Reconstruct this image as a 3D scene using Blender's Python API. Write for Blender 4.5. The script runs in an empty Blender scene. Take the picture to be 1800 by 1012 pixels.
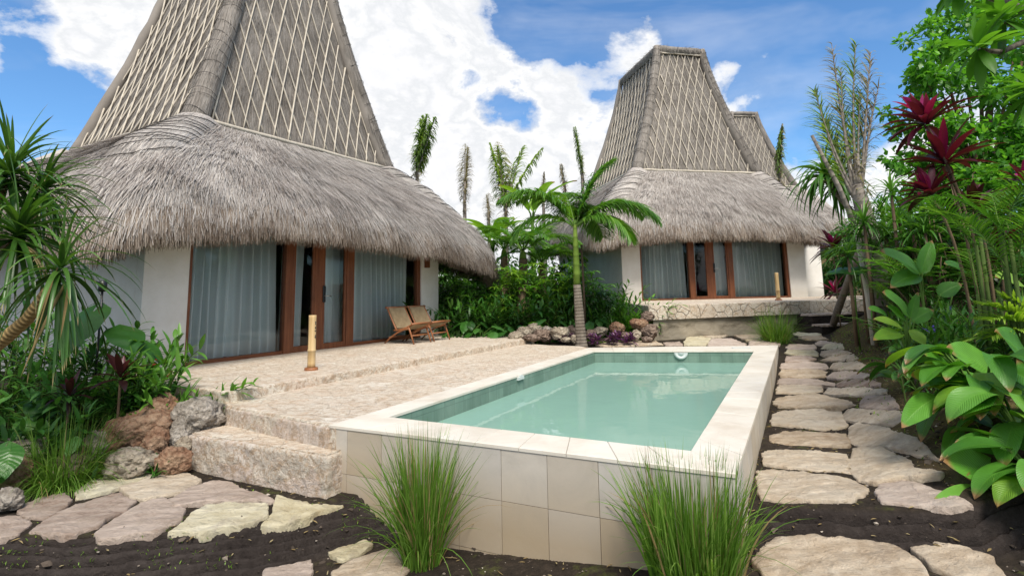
import bpy, math
import numpy as np

rng = np.random.default_rng(7)
scene = bpy.context.scene
COL = scene.collection
R = math.radians

# ------------------------------------------------------------------ camera
F_PX, PPX, PPY, PITCH, ROLL, HC = 958.6, 900.0, 387.6, 0.13154, -0.01873, 1.05
_f = np.array([0, math.cos(PITCH), math.sin(PITCH)])
_u = np.array([0, -math.sin(PITCH), math.cos(PITCH)])
_r = np.array([1.0, 0, 0])
CR = _r * math.cos(ROLL) + _u * math.sin(ROLL)
CU = -_r * math.sin(ROLL) + _u * math.cos(ROLL)
CF = _f
CAM = np.array([0, 0, HC])


def ray(x, y):
    return CF + CR * (x - PPX) / F_PX - CU * (y - PPY) / F_PX


def Pz(x, y, z):
    d = ray(x, y)
    return CAM + d * ((z - HC) / d[2])


def Py(x, y, Y):
    d = ray(x, y)
    return CAM + d * (Y / d[1])


def Pplane(x, y, o, n):
    d = ray(x, y)
    return CAM + d * (((o - CAM) @ n) / (d @ n))


cd = bpy.data.cameras.new("camera")
cam = bpy.data.objects.new("camera", cd)
COL.objects.link(cam)
from mathutils import Matrix, Vector
M = Matrix(((CR[0], CU[0], -CF[0], CAM[0]), (CR[1], CU[1], -CF[1], CAM[1]), (CR[2], CU[2], -CF[2], CAM[2]), (0, 0, 0, 1)))
cam.matrix_world = M
cd.sensor_width = 36.0
cd.sensor_fit = 'HORIZONTAL'
cd.lens = F_PX / 1800 * 36
cd.shift_x = 0.0
cd.shift_y = -(506 - PPY) / 1800
cd.clip_start = 0.05
cd.clip_end = 2000
scene.camera = cam

# ------------------------------------------------------------------ numpy helpers
def nrm(v):
    v = np.asarray(v, float)
    return v / np.maximum(np.linalg.norm(v, axis=-1, keepdims=True), 1e-9)


def _hash(i, j, k):
    h = (i.astype(np.int64) * 374761393 + j.astype(np.int64) * 668265263 + k.astype(np.int64) * 2147483647 + 1013904223) & 0xffffffff
    h = ((h ^ (h >> 13)) * 1274126177) & 0xffffffff
    h = (h ^ (h >> 16)) & 0xffffffff
    return h / 4294967295.0


def vnoise(P):
    P = np.asarray(P, float)
    I = np.floor(P).astype(np.int64)
    f = P - I
    f = f * f * (3 - 2 * f)
    r = 0
    for a in (0, 1):
        for b in (0, 1):
            for c in (0, 1):
                w = (f[..., 0] if a else 1 - f[..., 0]) * (f[..., 1] if b else 1 - f[..., 1]) * (f[..., 2] if c else 1 - f[..., 2])
                r = r + w * _hash(I[..., 0] + a, I[..., 1] + b, I[..., 2] + c)
    return r * 2 - 1


def fbm(P, oct=4, gain=.5):
    P = np.asarray(P, float)
    a, s, tot = 1.0, 0, 0
    for o in range(oct):
        s = s + a * vnoise(P * (2 ** o) + 17.3 * o)
        tot += a
        a *= gain
    return s / tot


def fbm2(X, Y, s, oct=4, off=0.0):
    return fbm(np.stack([X * s + off, Y * s - off, np.full_like(X, off * .37)], -1), oct)


def sstep(a, b, x):
    t = np.clip((x - a) / (b - a), 0, 1)
    return t * t * (3 - 2 * t)


class MB:
    """collects geometry of ONE mesh"""
    def __init__(s):
        s.v, s.q, s.t, s.r, s.st, s.n = [], [], [], [], [], 0
        s.ng = []

    def add(s, v, q=None, t=None, rnd=None, st=None, ngons=None):
        v = np.asarray(v, float).reshape(-1, 3)
        n = len(v)
        s.v.append(v)
        if q is not None and len(q):
            s.q.append(np.asarray(q, np.int64).reshape(-1, 4) + s.n)
        if t is not None and len(t):
            s.t.append(np.asarray(t, np.int64).reshape(-1, 3) + s.n)
        if ngons:
            s.ng += [[i + s.n for i in g] for g in ngons]
        if rnd is None:
            rnd = .5
        s.r.append(np.broadcast_to(np.asarray(rnd, float), (n,)).copy())
        s.st.append(np.zeros((n, 2)) if st is None else np.asarray(st, float).reshape(-1, 2))
        s.n += n
        return s

    def build(s, name, mat, parent=None, smooth=True, loc=None, rotz=0.0):
        me = bpy.data.meshes.new(name)
        if s.v:
            v = np.concatenate(s.v)
            q = np.concatenate(s.q) if s.q else np.zeros((0, 4), np.int64)
            t = np.concatenate(s.t) if s.t else np.zeros((0, 3), np.int64)
            li = np.concatenate([q.ravel(), t.ravel()] + [np.array(g) for g in s.ng]).astype(np.int32)
            tot = np.concatenate([np.full(len(q), 4), np.full(len(t), 3), np.array([len(g) for g in s.ng], int)]).astype(np.int32)
            start = np.concatenate([[0], np.cumsum(tot)[:-1]]).astype(np.int32)
            me.vertices.add(len(v))
            me.vertices.foreach_set('co', v.astype(np.float32).ravel())
            me.loops.add(len(li))
            me.loops.foreach_set('vertex_index', li)
            me.polygons.add(len(tot))
            me.polygons.foreach_set('loop_start', start)
            me.polygons.foreach_set('loop_total', tot)
            me.polygons.foreach_set('use_smooth', np.full(len(tot), bool(smooth)))
            a = me.attributes.new('rnd', 'FLOAT', 'POINT')
            a.data.foreach_set('value', np.concatenate(s.r).astype(np.float32))
            st = np.concatenate(s.st)
            st3 = np.concatenate([st, np.zeros((len(st), 1))], 1)
            b = me.attributes.new('st', 'FLOAT_VECTOR', 'POINT')
            b.data.foreach_set('vector', st3.astype(np.float32).ravel())
            me.update(calc_edges=True)
        me.materials.append(mat)
        o = bpy.data.objects.new(name, me)
        COL.objects.link(o)
        if parent is not None:
            o.parent = parent
        if loc is not None:
            o.location = [float(c) for c in loc]
        o.rotation_euler = (0, 0, rotz)
        return o


def tag(o, label=None, cat=None, group=None, kind=None):
    if label: o['label'] = label
    if cat: o['category'] = cat
    if group: o['group'] = group
    if kind: o['kind'] = kind
    return o


def thing(name, label, cat, loc=(0, 0, 0), rotz=0.0, group=None):
    o = bpy.data.objects.new(name, None)
    o.empty_display_size = .2
    COL.objects.link(o)
    o.location = [float(c) for c in loc]
    o.rotation_euler = (0, 0, rotz)
    return tag(o, label, cat, group)


def boxv(x0, x1, y0, y1, z0, z1):
    v = [(x0, y0, z0), (x1, y0, z0), (x1, y1, z0), (x0, y1, z0), (x0, y0, z1), (x1, y0, z1), (x1, y1, z1), (x0, y1, z1)]
    q = [(0, 3, 2, 1), (4, 5, 6, 7), (0, 1, 5, 4), (1, 2, 6, 5), (2, 3, 7, 6), (3, 0, 4, 7)]
    return np.array(v, float), q


def add_box(mb, x0, x1, y0, y1, z0, z1, b=0.0, rnd=None):
    """box with small chamfer b"""
    if b <= 0:
        v, q = boxv(x0, x1, y0, y1, z0, z1)
        return mb.add(v, q, rnd=rnd)
    vs, qs = [], []
    X = [x0, x0 + b, x1 - b, x1]; Y = [y0, y0 + b, y1 - b, y1]; Z = [z0, z0 + b, z1 - b, z1]
    idx = {}
    def V(i, j, k):
        if (i, j, k) not in idx:
            idx[(i, j, k)] = len(vs); vs.append((X[i], Y[j], Z[k]))
        return idx[(i, j, k)]
    # faces
    qs.append((V(1, 1, 0), V(1, 2, 0), V(2, 2, 0), V(2, 1, 0)))
    qs.append((V(1, 1, 3), V(2, 1, 3), V(2, 2, 3), V(1, 2, 3)))
    qs.append((V(1, 0, 1), V(2, 0, 1), V(2, 0, 2), V(1, 0, 2)))
    qs.append((V(1, 3, 1), V(1, 3, 2), V(2, 3, 2), V(2, 3, 1)))
    qs.append((V(0, 1, 1), V(0, 1, 2), V(0, 2, 2), V(0, 2, 1)))
    qs.append((V(3, 1, 1), V(3, 2, 1), V(3, 2, 2), V(3, 1, 2)))
    ts = []
    for (i0, i1) in ((0, 1), (3, 2)):
        for (j0, j1) in ((0, 1), (3, 2)):
            qs.append((V(i0, j1, 1), V(i1, j0, 1), V(i1, j0, 2), V(i0, j1, 2)))
            for (k0, k1) in ((0, 1), (3, 2)):
                ts.append((V(i0, j1, k1), V(i1, j0, k1), V(i1, j1, k0)))
        for (k0, k1) in ((0, 1), (3, 2)):
            qs.append((V(i0, 1, k1), V(i0, 2, k1), V(i1, 2, k0), V(i1, 1, k0)))
    for (j0, j1) in ((0, 1), (3, 2)):
        for (k0, k1) in ((0, 1), (3, 2)):
            qs.append((V(1, j0, k1), V(2, j0, k1), V(2, j1, k0), V(1, j1, k0)))
    return mb.add(vs, qs, ts, rnd=rnd)


def frame_of(d):
    d = nrm(d)
    ref = np.where(np.abs(d[..., 2:3]) > .9, np.array([1.0, 0, 0]), np.array([0, 0, 1.0]))
    a = nrm(np.cross(d, ref))
    return a, np.cross(a, d)


def tube(mb, pts, rad, n=8, cap=True, rnd=None, rough=0.0):
    pts = np.asarray(pts, float)
    m = len(pts)
    rad = np.broadcast_to(np.asarray(rad, float), (m,))
    d = np.gradient(pts, axis=0)
    d = nrm(d)
    a = np.zeros((m, 3))
    a[0] = frame_of(d[0])[0]
    for i in range(1, m):
        x = a[i - 1] - d[i] * (a[i - 1] @ d[i])
        a[i] = x / max(np.linalg.norm(x), 1e-9)
    b = np.cross(d, a)
    th = np.linspace(0, 2 * np.pi, n, endpoint=False)
    rr = rad[:, None] * np.ones((m, n))
    if rough:
        rr = rr * (1 + rough * rng.normal(size=(m, n)))
    v = pts[:, None] + rr[..., None] * (np.cos(th)[None, :, None] * a[:, None] + np.sin(th)[None, :, None] * b[:, None])
    i = np.arange(m - 1)[:, None] * n
    j = np.arange(n)[None]
    jn = (j + 1) % n
    q = np.stack([i + j, i + jn, i + n + jn, i + n + j], -1).reshape(-1, 4)
    L = np.concatenate([[0], np.cumsum(np.linalg.norm(np.diff(pts, axis=0), axis=1))])
    st = np.stack([np.broadcast_to(th / 6.283, (m, n)), np.broadcast_to(L[:, None], (m, n))], -1).reshape(-1, 2)
    ng = [list(range(n))[::-1], [(m - 1) * n + k for k in range(n)]] if cap else None
    mb.add(v.reshape(-1, 3), q, rnd=rnd, st=st, ngons=ng)
    return mb


def bez(p0, p1, p2, n=8):
    t = np.linspace(0, 1, n)[:, None]
    return (1 - t) ** 2 * np.asarray(p0, float) + 2 * t * (1 - t) * np.asarray(p1, float) + t * t * np.asarray(p2, float)


def lance(v, a=.35):
    """leaf outline, 0 at tip, widest at a"""
    v = np.asarray(v)
    return np.where(v < a, .35 + .65 * np.sin(v / a * np.pi / 2), np.cos((v - a) / (1 - a) * np.pi / 2) ** .8 + 1e-3)


def oval(v, lo=.06):
    return np.maximum(np.sin(np.clip(v, 0, 1) ** .8 * np.pi) ** .75, 0) * (1 - lo) + lo * (1 - v)


def strap(v):
    return np.where(v < .12, .6 + .4 * v / .12, np.clip((1 - v) / .88, 0, 1) ** .55) + 1e-3


def blade(v):
    return np.clip(1 - v, 0, 1) ** .6 * np.minimum(1, .55 + v * 4) + 1e-3


def ribbons(mb, base, d, L, W, droop=0., seg=3, prof=blade, side=None, fold=0., ncol=2, rnd=None, wav=0., roll=0., twist=0.):
    base = np.asarray(base, float).reshape(-1, 3)
    N = len(base)
    d = nrm(np.broadcast_to(np.asarray(d, float), (N, 3)).copy())
    L = np.broadcast_to(np.asarray(L, float), (N,))
    W = np.broadcast_to(np.asarray(W, float), (N,))
    droop = np.broadcast_to(np.asarray(droop, float), (N,))
    if side is None:
        ref = np.tile(np.array([0, 0, 1.0]), (N, 1))
        m = np.abs(d[:, 2]) > .93
        ang = rng.uniform(0, 6.28, N)
        ref[m] = np.stack([np.cos(ang), np.sin(ang), 0 * ang], -1)[m]
        side = nrm(np.cross(d, ref))
    else:
        side = np.broadcast_to(np.asarray(side, float), (N, 3))
    if np.any(roll):
        nn = np.cross(side, d)
        roll = np.broadcast_to(np.asarray(roll, float), (N,))
        side = side * np.cos(roll)[:, None] + nn * np.sin(roll)[:, None]
    c = np.linspace(-1, 1, ncol)
    p = base.copy()
    dd = d.copy()
    rows = []
    ph = rng.uniform(0, 6.28, N)
    for i in range(seg + 1):
        v = i / seg
        s = nrm(side - dd * np.sum(side * dd, -1, keepdims=True))
        n = np.cross(s, dd)
        n = np.where((n[:, 2:3] < 0), -n, n)
        w = W * prof(np.array(v)) * .5
        off = c[None, :, None] * w[:, None, None] * s[:, None, :]
        if fold:
            off = off + (np.abs(c)[None, :, None] * w[:, None, None] * fold) * n[:, None, :]
        if wav:
            off = off + (wav * W[:, None] * (c[None] ** 2) * np.sin(v * 9 + ph[:, None] + c[None] * 2))[..., None] * n[:, None, :]
        rows.append(p[:, None, :] + off)
        if i < seg:
            p = p + dd * (L / seg)[:, None]
            dd = dd + np.array([0, 0, -1.0]) * (droop / seg)[:, None]
            dd = nrm(dd)
    V = np.stack(rows, 1)  # N,seg+1,ncol,3
    k = (seg + 1) * ncol
    o = (np.arange(N) * k)[:, None, None]
    i = np.arange(seg)[None, :, None] * ncol
    j = np.arange(ncol - 1)[None, None]
    q = np.stack([o + i + j, o + i + j + 1, o + i + ncol + j + 1, o + i + ncol + j], -1).reshape(-1, 4)
    if rnd is None:
        rnd = rng.random(N)
    rr = np.repeat(np.broadcast_to(np.asarray(rnd, float), (N,)), k)
    st = np.zeros((N, seg + 1, ncol, 2))
    st[..., 0] = (c + 1) / 2
    st[..., 1] = np.linspace(0, 1, seg + 1)[None, :, None]
    mb.add(V.reshape(-1, 3), q, rnd=rr, st=st.reshape(-1, 2))
    return V


def rdir(n, zlo=-1., zhi=1.):
    z = rng.uniform(zlo, zhi, n)
    a = rng.uniform(0, 2 * np.pi, n)
    r = np.sqrt(np.maximum(0, 1 - z * z))
    return np.stack([r * np.cos(a), r * np.sin(a), z], -1)


# ------------------------------------------------------------------ materials
class NT:
    def __init__(s, name):
        s.m = bpy.data.materials.new(name)
        s.m.use_nodes = True
        s.t = s.m.node_tree
        s.t.nodes.clear()
        s.out = s.t.nodes.new('ShaderNodeOutputMaterial')

    def n(s, typ, **kw):
        x = s.t.nodes.new('ShaderNode' + typ)
        for k, v in kw.items():
            if k.startswith('i_'):
                x.inputs[k[2:].replace('_', ' ')].default_value = v
            elif hasattr(x, k):
                setattr(x, k, v)
        return x

    def l(s, a, b):
        s.t.links.new(a, b)

    def ramp(s, fac, stops, interp='LINEAR'):
        x = s.t.nodes.new('ShaderNodeValToRGB')
        x.color_ramp.interpolation = interp
        el = x.color_ramp.elements
        while len(el) < len(stops):
            el.new(.5)
        for e, (p, c) in zip(el, stops):
            e.position = p
            e.color = (c[0], c[1], c[2], 1) if not np.isscalar(c) else (c, c, c, 1)
        s.l(fac, x.inputs[0])
        return x.outputs[0]

    def noise(s, vec, scale, detail=4, rough=.55, dist=0.):
        x = s.n('TexNoise')
        x.inputs['Scale'].default_value = scale
        x.inputs['Detail'].default_value = detail
        x.inputs['Roughness'].default_value = rough
        x.inputs['Distortion'].default_value = dist
        if vec is not None:
            s.l(vec, x.inputs['Vector'])
        return x.outputs['Fac']

    def mapping(s, vec, scale=(1, 1, 1), rot=(0, 0, 0), loc=(0, 0, 0)):
        x = s.n('Mapping')
        x.inputs['Scale'].default_value = scale
        x.inputs['Rotation'].default_value = rot
        x.inputs['Location'].default_value = loc
        s.l(vec, x.inputs['Vector'])
        return x.outputs[0]

    def mix(s, fac, a, b, mode='MIX'):
        x = s.t.nodes.new('ShaderNodeMix')
        x.data_type = 'RGBA'
        x.blend_type = mode
        for k, (sock, val) in enumerate(((x.inputs[0], fac), (x.inputs[6], a), (x.inputs[7], b))):
            if hasattr(val, 'links'):
                s.l(val, sock)
            elif np.isscalar(val):
                sock.default_value = val if k == 0 else (val, val, val, 1)
            else:
                sock.default_value = (val[0], val[1], val[2], 1)
        return x.outputs[2]

    def math(s, op, a, b=0.):
        x = s.n('Math')
        x.operation = op
        for sock, val in ((x.inputs[0], a), (x.inputs[1], b)):
            if hasattr(val, 'links'):
                s.l(val, sock)
            else:
                sock.default_value = val
        return x.outputs[0]

    def attr(s, name):
        x = s.n('Attribute')
        x.attribute_name = name
        return x

    def obj(s):
        return s.n('TexCoord').outputs['Object']

    def gen(s):
        return s.n('TexCoord').outputs['Generated']

    def bump(s, h, strength=.4, dist=.02):
        x = s.n('Bump')
        x.inputs['Strength'].default_value = strength
        x.inputs['Distance'].default_value = dist
        s.l(h, x.inputs['Height'])
        return x.outputs[0]

    def bsdf(s, col, rough=.7, spec=.3, normal=None, **kw):
        x = s.n('BsdfPrincipled')
        if hasattr(col, 'links'):
            s.l(col, x.inputs['Base Color'])
        else:
            x.inputs['Base Color'].default_value = (col[0], col[1], col[2], 1)
        if hasattr(rough, 'links'):
            s.l(rough, x.inputs['Roughness'])
        else:
            x.inputs['Roughness'].default_value = rough
        x.inputs['Specular IOR Level'].default_value = spec
        if normal is not None:
            s.l(normal, x.inputs['Normal'])
        for k, v in kw.items():
            x.inputs[k.replace('_', ' ')].default_value = v
        return x.outputs[0]

    def done(s, shader):
        s.l(shader, s.out.inputs['Surface'])
        return s.m


def leaf_mat(name, dark, mid, light, trans=.3, rough=.42, spec=.35, vein=0., edge=None, vfreq=60.):
    m = NT(name)
    r = m.attr('rnd').outputs['Fac']
    st = m.attr('st').outputs['Vector']
    c = m.ramp(r, [(0., dark), (.5, mid), (1., light)])
    sx = m.n('SeparateXYZ')
    m.l(st, sx.inputs[0])
    # slow mottling through the plant
    nz = m.noise(m.obj(), 7., 3)
    c = m.mix(.35, c, m.ramp(nz, [(.3, .55), (.7, 1.25)]), 'MULTIPLY')
    normal = None
    if vein:
        u = m.math('ABSOLUTE', m.math('SUBTRACT', sx.outputs[0], .5))
        ph = m.math('ADD', m.math('MULTIPLY', sx.outputs[1], vfreq), m.math('MULTIPLY', u, -vfreq * .45))
        w = m.math('SINE', ph)
        normal = m.bump(w, vein, .004)
        rib = m.ramp(u, [(0.0, 1.0), (.035, 0.)])
        c = m.mix(m.math('MULTIPLY', rib, .5), c, light)
        c = m.mix(m.math('MULTIPLY', m.ramp(w, [(.1, 0.), (.9, 1.)]), .12), c, light)
    if edge is not None:
        v = sx.outputs[1]
        e = m.math('ADD', m.math('POWER', v, 9.), m.math('MULTIPLY', m.noise(m.obj(), 11., 3), .55))
        c = m.mix(m.ramp(e, [(.55, 0.), (.9, 1.)]), c, edge)
    b = m.bsdf(c, rough, spec, normal)
    tr = m.n('BsdfTranslucent')
    m.l(m.mix(1., c, (1.5, 1.55, .6), 'MULTIPLY'), tr.inputs[0])
    mx = m.n('MixShader')
    mx.inputs[0].default_value = trans
    m.l(b, mx.inputs[1]); m.l(tr.outputs[0], mx.inputs[2])
    return m.done(mx.outputs[0])


def thatch_mat(name, stops, cross=False, scale=1., bumps=.6):
    m = NT(name)
    st = m.attr('st').outputs['Vector']
    r = m.attr('rnd').outputs['Fac']
    fib = m.noise(m.mapping(st, (220 * scale, 5 * scale, 1) if not cross else (5 * scale, 90 * scale, 1)), 1., 5, .7)
    big = m.noise(m.obj(), 1.3, 4, .6)
    f = m.math('ADD', m.math('MULTIPLY', fib, .65), m.math('MULTIPLY', big, .35))
    c = m.ramp(f, stops)
    c = m.mix(.5, c, m.ramp(r, [(0, .75), (1, 1.2)]), 'MULTIPLY')
    return m.done(m.bsdf(c, .92, .12, m.bump(fib, bumps, .03)))


def straw_mat(name, stops):
    m = NT(name)
    r = m.attr('rnd').outputs['Fac']
    big = m.noise(m.obj(), .9, 4, .6)
    f = m.math('ADD', m.math('MULTIPLY', r, .70), m.math('ADD', m.math('MULTIPLY', big, .75), -.22))
    c = m.ramp(f, stops)
    return m.done(m.bsdf(c, .8, .15))


def wood_mat(name, a, b, rough=.5, scale=1., axis=2):
    m = NT(name)
    sc = [26 * scale] * 3
    sc[axis] = 1.6 * scale
    n = m.noise(m.mapping(m.obj(), tuple(sc)), 1., 6, .6, .4)
    big = m.noise(m.obj(), 2.5 * scale, 2)
    c = m.mix(.4, m.ramp(n, [(.3, a), (.7, b)]), m.ramp(big, [(.3, .75), (.7, 1.2)]), 'MULTIPLY')
    return m.done(m.bsdf(c, rough, .35, m.bump(n, .15, .01)))


def rock_mat(name, cols, scale=3., pit=.9):
    m = NT(name)
    o = m.obj()
    n1 = m.noise(o, scale, 8, .7)
    n2 = m.noise(o, scale * 5, 6, .75)
    f = m.math('ADD', m.math('MULTIPLY', n1, .6), m.math('MULTIPLY', n2, .4))
    c = m.ramp(f, cols)
    v = m.n('TexVoronoi'); v.inputs['Scale'].default_value = scale * 7
    m.l(o, v.inputs['Vector'])
    h = m.math('ADD', m.math('MULTIPLY', v.outputs['Distance'], .7), n2)
    return m.done(m.bsdf(c, .9, .15, m.bump(h, pit, .06)))
# ------------------------------------------------------------------ key frames of reference
AZ1, AZ2 = 0.5131, 1.3576
D1 = np.array([math.sin(AZ1), math.cos(AZ1), 0]); N1 = np.array([-D1[1], D1[0], 0]); A1 = Pz(240, 655, 0)
D2 = np.array([math.sin(AZ2), math.cos(AZ2), 0]); N2 = np.array([-D2[1], D2[0], 0]); A2 = Pz(1096, 529.5, .695)


def h1(t, k, z=0.):
    return A1 + D1 * t + N1 * k + np.array([0, 0, z])


def h2(t, k, z=0.):
    return A2 + D2 * t + N2 * k + np.array([0, 0, z])


# ------------------------------------------------------------------ world and sun
SUN_DIR = nrm(np.array([.16, -.62, .95]))
w = bpy.data.worlds.new("World")
scene.world = w
w.use_nodes = True
wt = w.node_tree
wt.nodes.clear()
W = NT.__new__(NT); W.t = wt
wo = wt.nodes.new('ShaderNodeOutputWorld')
bg = wt.nodes.new('ShaderNodeBackground')
bg.inputs['Strength'].default_value = .1
sky = wt.nodes.new('ShaderNodeTexSky')
sky.sky_type = 'NISHITA'
sky.sun_disc = False
sky.sun_elevation = math.asin(SUN_DIR[2])
sky.sun_rotation = math.atan2(SUN_DIR[0], SUN_DIR[1])
sky.air_density = 1.0
sky.dust_density = .35
sky.ozone_density = 3.0
dirn = W.n('TexCoord').outputs['Generated']
nv = W.n('VectorMath'); nv.operation = 'NORMALIZE'
W.l(dirn, nv.inputs[0])
dv = nv.outputs[0]
# cloud banks: direction of the bank's middle, angular radius, weight
CLOUDS = [((400, 120), .24, .80), ((640, 180), .24, .95), ((770, 40), .13, .62), ((760, 330), .26, .95), ((230, 20), .17, .62), ((60, 100), .11, .75), ((150, 90), .10, .7), ((215, 110), .15, .7),
          ((940, 130), .10, .62), ((1050, 95), .08, .60), ((990, 240), .12, .60), ((1130, 270), .13, .58), ((930, 400), .24, .95), ((1400, 280), .11, .62), ((1560, 290), .16, .62), ((1340, 240), .10, .58), ((1500, 200), .07, .45),
          ((140, 195), .05, .60), ((15, 185), .05, .58), ((1365, 85), .028, .50), ((1130, 72), .05, .50), ((1262, 140), .04, .55), ((600, -60), .18, .6), ((1120, 400), .26, .7), ((860, 90), .08, .5), ((1480, 330), .14, .6)]
dens = None
for (px, py), rad, wgt in CLOUDS:
    c = nrm(ray(px, py))
    dp = W.n('VectorMath'); dp.operation = 'DOT_PRODUCT'
    W.l(dv, dp.inputs[0]); dp.inputs[1].default_value = [float(q) for q in c]
    mr = W.n('MapRange'); mr.interpolation_type = 'SMOOTHSTEP'
    mr.inputs['From Min'].default_value = math.cos(rad * 1.45)
    mr.inputs['From Max'].default_value = 1.0
    mr.inputs['To Min'].default_value = 0
    mr.inputs['To Max'].default_value = wgt
    W.l(dp.outputs['Value'], mr.inputs['Value'])
    dens = mr.outputs[0] if dens is None else W.math('MAXIMUM', dens, mr.outputs[0])
# cloud cover over the rest of the sky (behind and above the camera)
back = W.n('VectorMath'); back.operation = 'DOT_PRODUCT'
W.l(dv, back.inputs[0]); back.inputs[1].default_value = (0, -.85, .5)
bm = W.n('MapRange'); bm.interpolation_type = 'SMOOTHSTEP'
for k_, v_ in (('From Min', -.1), ('From Max', .6), ('To Min', 0), ('To Max', .52)):
    bm.inputs[k_].default_value = v_
W.l(back.outputs['Value'], bm.inputs['Value'])
dens = W.math('MAXIMUM', dens, bm.outputs[0])
dens = W.math('MINIMUM', dens, 1.15)
HOLES = [((25, 38), .045, .5), ((60, 150), .05, .40), ((150, 148), .035, .35), ((60, 245), .085, .8), ((165, 240), .05, .6), ((870, 190), .035, .42), ((825, 150), .03, .3), ((920, 205), .03, .35), ((1010, 60), .05, .3), ((1060, 140), .04, .3), ((940, 40), .05, .35), ((1230, 60), .06, .5), ((1450, 140), .12, .5), ((1560, 180), .05, .3), ((1000, 20), .10, .5), ((880, 15), .05, .35), ((1200, 200), .035, .35), ((740, 165), .022, .3)]
for (px, py), rad, wgt in HOLES:
    c = nrm(ray(px, py))
    dp = W.n('VectorMath'); dp.operation = 'DOT_PRODUCT'
    W.l(dv, dp.inputs[0]); dp.inputs[1].default_value = [float(q) for q in c]
    mr = W.n('MapRange'); mr.interpolation_type = 'SMOOTHSTEP'
    mr.inputs['From Min'].default_value = math.cos(rad * 1.4)
    mr.inputs['From Max'].default_value = 1.0
    mr.inputs['To Min'].default_value = 0
    mr.inputs['To Max'].default_value = wgt
    W.l(dp.outputs['Value'], mr.inputs['Value'])
    dens = W.math('SUBTRACT', dens, mr.outputs[0])
n1 = W.noise(W.mapping(dv, (1, 1, 1.6)), 5.5, 9, .62, .25)
n2 = W.noise(W.mapping(dv, (1, 1, 1.3), loc=(3.1, 1.7, .4)), 17., 6, .65, .2)
nn_ = W.math('ADD', W.math('MULTIPLY', W.math('SUBTRACT', n1, .5), 1.7), W.math('MULTIPLY', W.math('SUBTRACT', n2, .5), .6))
cl = W.math('ADD', dens, nn_)
mask = W.ramp(cl, [(.27, 0.), (.38, .45), (.58, 1.)])
veil = W.ramp(W.noise(W.mapping(dv, (1, 1, 3)), 2.2, 5, .6, .5), [(.42, 0.), (.75, .30)])
mask = W.math('MAXIMUM', mask, veil)
shade = W.ramp(W.math('ADD', W.math('MULTIPLY', n1, .6), W.math('MULTIPLY', cl, .3)), [(.22, (6.2, 6.15, 6.1)), (.38, (4.1, 4.2, 4.4)), (.48, (5.4, 5.4, 5.4)), (.56, (4.4, 4.5, 4.65)), (.64, (5.2, 5.2, 5.3)), (.8, (4.7, 4.75, 4.85))])
skyc = W.mix(1., sky.outputs[0], (.55, .79, .95), 'MULTIPLY')
fin = W.mix(mask, skyc, shade)
W.l(fin, bg.inputs['Color'])
W.l(bg.outputs[0], wo.inputs['Surface'])

sd = bpy.data.lights.new("sun", 'SUN')
sd.energy = 2.5
sd.angle = R(22)
sd.color = (1., .93, .83)
so = bpy.data.objects.new("sun", sd)
COL.objects.link(so)
so.rotation_euler = Vector([float(-c) for c in SUN_DIR]).to_track_quat('-Z', 'Y').to_euler()
so.location = (6, -6, 14)
scene.view_settings.view_transform = 'Standard'
scene.view_settings.look = 'None'
scene.view_settings.exposure = 0.98
scene.view_settings.gamma = 1.0
scene.render.engine = 'CYCLES'
scene.cycles.max_bounces = 8
scene.cycles.transparent_max_bounces = 16
scene.cycles.transmission_bounces = 4
scene.cycles.caustics_reflective = False
scene.cycles.caustics_refractive = False
scene.cycles.use_denoising = True
scene.cycles.sample_clamp_indirect = 6

# ------------------------------------------------------------------ materials
M_ = {}
M_['thatch'] = thatch_mat('thatch', [(.28, (.09, .08, .07)), (.5, (.25, .228, .206)), (.68, (.40, .372, .34))])
M_['thatch_cross'] = thatch_mat('thatch_bound', [(.28, (.16, .145, .13)), (.5, (.32, .295, .27)), (.7, (.45, .42, .385))], cross=True)
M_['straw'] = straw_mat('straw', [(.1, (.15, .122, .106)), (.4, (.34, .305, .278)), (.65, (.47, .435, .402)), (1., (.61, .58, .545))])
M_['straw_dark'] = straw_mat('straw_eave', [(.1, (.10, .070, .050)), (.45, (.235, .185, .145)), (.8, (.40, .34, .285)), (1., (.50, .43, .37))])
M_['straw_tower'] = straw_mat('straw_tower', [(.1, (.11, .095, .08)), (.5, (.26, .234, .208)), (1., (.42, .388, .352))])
M_['bamboo_strip'] = wood_mat('bamboo_strip', (.40, .355, .285), (.60, .54, .45), .5, 1.)
M_['cord'] = wood_mat('black_cord', (.035, .03, .028), (.06, .055, .05), .8)
M_['teak'] = wood_mat('teak', (.115, .038, .017), (.235, .085, .036), .42, 1., 2)
M_['teak_h'] = wood_mat('teak_rail', (.115, .038, .017), (.235, .085, .036), .42, 1., 0)
M_['chairwood'] = wood_mat('chair_wood', (.20, .075, .03), (.36, .15, .065), .4, 3.)


def plaster_mat():
    m = NT('plaster')
    o = m.obj()
    n = m.noise(o, 2.2, 6, .65)
    d = m.noise(o, 30, 4, .6)
    c = m.ramp(n, [(.3, (.70, .67, .62)), (.6, (.79, .765, .725)), (.8, (.83, .81, .775))])
    # grime splashed up from the ground
    sp = m.n('SeparateXYZ'); m.l(o, sp.inputs[0])
    g = m.math('SUBTRACT', 1., m.math('MULTIPLY', m.math('ADD', sp.outputs[2], m.math('MULTIPLY', n, -.35)), 3.2))
    c = m.mix(m.math('MULTIPLY', m.ramp(g, [(.2, 0.), (1., 1.)]), .45), c, (.42, .38, .31))
    return m.done(m.bsdf(c, .85, .2, m.bump(d, .12, .01)))


M_['plaster'] = plaster_mat()


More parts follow.
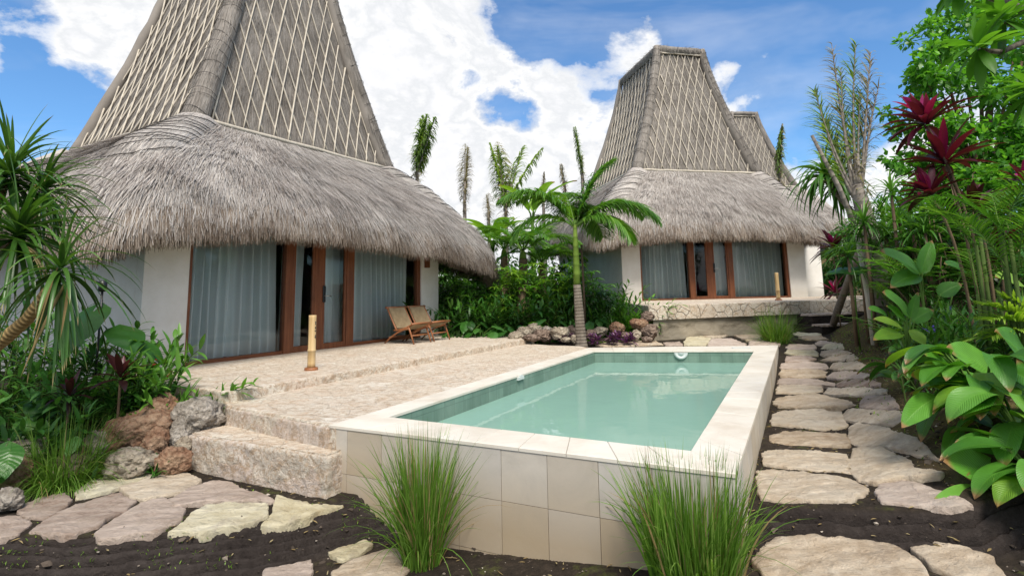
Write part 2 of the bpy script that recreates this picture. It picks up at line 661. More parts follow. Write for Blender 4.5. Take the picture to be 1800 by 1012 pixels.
def glass_mat():
    m = NT('window_glass')
    g = m.n('BsdfGlossy'); g.inputs['Roughness'].default_value = .01
    nb = m.bump(m.noise(m.obj(), 1.1, 2), .05, .05)
    m.l(nb, g.inputs['Normal'])
    t = m.n('BsdfTransparent'); t.inputs[0].default_value = (.92, .97, .97, 1)
    f = m.n('Fresnel'); f.inputs[0].default_value = 1.55
    mx = m.n('MixShader')
    m.l(m.math('MULTIPLY', f.outputs[0], .95), mx.inputs[0]); m.l(t.outputs[0], mx.inputs[1]); m.l(g.outputs[0], mx.inputs[2])
    return m.done(mx.outputs[0])


M_['glass'] = glass_mat()


def curtain_mat():
    m = NT('sheer_curtain')
    n = m.noise(m.mapping(m.obj(), (9, 9, .6)), 1., 4)
    c = m.ramp(n, [(.3, (.80, .87, .87)), (.7, (.92, .95, .95))])
    b = m.bsdf(c, .9, .1)
    t = m.n('BsdfTranslucent'); t.inputs[0].default_value = (.75, .83, .84, 1)
    mx = m.n('MixShader'); mx.inputs[0].default_value = .12
    m.l(b, mx.inputs[1]); m.l(t.outputs[0], mx.inputs[2])
    tr = m.n('BsdfTransparent')
    m2 = m.n('MixShader'); m2.inputs[0].default_value = .03
    m.l(mx.outputs[0], m2.inputs[1]); m.l(tr.outputs[0], m2.inputs[2])
    return m.done(m2.outputs[0])


M_['curtain'] = curtain_mat()
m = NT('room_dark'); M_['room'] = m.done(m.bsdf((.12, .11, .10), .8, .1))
m = NT('black_metal'); M_['black'] = m.done(m.bsdf((.012, .012, .013), .35, .5))
m = NT('steel'); M_['steel'] = m.done(m.bsdf((.6, .6, .6), .3, .5, None, Metallic=1.))


def crazy_stone(name, scale, warm, mortar_w=.018, dirt=.3, bumps=.7, gap=(.33, .27, .21), streak=1., warp=.25, vh=1.):
    """broken sandstone paving: irregular flakes, ochre and pink streaks"""
    m = NT(name)
    o = m.obj()
    wn = m.n('TexNoise'); wn.inputs['Scale'].default_value = 2.2; wn.inputs['Detail'].default_value = 5
    m.l(o, wn.inputs['Vector'])
    wv = m.n('VectorMath'); wv.operation = 'MULTIPLY_ADD'
    m.l(wn.outputs['Color'], wv.inputs[0]); wv.inputs[1].default_value = (warp, warp, warp); m.l(o, wv.inputs[2])
    vd = m.n('TexVoronoi'); vd.feature = 'DISTANCE_TO_EDGE'; vd.inputs['Scale'].default_value = scale
    m.l(wv.outputs[0], vd.inputs['Vector'])
    vc = m.n('TexVoronoi'); vc.inputs['Scale'].default_value = scale
    m.l(wv.outputs[0], vc.inputs['Vector'])
    sx = m.n('SeparateColor'); m.l(vc.outputs['Color'], sx.inputs[0])
    base = m.ramp(sx.outputs[0], [(0, warm[0]), (.3, warm[1]), (.6, warm[2]), (1, warm[3])])
    st1 = m.noise(m.mapping(wv.outputs[0], (1.2, 2.6, 3), rot=(0, 0, .35)), 3.4, 8, .74, 1.4)
    base = m.mix(m.ramp(st1, [(.50, 0.), (.60, .45 * streak), (.70, .85 * streak)]), base, (.55, .31, .15))
    st3 = m.noise(m.mapping(o, (1.4, 3., 2), rot=(0, 0, .35), loc=(4, 2, 1)), 7., 7, .76, 1.)
    base = m.mix(m.ramp(st3, [(.48, 0.), (.55, .65), (.68, .9)]), base, (.42, .295, .19))
    base = m.mix(m.ramp(m.noise(m.mapping(o, loc=(7, 1, 3)), 1.3, 5, .65), [(.58, 0.), (.74, .22 * streak)]), base, (.58, .38, .30))
    st2 = m.noise(o, 9., 6, .7)
    base = m.mix(m.ramp(st2, [(.55, 0.), (.75, .5)]), base, (.42, .36, .31))
    base = m.mix(m.ramp(m.noise(o, 1.1, 4, .6), [(.45, 0.), (.75, dirt)]), base, (.46, .40, .34))
    gapm = m.ramp(vd.outputs['Distance'], [(.0, 1.), (mortar_w * scale * .5, .8), (mortar_w * scale, 0.)])
    c = m.mix(gapm, base, gap)
    h = m.math('ADD', m.math('MULTIPLY', m.ramp(vd.outputs['Distance'], [(0, 0.), (mortar_w * scale * 1.3, 1.)]), vh), m.math('MULTIPLY', m.noise(o, 13, 7, .75), 1.8))
    return m.done(m.bsdf(c, .82, .22, m.bump(h, bumps, .03)))


M_['paving'] = crazy_stone('sandstone_paving', 3.1, [(.65, .58, .475), (.72, .655, .55), (.68, .595, .485), (.75, .70, .605)], .003, .22, .9, (.50, .40, .30), .8, .6, .45)
M_['riser'] = crazy_stone('rough_sandstone', 3.6, [(.60, .54, .46), (.65, .59, .50), (.63, .53, .46), (.68, .62, .55)], .003, .6, 1., (.50, .42, .35), .45, .6, .12)
M_['mosaic'] = crazy_stone('crazy_mosaic', 3.4, [(.62, .56, .47), (.68, .63, .54), (.60, .52, .42), (.70, .65, .57)], .010, .2, .6, (.24, .20, .155), .12, .3)


def concrete_mat():
    m = NT('stained_concrete')
    o = m.obj()
    n = m.noise(m.mapping(o, (1, 1, 2.4)), 1.6, 8, .68, .4)
    c = m.ramp(n, [(.3, (.10, .085, .06)), (.48, (.27, .235, .18)), (.7, (.40, .355, .28))])
    return m.done(m.bsdf(c, .9, .15, m.bump(m.noise(o, 25, 5), .4, .015)))


M_['concrete'] = concrete_mat()


def flag_mat(name, cols, moss=.12):
    m = NT(name)
    o = m.obj()
    r = m.attr('rnd').outputs['Fac']
    n1 = m.noise(m.mapping(o, (1, 1.8, 1), rot=(0, 0, .4)), 2.4, 8, .68, .6)
    n2 = m.noise(o, 11, 7, .72)
    f = m.math('ADD', m.math('ADD', m.math('MULTIPLY', n1, .55), m.math('MULTIPLY', n2, .3)), m.math('MULTIPLY', r, .15))
    c = m.ramp(f, cols)
    c = m.mix(m.ramp(m.noise(o, 5., 5, .7), [(.54, 0.), (.70, .6)]), c, (.30, .225, .165))
    c = m.mix(m.ramp(m.noise(o, 3.1, 6, .75), [(.63, 0.), (.82, moss * 4)]), c, (.22, .21, .10))
    h = m.math('ADD', m.math('MULTIPLY', n2, 1.), m.math('MULTIPLY', m.noise(m.mapping(o, (1, 2.2, 1), rot=(0, 0, .4)), 6, 8, .75, .6), 1.3))
    return m.done(m.bsdf(c, .85, .2, m.bump(h, 1., .045)))


M_['flag_beige'] = flag_mat('flagstone_beige', [(.36, (.36, .26, .17)), (.47, (.55, .44, .32)), (.58, (.66, .565, .44)), (.70, (.72, .645, .53))])
M_['flag_pink'] = flag_mat('flagstone_pink', [(.36, (.29, .205, .155)), (.47, (.46, .365, .30)), (.58, (.57, .47, .395)), (.70, (.64, .56, .48))])
M_['flag_cream'] = flag_mat('flagstone_cream', [(.36, (.40, .32, .19)), (.47, (.58, .51, .34)), (.58, (.69, .63, .46)), (.70, (.75, .70, .56))], .2)
M_['rock_brown'] = rock_mat('rock_brown', [(.3, (.07, .035, .02)), (.45, (.24, .13, .08)), (.58, (.40, .27, .18)), (.75, (.56, .45, .34))], 3.)
M_['rock_pale'] = rock_mat('rock_pale', [(.3, (.10, .075, .055)), (.45, (.30, .245, .185)), (.58, (.47, .41, .32)), (.75, (.60, .54, .45))], 3.)
M_['rock_grey'] = rock_mat('rock_grey', [(.3, (.07, .058, .048)), (.45, (.27, .235, .195)), (.58, (.46, .415, .36)), (.75, (.64, .60, .53))], 3.5)
M_['rock_dark'] = rock_mat('rock_dark', [(.3, (.04, .03, .022)), (.45, (.16, .115, .09)), (.6, (.33, .25, .20)), (.78, (.50, .42, .36))], 3.)


def soil_mat():
    m = NT('soil')
    o = m.obj()
    n1 = m.noise(o, 1.4, 6, .65)
    n2 = m.noise(o, 16, 7, .75)
    n3 = m.noise(o, 60, 4, .7)
    f = m.math('ADD', m.math('MULTIPLY', n1, .4), m.math('MULTIPLY', n2, .6))
    r = m.attr('rnd').outputs['Fac']      # 1 on raked mud faces, .5 on plain soil, 0 on mossy bank
    c = m.ramp(f, [(.3, (.012, .010, .008)), (.5, (.032, .025, .019)), (.72, (.075, .056, .042))])
    mud = m.ramp(f, [(.3, (.016, .0125, .011)), (.5, (.036, .029, .026)), (.72, (.066, .055, .049))])
    bank = m.ramp(m.math('ADD', m.math('MULTIPLY', n1, .5), m.math('MULTIPLY', n2, .5)), [(.34, (.030, .022, .013)), (.46, (.085, .062, .032)), (.56, (.115, .095, .036)), (.72, (.19, .14, .085))])
    c = m.mix(m.ramp(r, [(.55, 0.), (.95, 1.)]), c, mud)
    c = m.mix(m.ramp(r, [(.1, 1.), (.45, 0.)]), c, bank)
    moss = m.ramp(m.noise(o, 4.2, 6, .72), [(.56, 0.), (.68, .75)])
    moss = m.math('MULTIPLY', moss, m.ramp(r, [(.5, 1.), (.7, 0.)]))
    c = m.mix(moss, c, (.085, .095, .025))
    grit = m.ramp(n3, [(.68, 0.), (.75, .6)])
    c = m.mix(grit, c, (.26, .22, .18))
    h = m.math('ADD', m.math('MULTIPLY', n2, 1.), m.math('MULTIPLY', n3, .5))
    return m.done(m.bsdf(c, .95, .12, m.bump(h, .8, .03)))


M_['soil'] = soil_mat()

# ------------------------------------------------------------------ the pool plan
ZP = -.107
NL, NR, FR, FL = [Pz(*q, ZP)[:2] for q in ((580, 746), (1294, 832), (1368, 606.5), (1034, 611))]
iNL, iNR, iFR, iFL = [Pz(*q, ZP)[:2] for q in ((682, 732), (1214, 791.5), (1326, 616), (1045, 616.5))]


# ------------------------------------------------------------------ ground
def seg_sd(X, Y, pl):
    """signed distance to an open polyline, positive on its right-hand side (south when it runs west to east)"""
    best = np.full(X.shape, 1e9); sg = np.ones(X.shape)
    for (ax, ay), (bx, by) in zip(pl[:-1], pl[1:]):
        dx, dy = bx - ax, by - ay
        t = np.clip(((X - ax) * dx + (Y - ay) * dy) / (dx * dx + dy * dy), 0, 1)
        ex, ey = X - ax - t * dx, Y - ay - t * dy
        d = np.hypot(ex, ey)
        s = np.sign(dy * (X - ax) - dx * (Y - ay))
        m_ = d < best - 1e-9
        best = np.where(m_, d, best); sg = np.where(m_, np.where(s == 0, 1, s), sg)
    return best * sg


BANK = [(-40, 4.0), (-5, 4.28), (-3.79, 4.34), (-3.06, 4.36), (-2.5, 4.44), (-2.05, 4.62), (-1.62, 4.92), (-1.25, 5.12), (-.6, 5.12), (.4, 4.75), (1.2, 4.42), (1.5, 4.3), (1.75, 4.14), (2.3, 4.06), (2.95, 3.98), (4.2, 4.2), (40, 5)]
PATH_R = [(2.85, 3.0), (2.95, 4.0), (3.05, 4.6), (3.35, 5.4), (3.65, 6.3), (4.25, 7.6), (5.1, 9.2), (6.4, 11.6), (7.4, 13.2), (8.3, 14.6), (9.5, 16.5), (14, 30), (16, 60)]


def ground_z(X, Y, detail=False):
    X = np.asarray(X, float); Y = np.asarray(Y, float)
    zu = -.67 + .20 * sstep(-1.2, 1.5, X)
    zl = -.97 + .25 * sstep(-1.3, 1.9, X)
    s = seg_sd(X, Y, BANK)
    wd = .43 - .2 * sstep(1.3, 1.9, X) + .12 * sstep(-1.2, 0, X) * (1 - sstep(1., 1.5, X))
    b = sstep(0, 1, s / wd)
    z = zu + (zl - zu) * b
    # long ramp towards the second house
    far = sstep(8.5, 13.2, Y)
    z = z + (-.115 - z) * far * sstep(-2.5, 2.0, X - .0 * Y)
    # planting bed on the left climbs to the house
    lb = sstep(-2.9, -5.0, X + .33 * (Y - 6.2)) * sstep(5.2, 6.8, Y)
    z = z + (-.22 - z) * lb
    # under and behind the houses
    back = sstep(11.5, 13.5, Y + .9 * X * 0) * sstep(1.2, -.6, X)
    z = z + (-.12 - z) * back
    z = z + (0.0 - z) * sstep(16, 24, Y)
    z = z + 2.3 * sstep(25, 32, Y) * sstep(5, 10, X)
    # bank on the right of the path
    r = -seg_sd(X, Y, PATH_R) * -1
    rise = np.maximum(r, 0)
    z = z + np.where(rise > 0, .50 * np.tanh(rise * 1.05) + .07 * np.minimum(rise, 9) + .0, 0) * sstep(3.6, 4.6, Y)
    pc_ = (NL + NR + FR + FL) / 4
    pin = np.full(X.shape, 1e9)
    for a_, b_ in ((NL, NR), (NR, FR), (FR, FL), (FL, NL)):
        dd_ = nrm(b_ - a_); pin = np.minimum(pin, (X - a_[0]) * -dd_[1] + (Y - a_[1]) * dd_[0])
    z = np.where(pin > .10, -1.6, z)
    if detail:
        band = np.exp(-((s / wd - .5) / .42) ** 4)
        band = np.where((s > -.08) & (s < wd * 1.25), band, 0)
        ph = fbm2(X, Y, 2.2, 4, 3.3) * .05 + fbm2(X, Y, 9., 3, 7.7) * .010
        cyc = ((s + ph) / .054) % 1.0
        rip = np.exp(-((cyc - .5) / .16) ** 2) * (1. + .8 * fbm2(X, Y, 5., 3, 1.1)) - .12 * np.sin(np.pi * cyc)
        band = band * sstep(.01, .06, s)
        z = z + np.where(pin > .1, 0, 1) * band * -rip * .105 + band * fbm2(X, Y, 14, 3) * .008
        z = z + fbm2(X, Y, 1.1, 4) * .012 * (1 - band) + fbm2(X, Y, 11, 4, 5.) * .008
        bk = sstep(.05, .3, r) * sstep(3.8, 4.6, Y)
        z = z + bk * (fbm2(X, Y, 5., 5, 9.1) * .06)
        return z, band, bk
    return z


def make_axis(parts):
    out = []
    for a, b_, h in parts:
        n = max(1, int(round((b_ - a) / h)))
        out.append(np.linspace(a, b_, n, endpoint=False))
    out.append(np.array([parts[-1][1]]))
    return np.concatenate(out)


gx = make_axis([(-400, -60, 40), (-60, -14, 4), (-14, -6, .25), (-6, 6, .024), (6, 14, .12), (14, 60, 3), (60, 400, 40)])
gy = make_axis([(-60, -4, 6), (-4, 2.8, .4), (2.8, 3.7, .02), (3.7, 5.08, .0048), (5.08, 5.6, .02), (5.6, 9, .05), (9, 18, .12), (18, 30, .6), (30, 70, 4), (70, 600, 50)])
GX, GY = np.meshgrid(gx, gy)
GZ, GB, GK = ground_z(GX, GY, True)
mb = MB()
nx, ny = len(gx), len(gy)
ii = np.arange(ny - 1)[:, None] * nx + np.arange(nx - 1)[None]
q = np.stack([ii, ii + 1, ii + nx + 1, ii + nx], -1).reshape(-1, 4)
rr = np.clip(.5 + .5 * GB - .5 * GK, 0, 1)
mb.add(np.stack([GX, GY, GZ], -1).reshape(-1, 3), q, rnd=rr.ravel())
tag(mb.build('ground', M_['soil']), kind='structure')


def hit(px, py):
    """where the sight line through a photo pixel meets the ground"""
    d = ray(px, py)
    t = np.concatenate([np.linspace(1, 12, 1200), np.linspace(12, 40, 1200)])
    P = CAM + t[:, None] * d
    below = P[:, 2] < ground_z(P[:, 0], P[:, 1])
    i = int(np.argmax(below)) if below.any() else len(t) - 1
    return P[i]


def gp(px, Y):
    """ground point at depth Y below photo column px"""
    py = 560.
    for _ in range(12):
        P = Py(px, py, Y)
        z = float(ground_z(np.array([P[0]]), np.array([Y]))[0])
        v = np.array([P[0], Y, z]) - CAM
        py = PPY - F_PX * (v @ CU) / (v @ CF)
    P[2] = z
    return P


def gz(x, y):
    return float(ground_z(np.array([x]), np.array([y]))[0])
# ------------------------------------------------------------------ terraces
def slab(name, poly, z0, z1, mat, rough=.012, step=.09, parent=None, edge=.02, rnd=None, smooth=False):
    """paved slab with uneven broken edges; poly anticlockwise in plan"""
    poly = [np.asarray(p, float)[:2] for p in poly]
    ring = []
    for a, b_ in zip(poly, poly[1:] + poly[:1]):
        n = max(2, int(np.linalg.norm(b_ - a) / step))
        for i in range(n):
            ring.append(a + (b_ - a) * i / n)
    ring = np.array(ring)
    n = len(ring)
    c = ring.mean(0)
    prev, nxt = np.roll(ring, 1, 0), np.roll(ring, -1, 0)
    tn = nrm(nxt - prev)
    out = np.stack([tn[:, 1], -tn[:, 0]], -1)
    lv = [z0] + list(np.linspace(z0 + .02, z1 - edge, max(2, int((z1 - z0) / min(.06, step))))) + [z1 - edge * .25, z1]
    rows = []
    for i, z in enumerate(lv):
        P3 = np.c_[ring, np.full(n, z)]
        off = rough * (fbm(P3 * 6., 4) * 1.3 + np.abs(fbm(P3 * 15. + 5., 3)) * .8)
        inset = (-edge if i == len(lv) - 1 else (-edge * .25 if i == len(lv) - 2 else 0))
        zz = z + (fbm2(ring[:, 0], ring[:, 1], 5., 3, 8.) * rough * .6 if i >= len(lv) - 2 else 0)
        rows.append(np.concatenate([ring + out * (off + inset)[:, None], (np.zeros(n) + zz)[:, None]], 1))
    V = np.concatenate(rows)
    i = np.arange(len(lv) - 1)[:, None] * n
    j = np.arange(n)[None]
    q = np.stack([i + j, i + (j + 1) % n, i + n + (j + 1) % n, i + n + j], -1).reshape(-1, 4)
    mb = MB()
    mb.add(V, q, ngons=[[(len(lv) - 1) * n + k for k in range(n)]], rnd=rnd)
    o = mb.build(name, mat, parent, smooth=smooth)
    if smooth:
        o.data.polygons[len(o.data.polygons) - 1].use_smooth = False
    return o


UE = -2.86
up_poly = [h1(-.43, -2.07), h1(-.43, UE), h1(7.25, UE + .1), h1(8.0, -1.0), h1(8.0, .3), h1(-.43, .3)]
tag(slab('upper_terrace', up_poly, -.6, 0., M_['paving'], .012), kind='structure')
mid_poly = [Pz(399, 711, -.11)[:2], NL + (NR - NL) * .02, FL + np.array([.02, .0]), (1.42, 12.0), (.75, 12.35), (.0, 13.0), h1(7.3, -2.2)[:2], h1(-.3, -2.5)[:2]]
tag(slab('pool_terrace', mid_poly, -.9, -.112, M_['paving'], .012), kind='structure')
a = Pz(331, 763, -.32)[:2]
b = np.array([-1.63, 4.93])
st = thing('stone_step', 'low rough pink sandstone step block below the terrace, ending at the pool corner', 'step', (a[0], a[1], -.67))
o = slab('step_block', [a, b, b + np.array([.2, .45]), a + np.array([.45, .75])], -.85, -.32, M_['riser'], .017, .02, edge=.03, smooth=True)
o.parent = st; o.location = (-a[0], -a[1], .67)
o2 = slab('step_tread', [a + np.array([.03, .02]), b + np.array([-.02, .03]), b + np.array([.2, .45]), a + np.array([.45, .75])], -.33, -.316, M_['paving'], .012, .06, edge=.006)
o2.parent = st; o2.location = (-a[0], -a[1], .67)
# rough facing stones of the two terrace fronts
f0, f1 = Pz(399, 711, -.11)[:2], NL
dv_ = nrm(f1 - f0); nn2 = np.array([dv_[1], -dv_[0]])
tag(slab('terrace_riser', [f0 + nn2 * .012, f1 + nn2 * .012 - dv_ * .02, f1 - nn2 * .05 - dv_ * .02, f0 - nn2 * .05 - dv_ * .0], -.9, -.14, M_['riser'], .016, .02, edge=.012, smooth=True), kind='structure')


# ------------------------------------------------------------------ pool
def tile_mat():
    m = NT('limestone_tile')
    o = m.obj()
    r = m.attr('rnd').outputs['Fac']
    n = m.noise(o, 2.0, 7, .66, .5)
    c = m.ramp(r, [(0, (.42, .355, .27)), (.3, (.52, .475, .41)), (.65, (.49, .455, .41)), (.85, (.54, .505, .445)), (1., (.46, .385, .295))])
    c = m.mix(.55, c, m.ramp(n, [(.3, .62), (.5, .92), (.72, 1.18)]), 'MULTIPLY')
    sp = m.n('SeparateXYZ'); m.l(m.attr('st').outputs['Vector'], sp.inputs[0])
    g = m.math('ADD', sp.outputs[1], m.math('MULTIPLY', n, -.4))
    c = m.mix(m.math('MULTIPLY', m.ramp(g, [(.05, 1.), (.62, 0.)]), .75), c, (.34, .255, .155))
    return m.done(m.bsdf(c, .6, .3, m.bump(m.noise(o, 20, 5, .7), .12, .01)))


def coping_mat():
    m = NT('coping_stone')
    o = m.obj()
    n = m.noise(o, 1.6, 7, .66, .4)
    r = m.attr('rnd').outputs['Fac']
    c = m.ramp(n, [(.3, (.54, .48, .395)), (.5, (.64, .595, .515)), (.7, (.68, .65, .585))])
    c = m.mix(.35, c, m.ramp(r, [(0, .85), (1, 1.1)]), 'MULTIPLY')
    c = m.mix(m.ramp(m.noise(o, 3.3, 5, .7), [(.60, 0.), (.78, .4)]), c, (.50, .42, .33))
    return m.done(m.bsdf(c, .55, .35, m.bump(m.noise(o, 18, 5, .7), .1, .01)))


def basin_mat():
    m = NT('green_stone')
    o = m.obj()
    br = m.n('TexBrick')
    br.offset = 0.
    br.inputs['Scale'].default_value = 1.
    br.inputs['Brick Width'].default_value = .2; br.inputs['Row Height'].default_value = .2
    br.inputs['Mortar Size'].default_value = .004
    br.inputs['Color1'].default_value = (1.08, 1.08, 1.08, 1); br.inputs['Color2'].default_value = (.88, .88, .88, 1); br.inputs['Mortar'].default_value = (.7, .7, .7, 1)
    m.l(m.attr('st').outputs['Vector'], br.inputs['Vector'])
    n = m.noise(m.mapping(o, (1, 1, .35)), 2.6, 7, .68, .4)
    c = m.ramp(n, [(.3, (.105, .175, .135)), (.5, (.15, .235, .19)), (.7, (.21, .30, .245))])
    c = m.mix(1., c, br.outputs['Color'], 'MULTIPLY')
    c = m.mix(m.ramp(m.noise(m.mapping(o, (2, 2, .2)), 3., 6, .7), [(.6, 0.), (.8, .5)]), c, (.34, .42, .35))
    return m.done(m.bsdf(c, .5, .35))


def water_mat():
    m = NT('pool_water')
    o = m.obj()
    h = m.math('ADD', m.noise(m.mapping(o, (1, 1, 1)), 1.6, 3, .5, .4), m.math('MULTIPLY', m.noise(o, 7., 2), .12))
    nb = m.bump(h, .10, .05)
    gl = m.n('BsdfGlossy'); gl.inputs['Roughness'].default_value = .0
    m.l(nb, gl.inputs['Normal'])
    tr = m.n('BsdfTransparent'); tr.inputs[0].default_value = (.62, .86, .76, 1)
    df = m.n('BsdfDiffuse'); df.inputs[0].default_value = (.31, .53, .44, 1)
    mx = m.n('MixShader'); mx.inputs[0].default_value = .74
    m.l(tr.outputs[0], mx.inputs[1]); m.l(df.outputs[0], mx.inputs[2])
    f = m.n('Fresnel'); f.inputs[0].default_value = 1.33
    m.l(nb, f.inputs['Normal'])
    m2 = m.n('MixShader')
    m.l(f.outputs[0], m2.inputs[0]); m.l(mx.outputs[0], m2.inputs[1]); m.l(gl.outputs[0], m2.inputs[2])
    return m.done(m2.outputs[0])


M_['tile'] = tile_mat(); M_['coping'] = coping_mat(); M_['basin'] = basin_mat(); M_['water'] = water_mat()
mt = NT('grout'); M_['grout'] = mt.done(mt.bsdf((.16, .13, .10), .9, .1))
m = NT('white_plastic'); M_['white'] = m.done(m.bsdf((.58, .62, .61), .4, .4))

pool = thing('swimming_pool', 'raised rectangular plunge pool with cream stone coping and green stone lining', 'pool', (NL[0], NL[1], -.95))
PO = np.array([NL[0], NL[1], -.95])


def pool_part(mb, name, mat, smooth=False, parent=pool):
    mb.v = [v - PO for v in mb.v]
    return mb.build(name, mat, parent, smooth)


def wall_tiles(p0, p1, zt, zb, size, mbt, mbg, phase=0., first=None):
    """limestone tiles set 3 mm proud of a dark grout bed between plan points p0 and p1"""
    p0 = np.asarray(p0); p1 = np.asarray(p1)
    L = np.linalg.norm(p1 - p0); d = (p1 - p0) / L; n = np.array([d[1], -d[0]])
    cols = [0.]
    x = first if first else size
    while x < L - .05:
        cols.append(x); x += size * (1 + rng.uniform(-.02, .02))
    cols.append(L)
    rows = [zt]
    z = zt - size * .98
    while z > zb + .03:
        rows.append(z); z -= size
    rows.append(zb)
    for ci in range(len(cols) - 1):
        for ri in range(len(rows) - 1):
            g = .0022
            x0, x1 = cols[ci] + g, cols[ci + 1] - g
            z1, z0 = rows[ri] - g, rows[ri + 1] + g
            pr = .004 + rng.uniform(0, .002)
            tilt = rng.uniform(-.001, .001)
            vs = []
            for (xx, zz, pp) in ((x0, z0, 0), (x1, z0, 0), (x1, z1, 0), (x0, z1, 0), (x0, z0, pr), (x1, z0, pr + tilt), (x1, z1, pr + tilt), (x0, z1, pr)):
                c = p0 + d * xx + n * pp
                vs.append((c[0], c[1], zz))
            qs = [(4, 5, 6, 7), (0, 1, 5, 4), (1, 2, 6, 5), (2, 3, 7, 6), (3, 0, 4, 7)]
            st = [(0, (v[2] + .95) / .85) for v in vs]
            mbt.add(vs, qs, rnd=rng.random(), st=st)
    a_, b_ = p0, p1
    mbg.add([(a_[0], a_[1], zb), (b_[0], b_[1], zb), (b_[0], b_[1], zt), (a_[0], a_[1], zt)], [(0, 1, 2, 3)])


CT = .028   # coping thickness
ins = .012
def inset(p, c=(NL + NR + FR + FL) / 4, k=ins):
    return p + nrm(c - p) * k
w4 = [inset(p) for p in (NL, NR, FR, FL)]
mbt, mbg = MB(), MB()
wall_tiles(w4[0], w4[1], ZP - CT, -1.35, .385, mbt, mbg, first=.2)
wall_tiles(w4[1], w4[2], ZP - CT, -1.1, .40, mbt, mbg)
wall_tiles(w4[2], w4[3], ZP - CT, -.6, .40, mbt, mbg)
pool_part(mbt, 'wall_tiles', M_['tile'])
pool_part(mbg, 'wall_core', M_['grout'])
# coping slabs, mitred ring cut into lengths with open joints
mbc = MB()
outer = [NL, NR, FR, FL]; inner = [iNL, iNR, iFR, iFL]
nsl = [9, 20, 8, 17]
for s in range(4):
    a0, a1, b0, b1 = outer[s], outer[(s + 1) % 4], inner[s], inner[(s + 1) % 4]
    n = nsl[s]
    cuts = np.linspace(0, 1, n + 1)
    L = np.linalg.norm(a1 - a0)
    for i in range(n):
        g = .0012 / L * 1.5
        u0, u1 = cuts[i] + (g if i else 0), cuts[i + 1] - (g if i < n - 1 else 0)
        P = [a0 + (a1 - a0) * u0, a0 + (a1 - a0) * u1, b0 + (b1 - b0) * u1, b0 + (b1 - b0) * u0]
        cc = sum(P) / 4
        e = .004
        dz = rng.uniform(-.0012, .0012)
        vs = [(p[0], p[1], ZP - CT) for p in P] + [(p[0], p[1], ZP - e + dz) for p in P] + [tuple(p + nrm(cc - p) * e * 1.4) + (ZP + dz,) for p in P]
        qs = [(8, 9, 10, 11), (0, 3, 2, 1)]
        for k in range(4):
            k2 = (k + 1) % 4
            qs += [(k, k2, 4 + k2, 4 + k), (4 + k, 4 + k2, 8 + k2, 8 + k)]
        mbc.add(vs, qs, rnd=rng.random())
pool_part(mbc, 'coping', M_['coping'])
# basin: walls, submerged ledge along the left and far side, floor
mbb = MB()
zb, zw, zl = -1.25, -.33, -.62
def vq(p, q_, z1, z0):
    L = np.linalg.norm(q_ - p)
    st = [(0, z0), (L, z0), (L, z1), (0, z1)]
    mbb.add([(p[0], p[1], z0), (q_[0], q_[1], z0), (q_[0], q_[1], z1), (p[0], p[1], z1)], [(0, 1, 2, 3)], st=st)
w_in = [p + nrm(p - (iNL + iNR + iFR + iFL) / 4) * .015 for p in inner]
for k in range(4):
    vq(w_in[k], w_in[(k + 1) % 4], ZP - .001, zb)
dpl = nrm(iFL - iNL); npl = np.array([dpl[1], -dpl[0]])
dfar = nrm(iFR - iFL); nfar = np.array([dfar[1], -dfar[0]])
lw = .42
lc = w_in[3] + dpl * -1.0 * lw * 1.1 + npl * lw
ln = w_in[0] + npl * lw
lr = w_in[2] - nrm(iFR - iNR) * lw * 1.5
def hq(P, z):
    mbb.add([(p[0], p[1], z) for p in P], [tuple(range(4))], st=[tuple(p) for p in P])
hq([w_in[0], ln, lc, w_in[3]], zl)
hq([lc, lr, w_in[2], w_in[3]], zl)
vq(ln, lc, zl, zb); vq(lc, lr, zl, zb)
hq([w_in[0], w_in[1], w_in[2], w_in[3]], zb)
pool_part(mbb, 'basin', M_['basin'])
# small fittings: a white round inlet on the far wall and a white clip on the left wall
pc = Pplane(1196.5, 617, np.array([iFL[0], iFL[1], 0]), np.array([nfar[0], nfar[1], 0]))
pc[2] = ZP - .032
fit = MB()
th = np.linspace(np.pi, 2 * np.pi, 25)
ex = np.array([dfar[0], dfar[1], 0.]); ez = np.array([0, 0, 1.]); en = np.array([nfar[0], nfar[1], 0.])
prof = [(.0, .03), (.05, .032), (.055, .022), (.085, .022), (.09, .03), (.125, .022), (.13, .0)]
vs, qs = [], []
for r_, h_ in prof:
    for t_ in th:
        vs.append(pc + ex * r_ * math.cos(t_) + ez * r_ * math.sin(t_) + en * h_)
for i in range(len(prof) - 1):
    for j in range(24):
        qs.append((i * 25 + j, i * 25 + j + 1, (i + 1) * 25 + j + 1, (i + 1) * 25 + j))
fit.add(vs, qs)
pool_part(fit, 'inlet_cover', M_['white'], True)
pl_ = Pplane(914, 664, np.array([iNL[0], iNL[1], 0]), np.array([npl[0], npl[1], 0]))
fit = MB()
ex = np.array([dpl[0], dpl[1], 0.]); en = np.array([npl[0], npl[1], 0.])
for (u0, u1, z0, z1, h_) in ((-.09, .09, -.02, .02, .025), (-.03, .05, .02, .04, .02)):
    c8 = [pl_ + ex * u + ez * z_ + en * n_ for n_ in (-.02, h_) for (u, z_) in ((u0, z0), (u1, z0), (u1, z1), (u0, z1))]
    fit.add(c8, [(4, 5, 6, 7), (0, 1, 5, 4), (1, 2, 6, 5), (2, 3, 7, 6), (3, 0, 4, 7)])
pool_part(fit, 'wall_clip', M_['white'])
# a little steel drain plate lying on the far coping
dc = Pz(1303, 611.5, ZP)
fit = MB()
add_box(fit, -.17, .17, -.05, .05, .001, .012, .003)
o = fit.build('skimmer_lid', M_['white'], pool, False, loc=np.array([dc[0], dc[1], ZP]) - PO, rotz=math.atan2(dfar[1], dfar[0]))
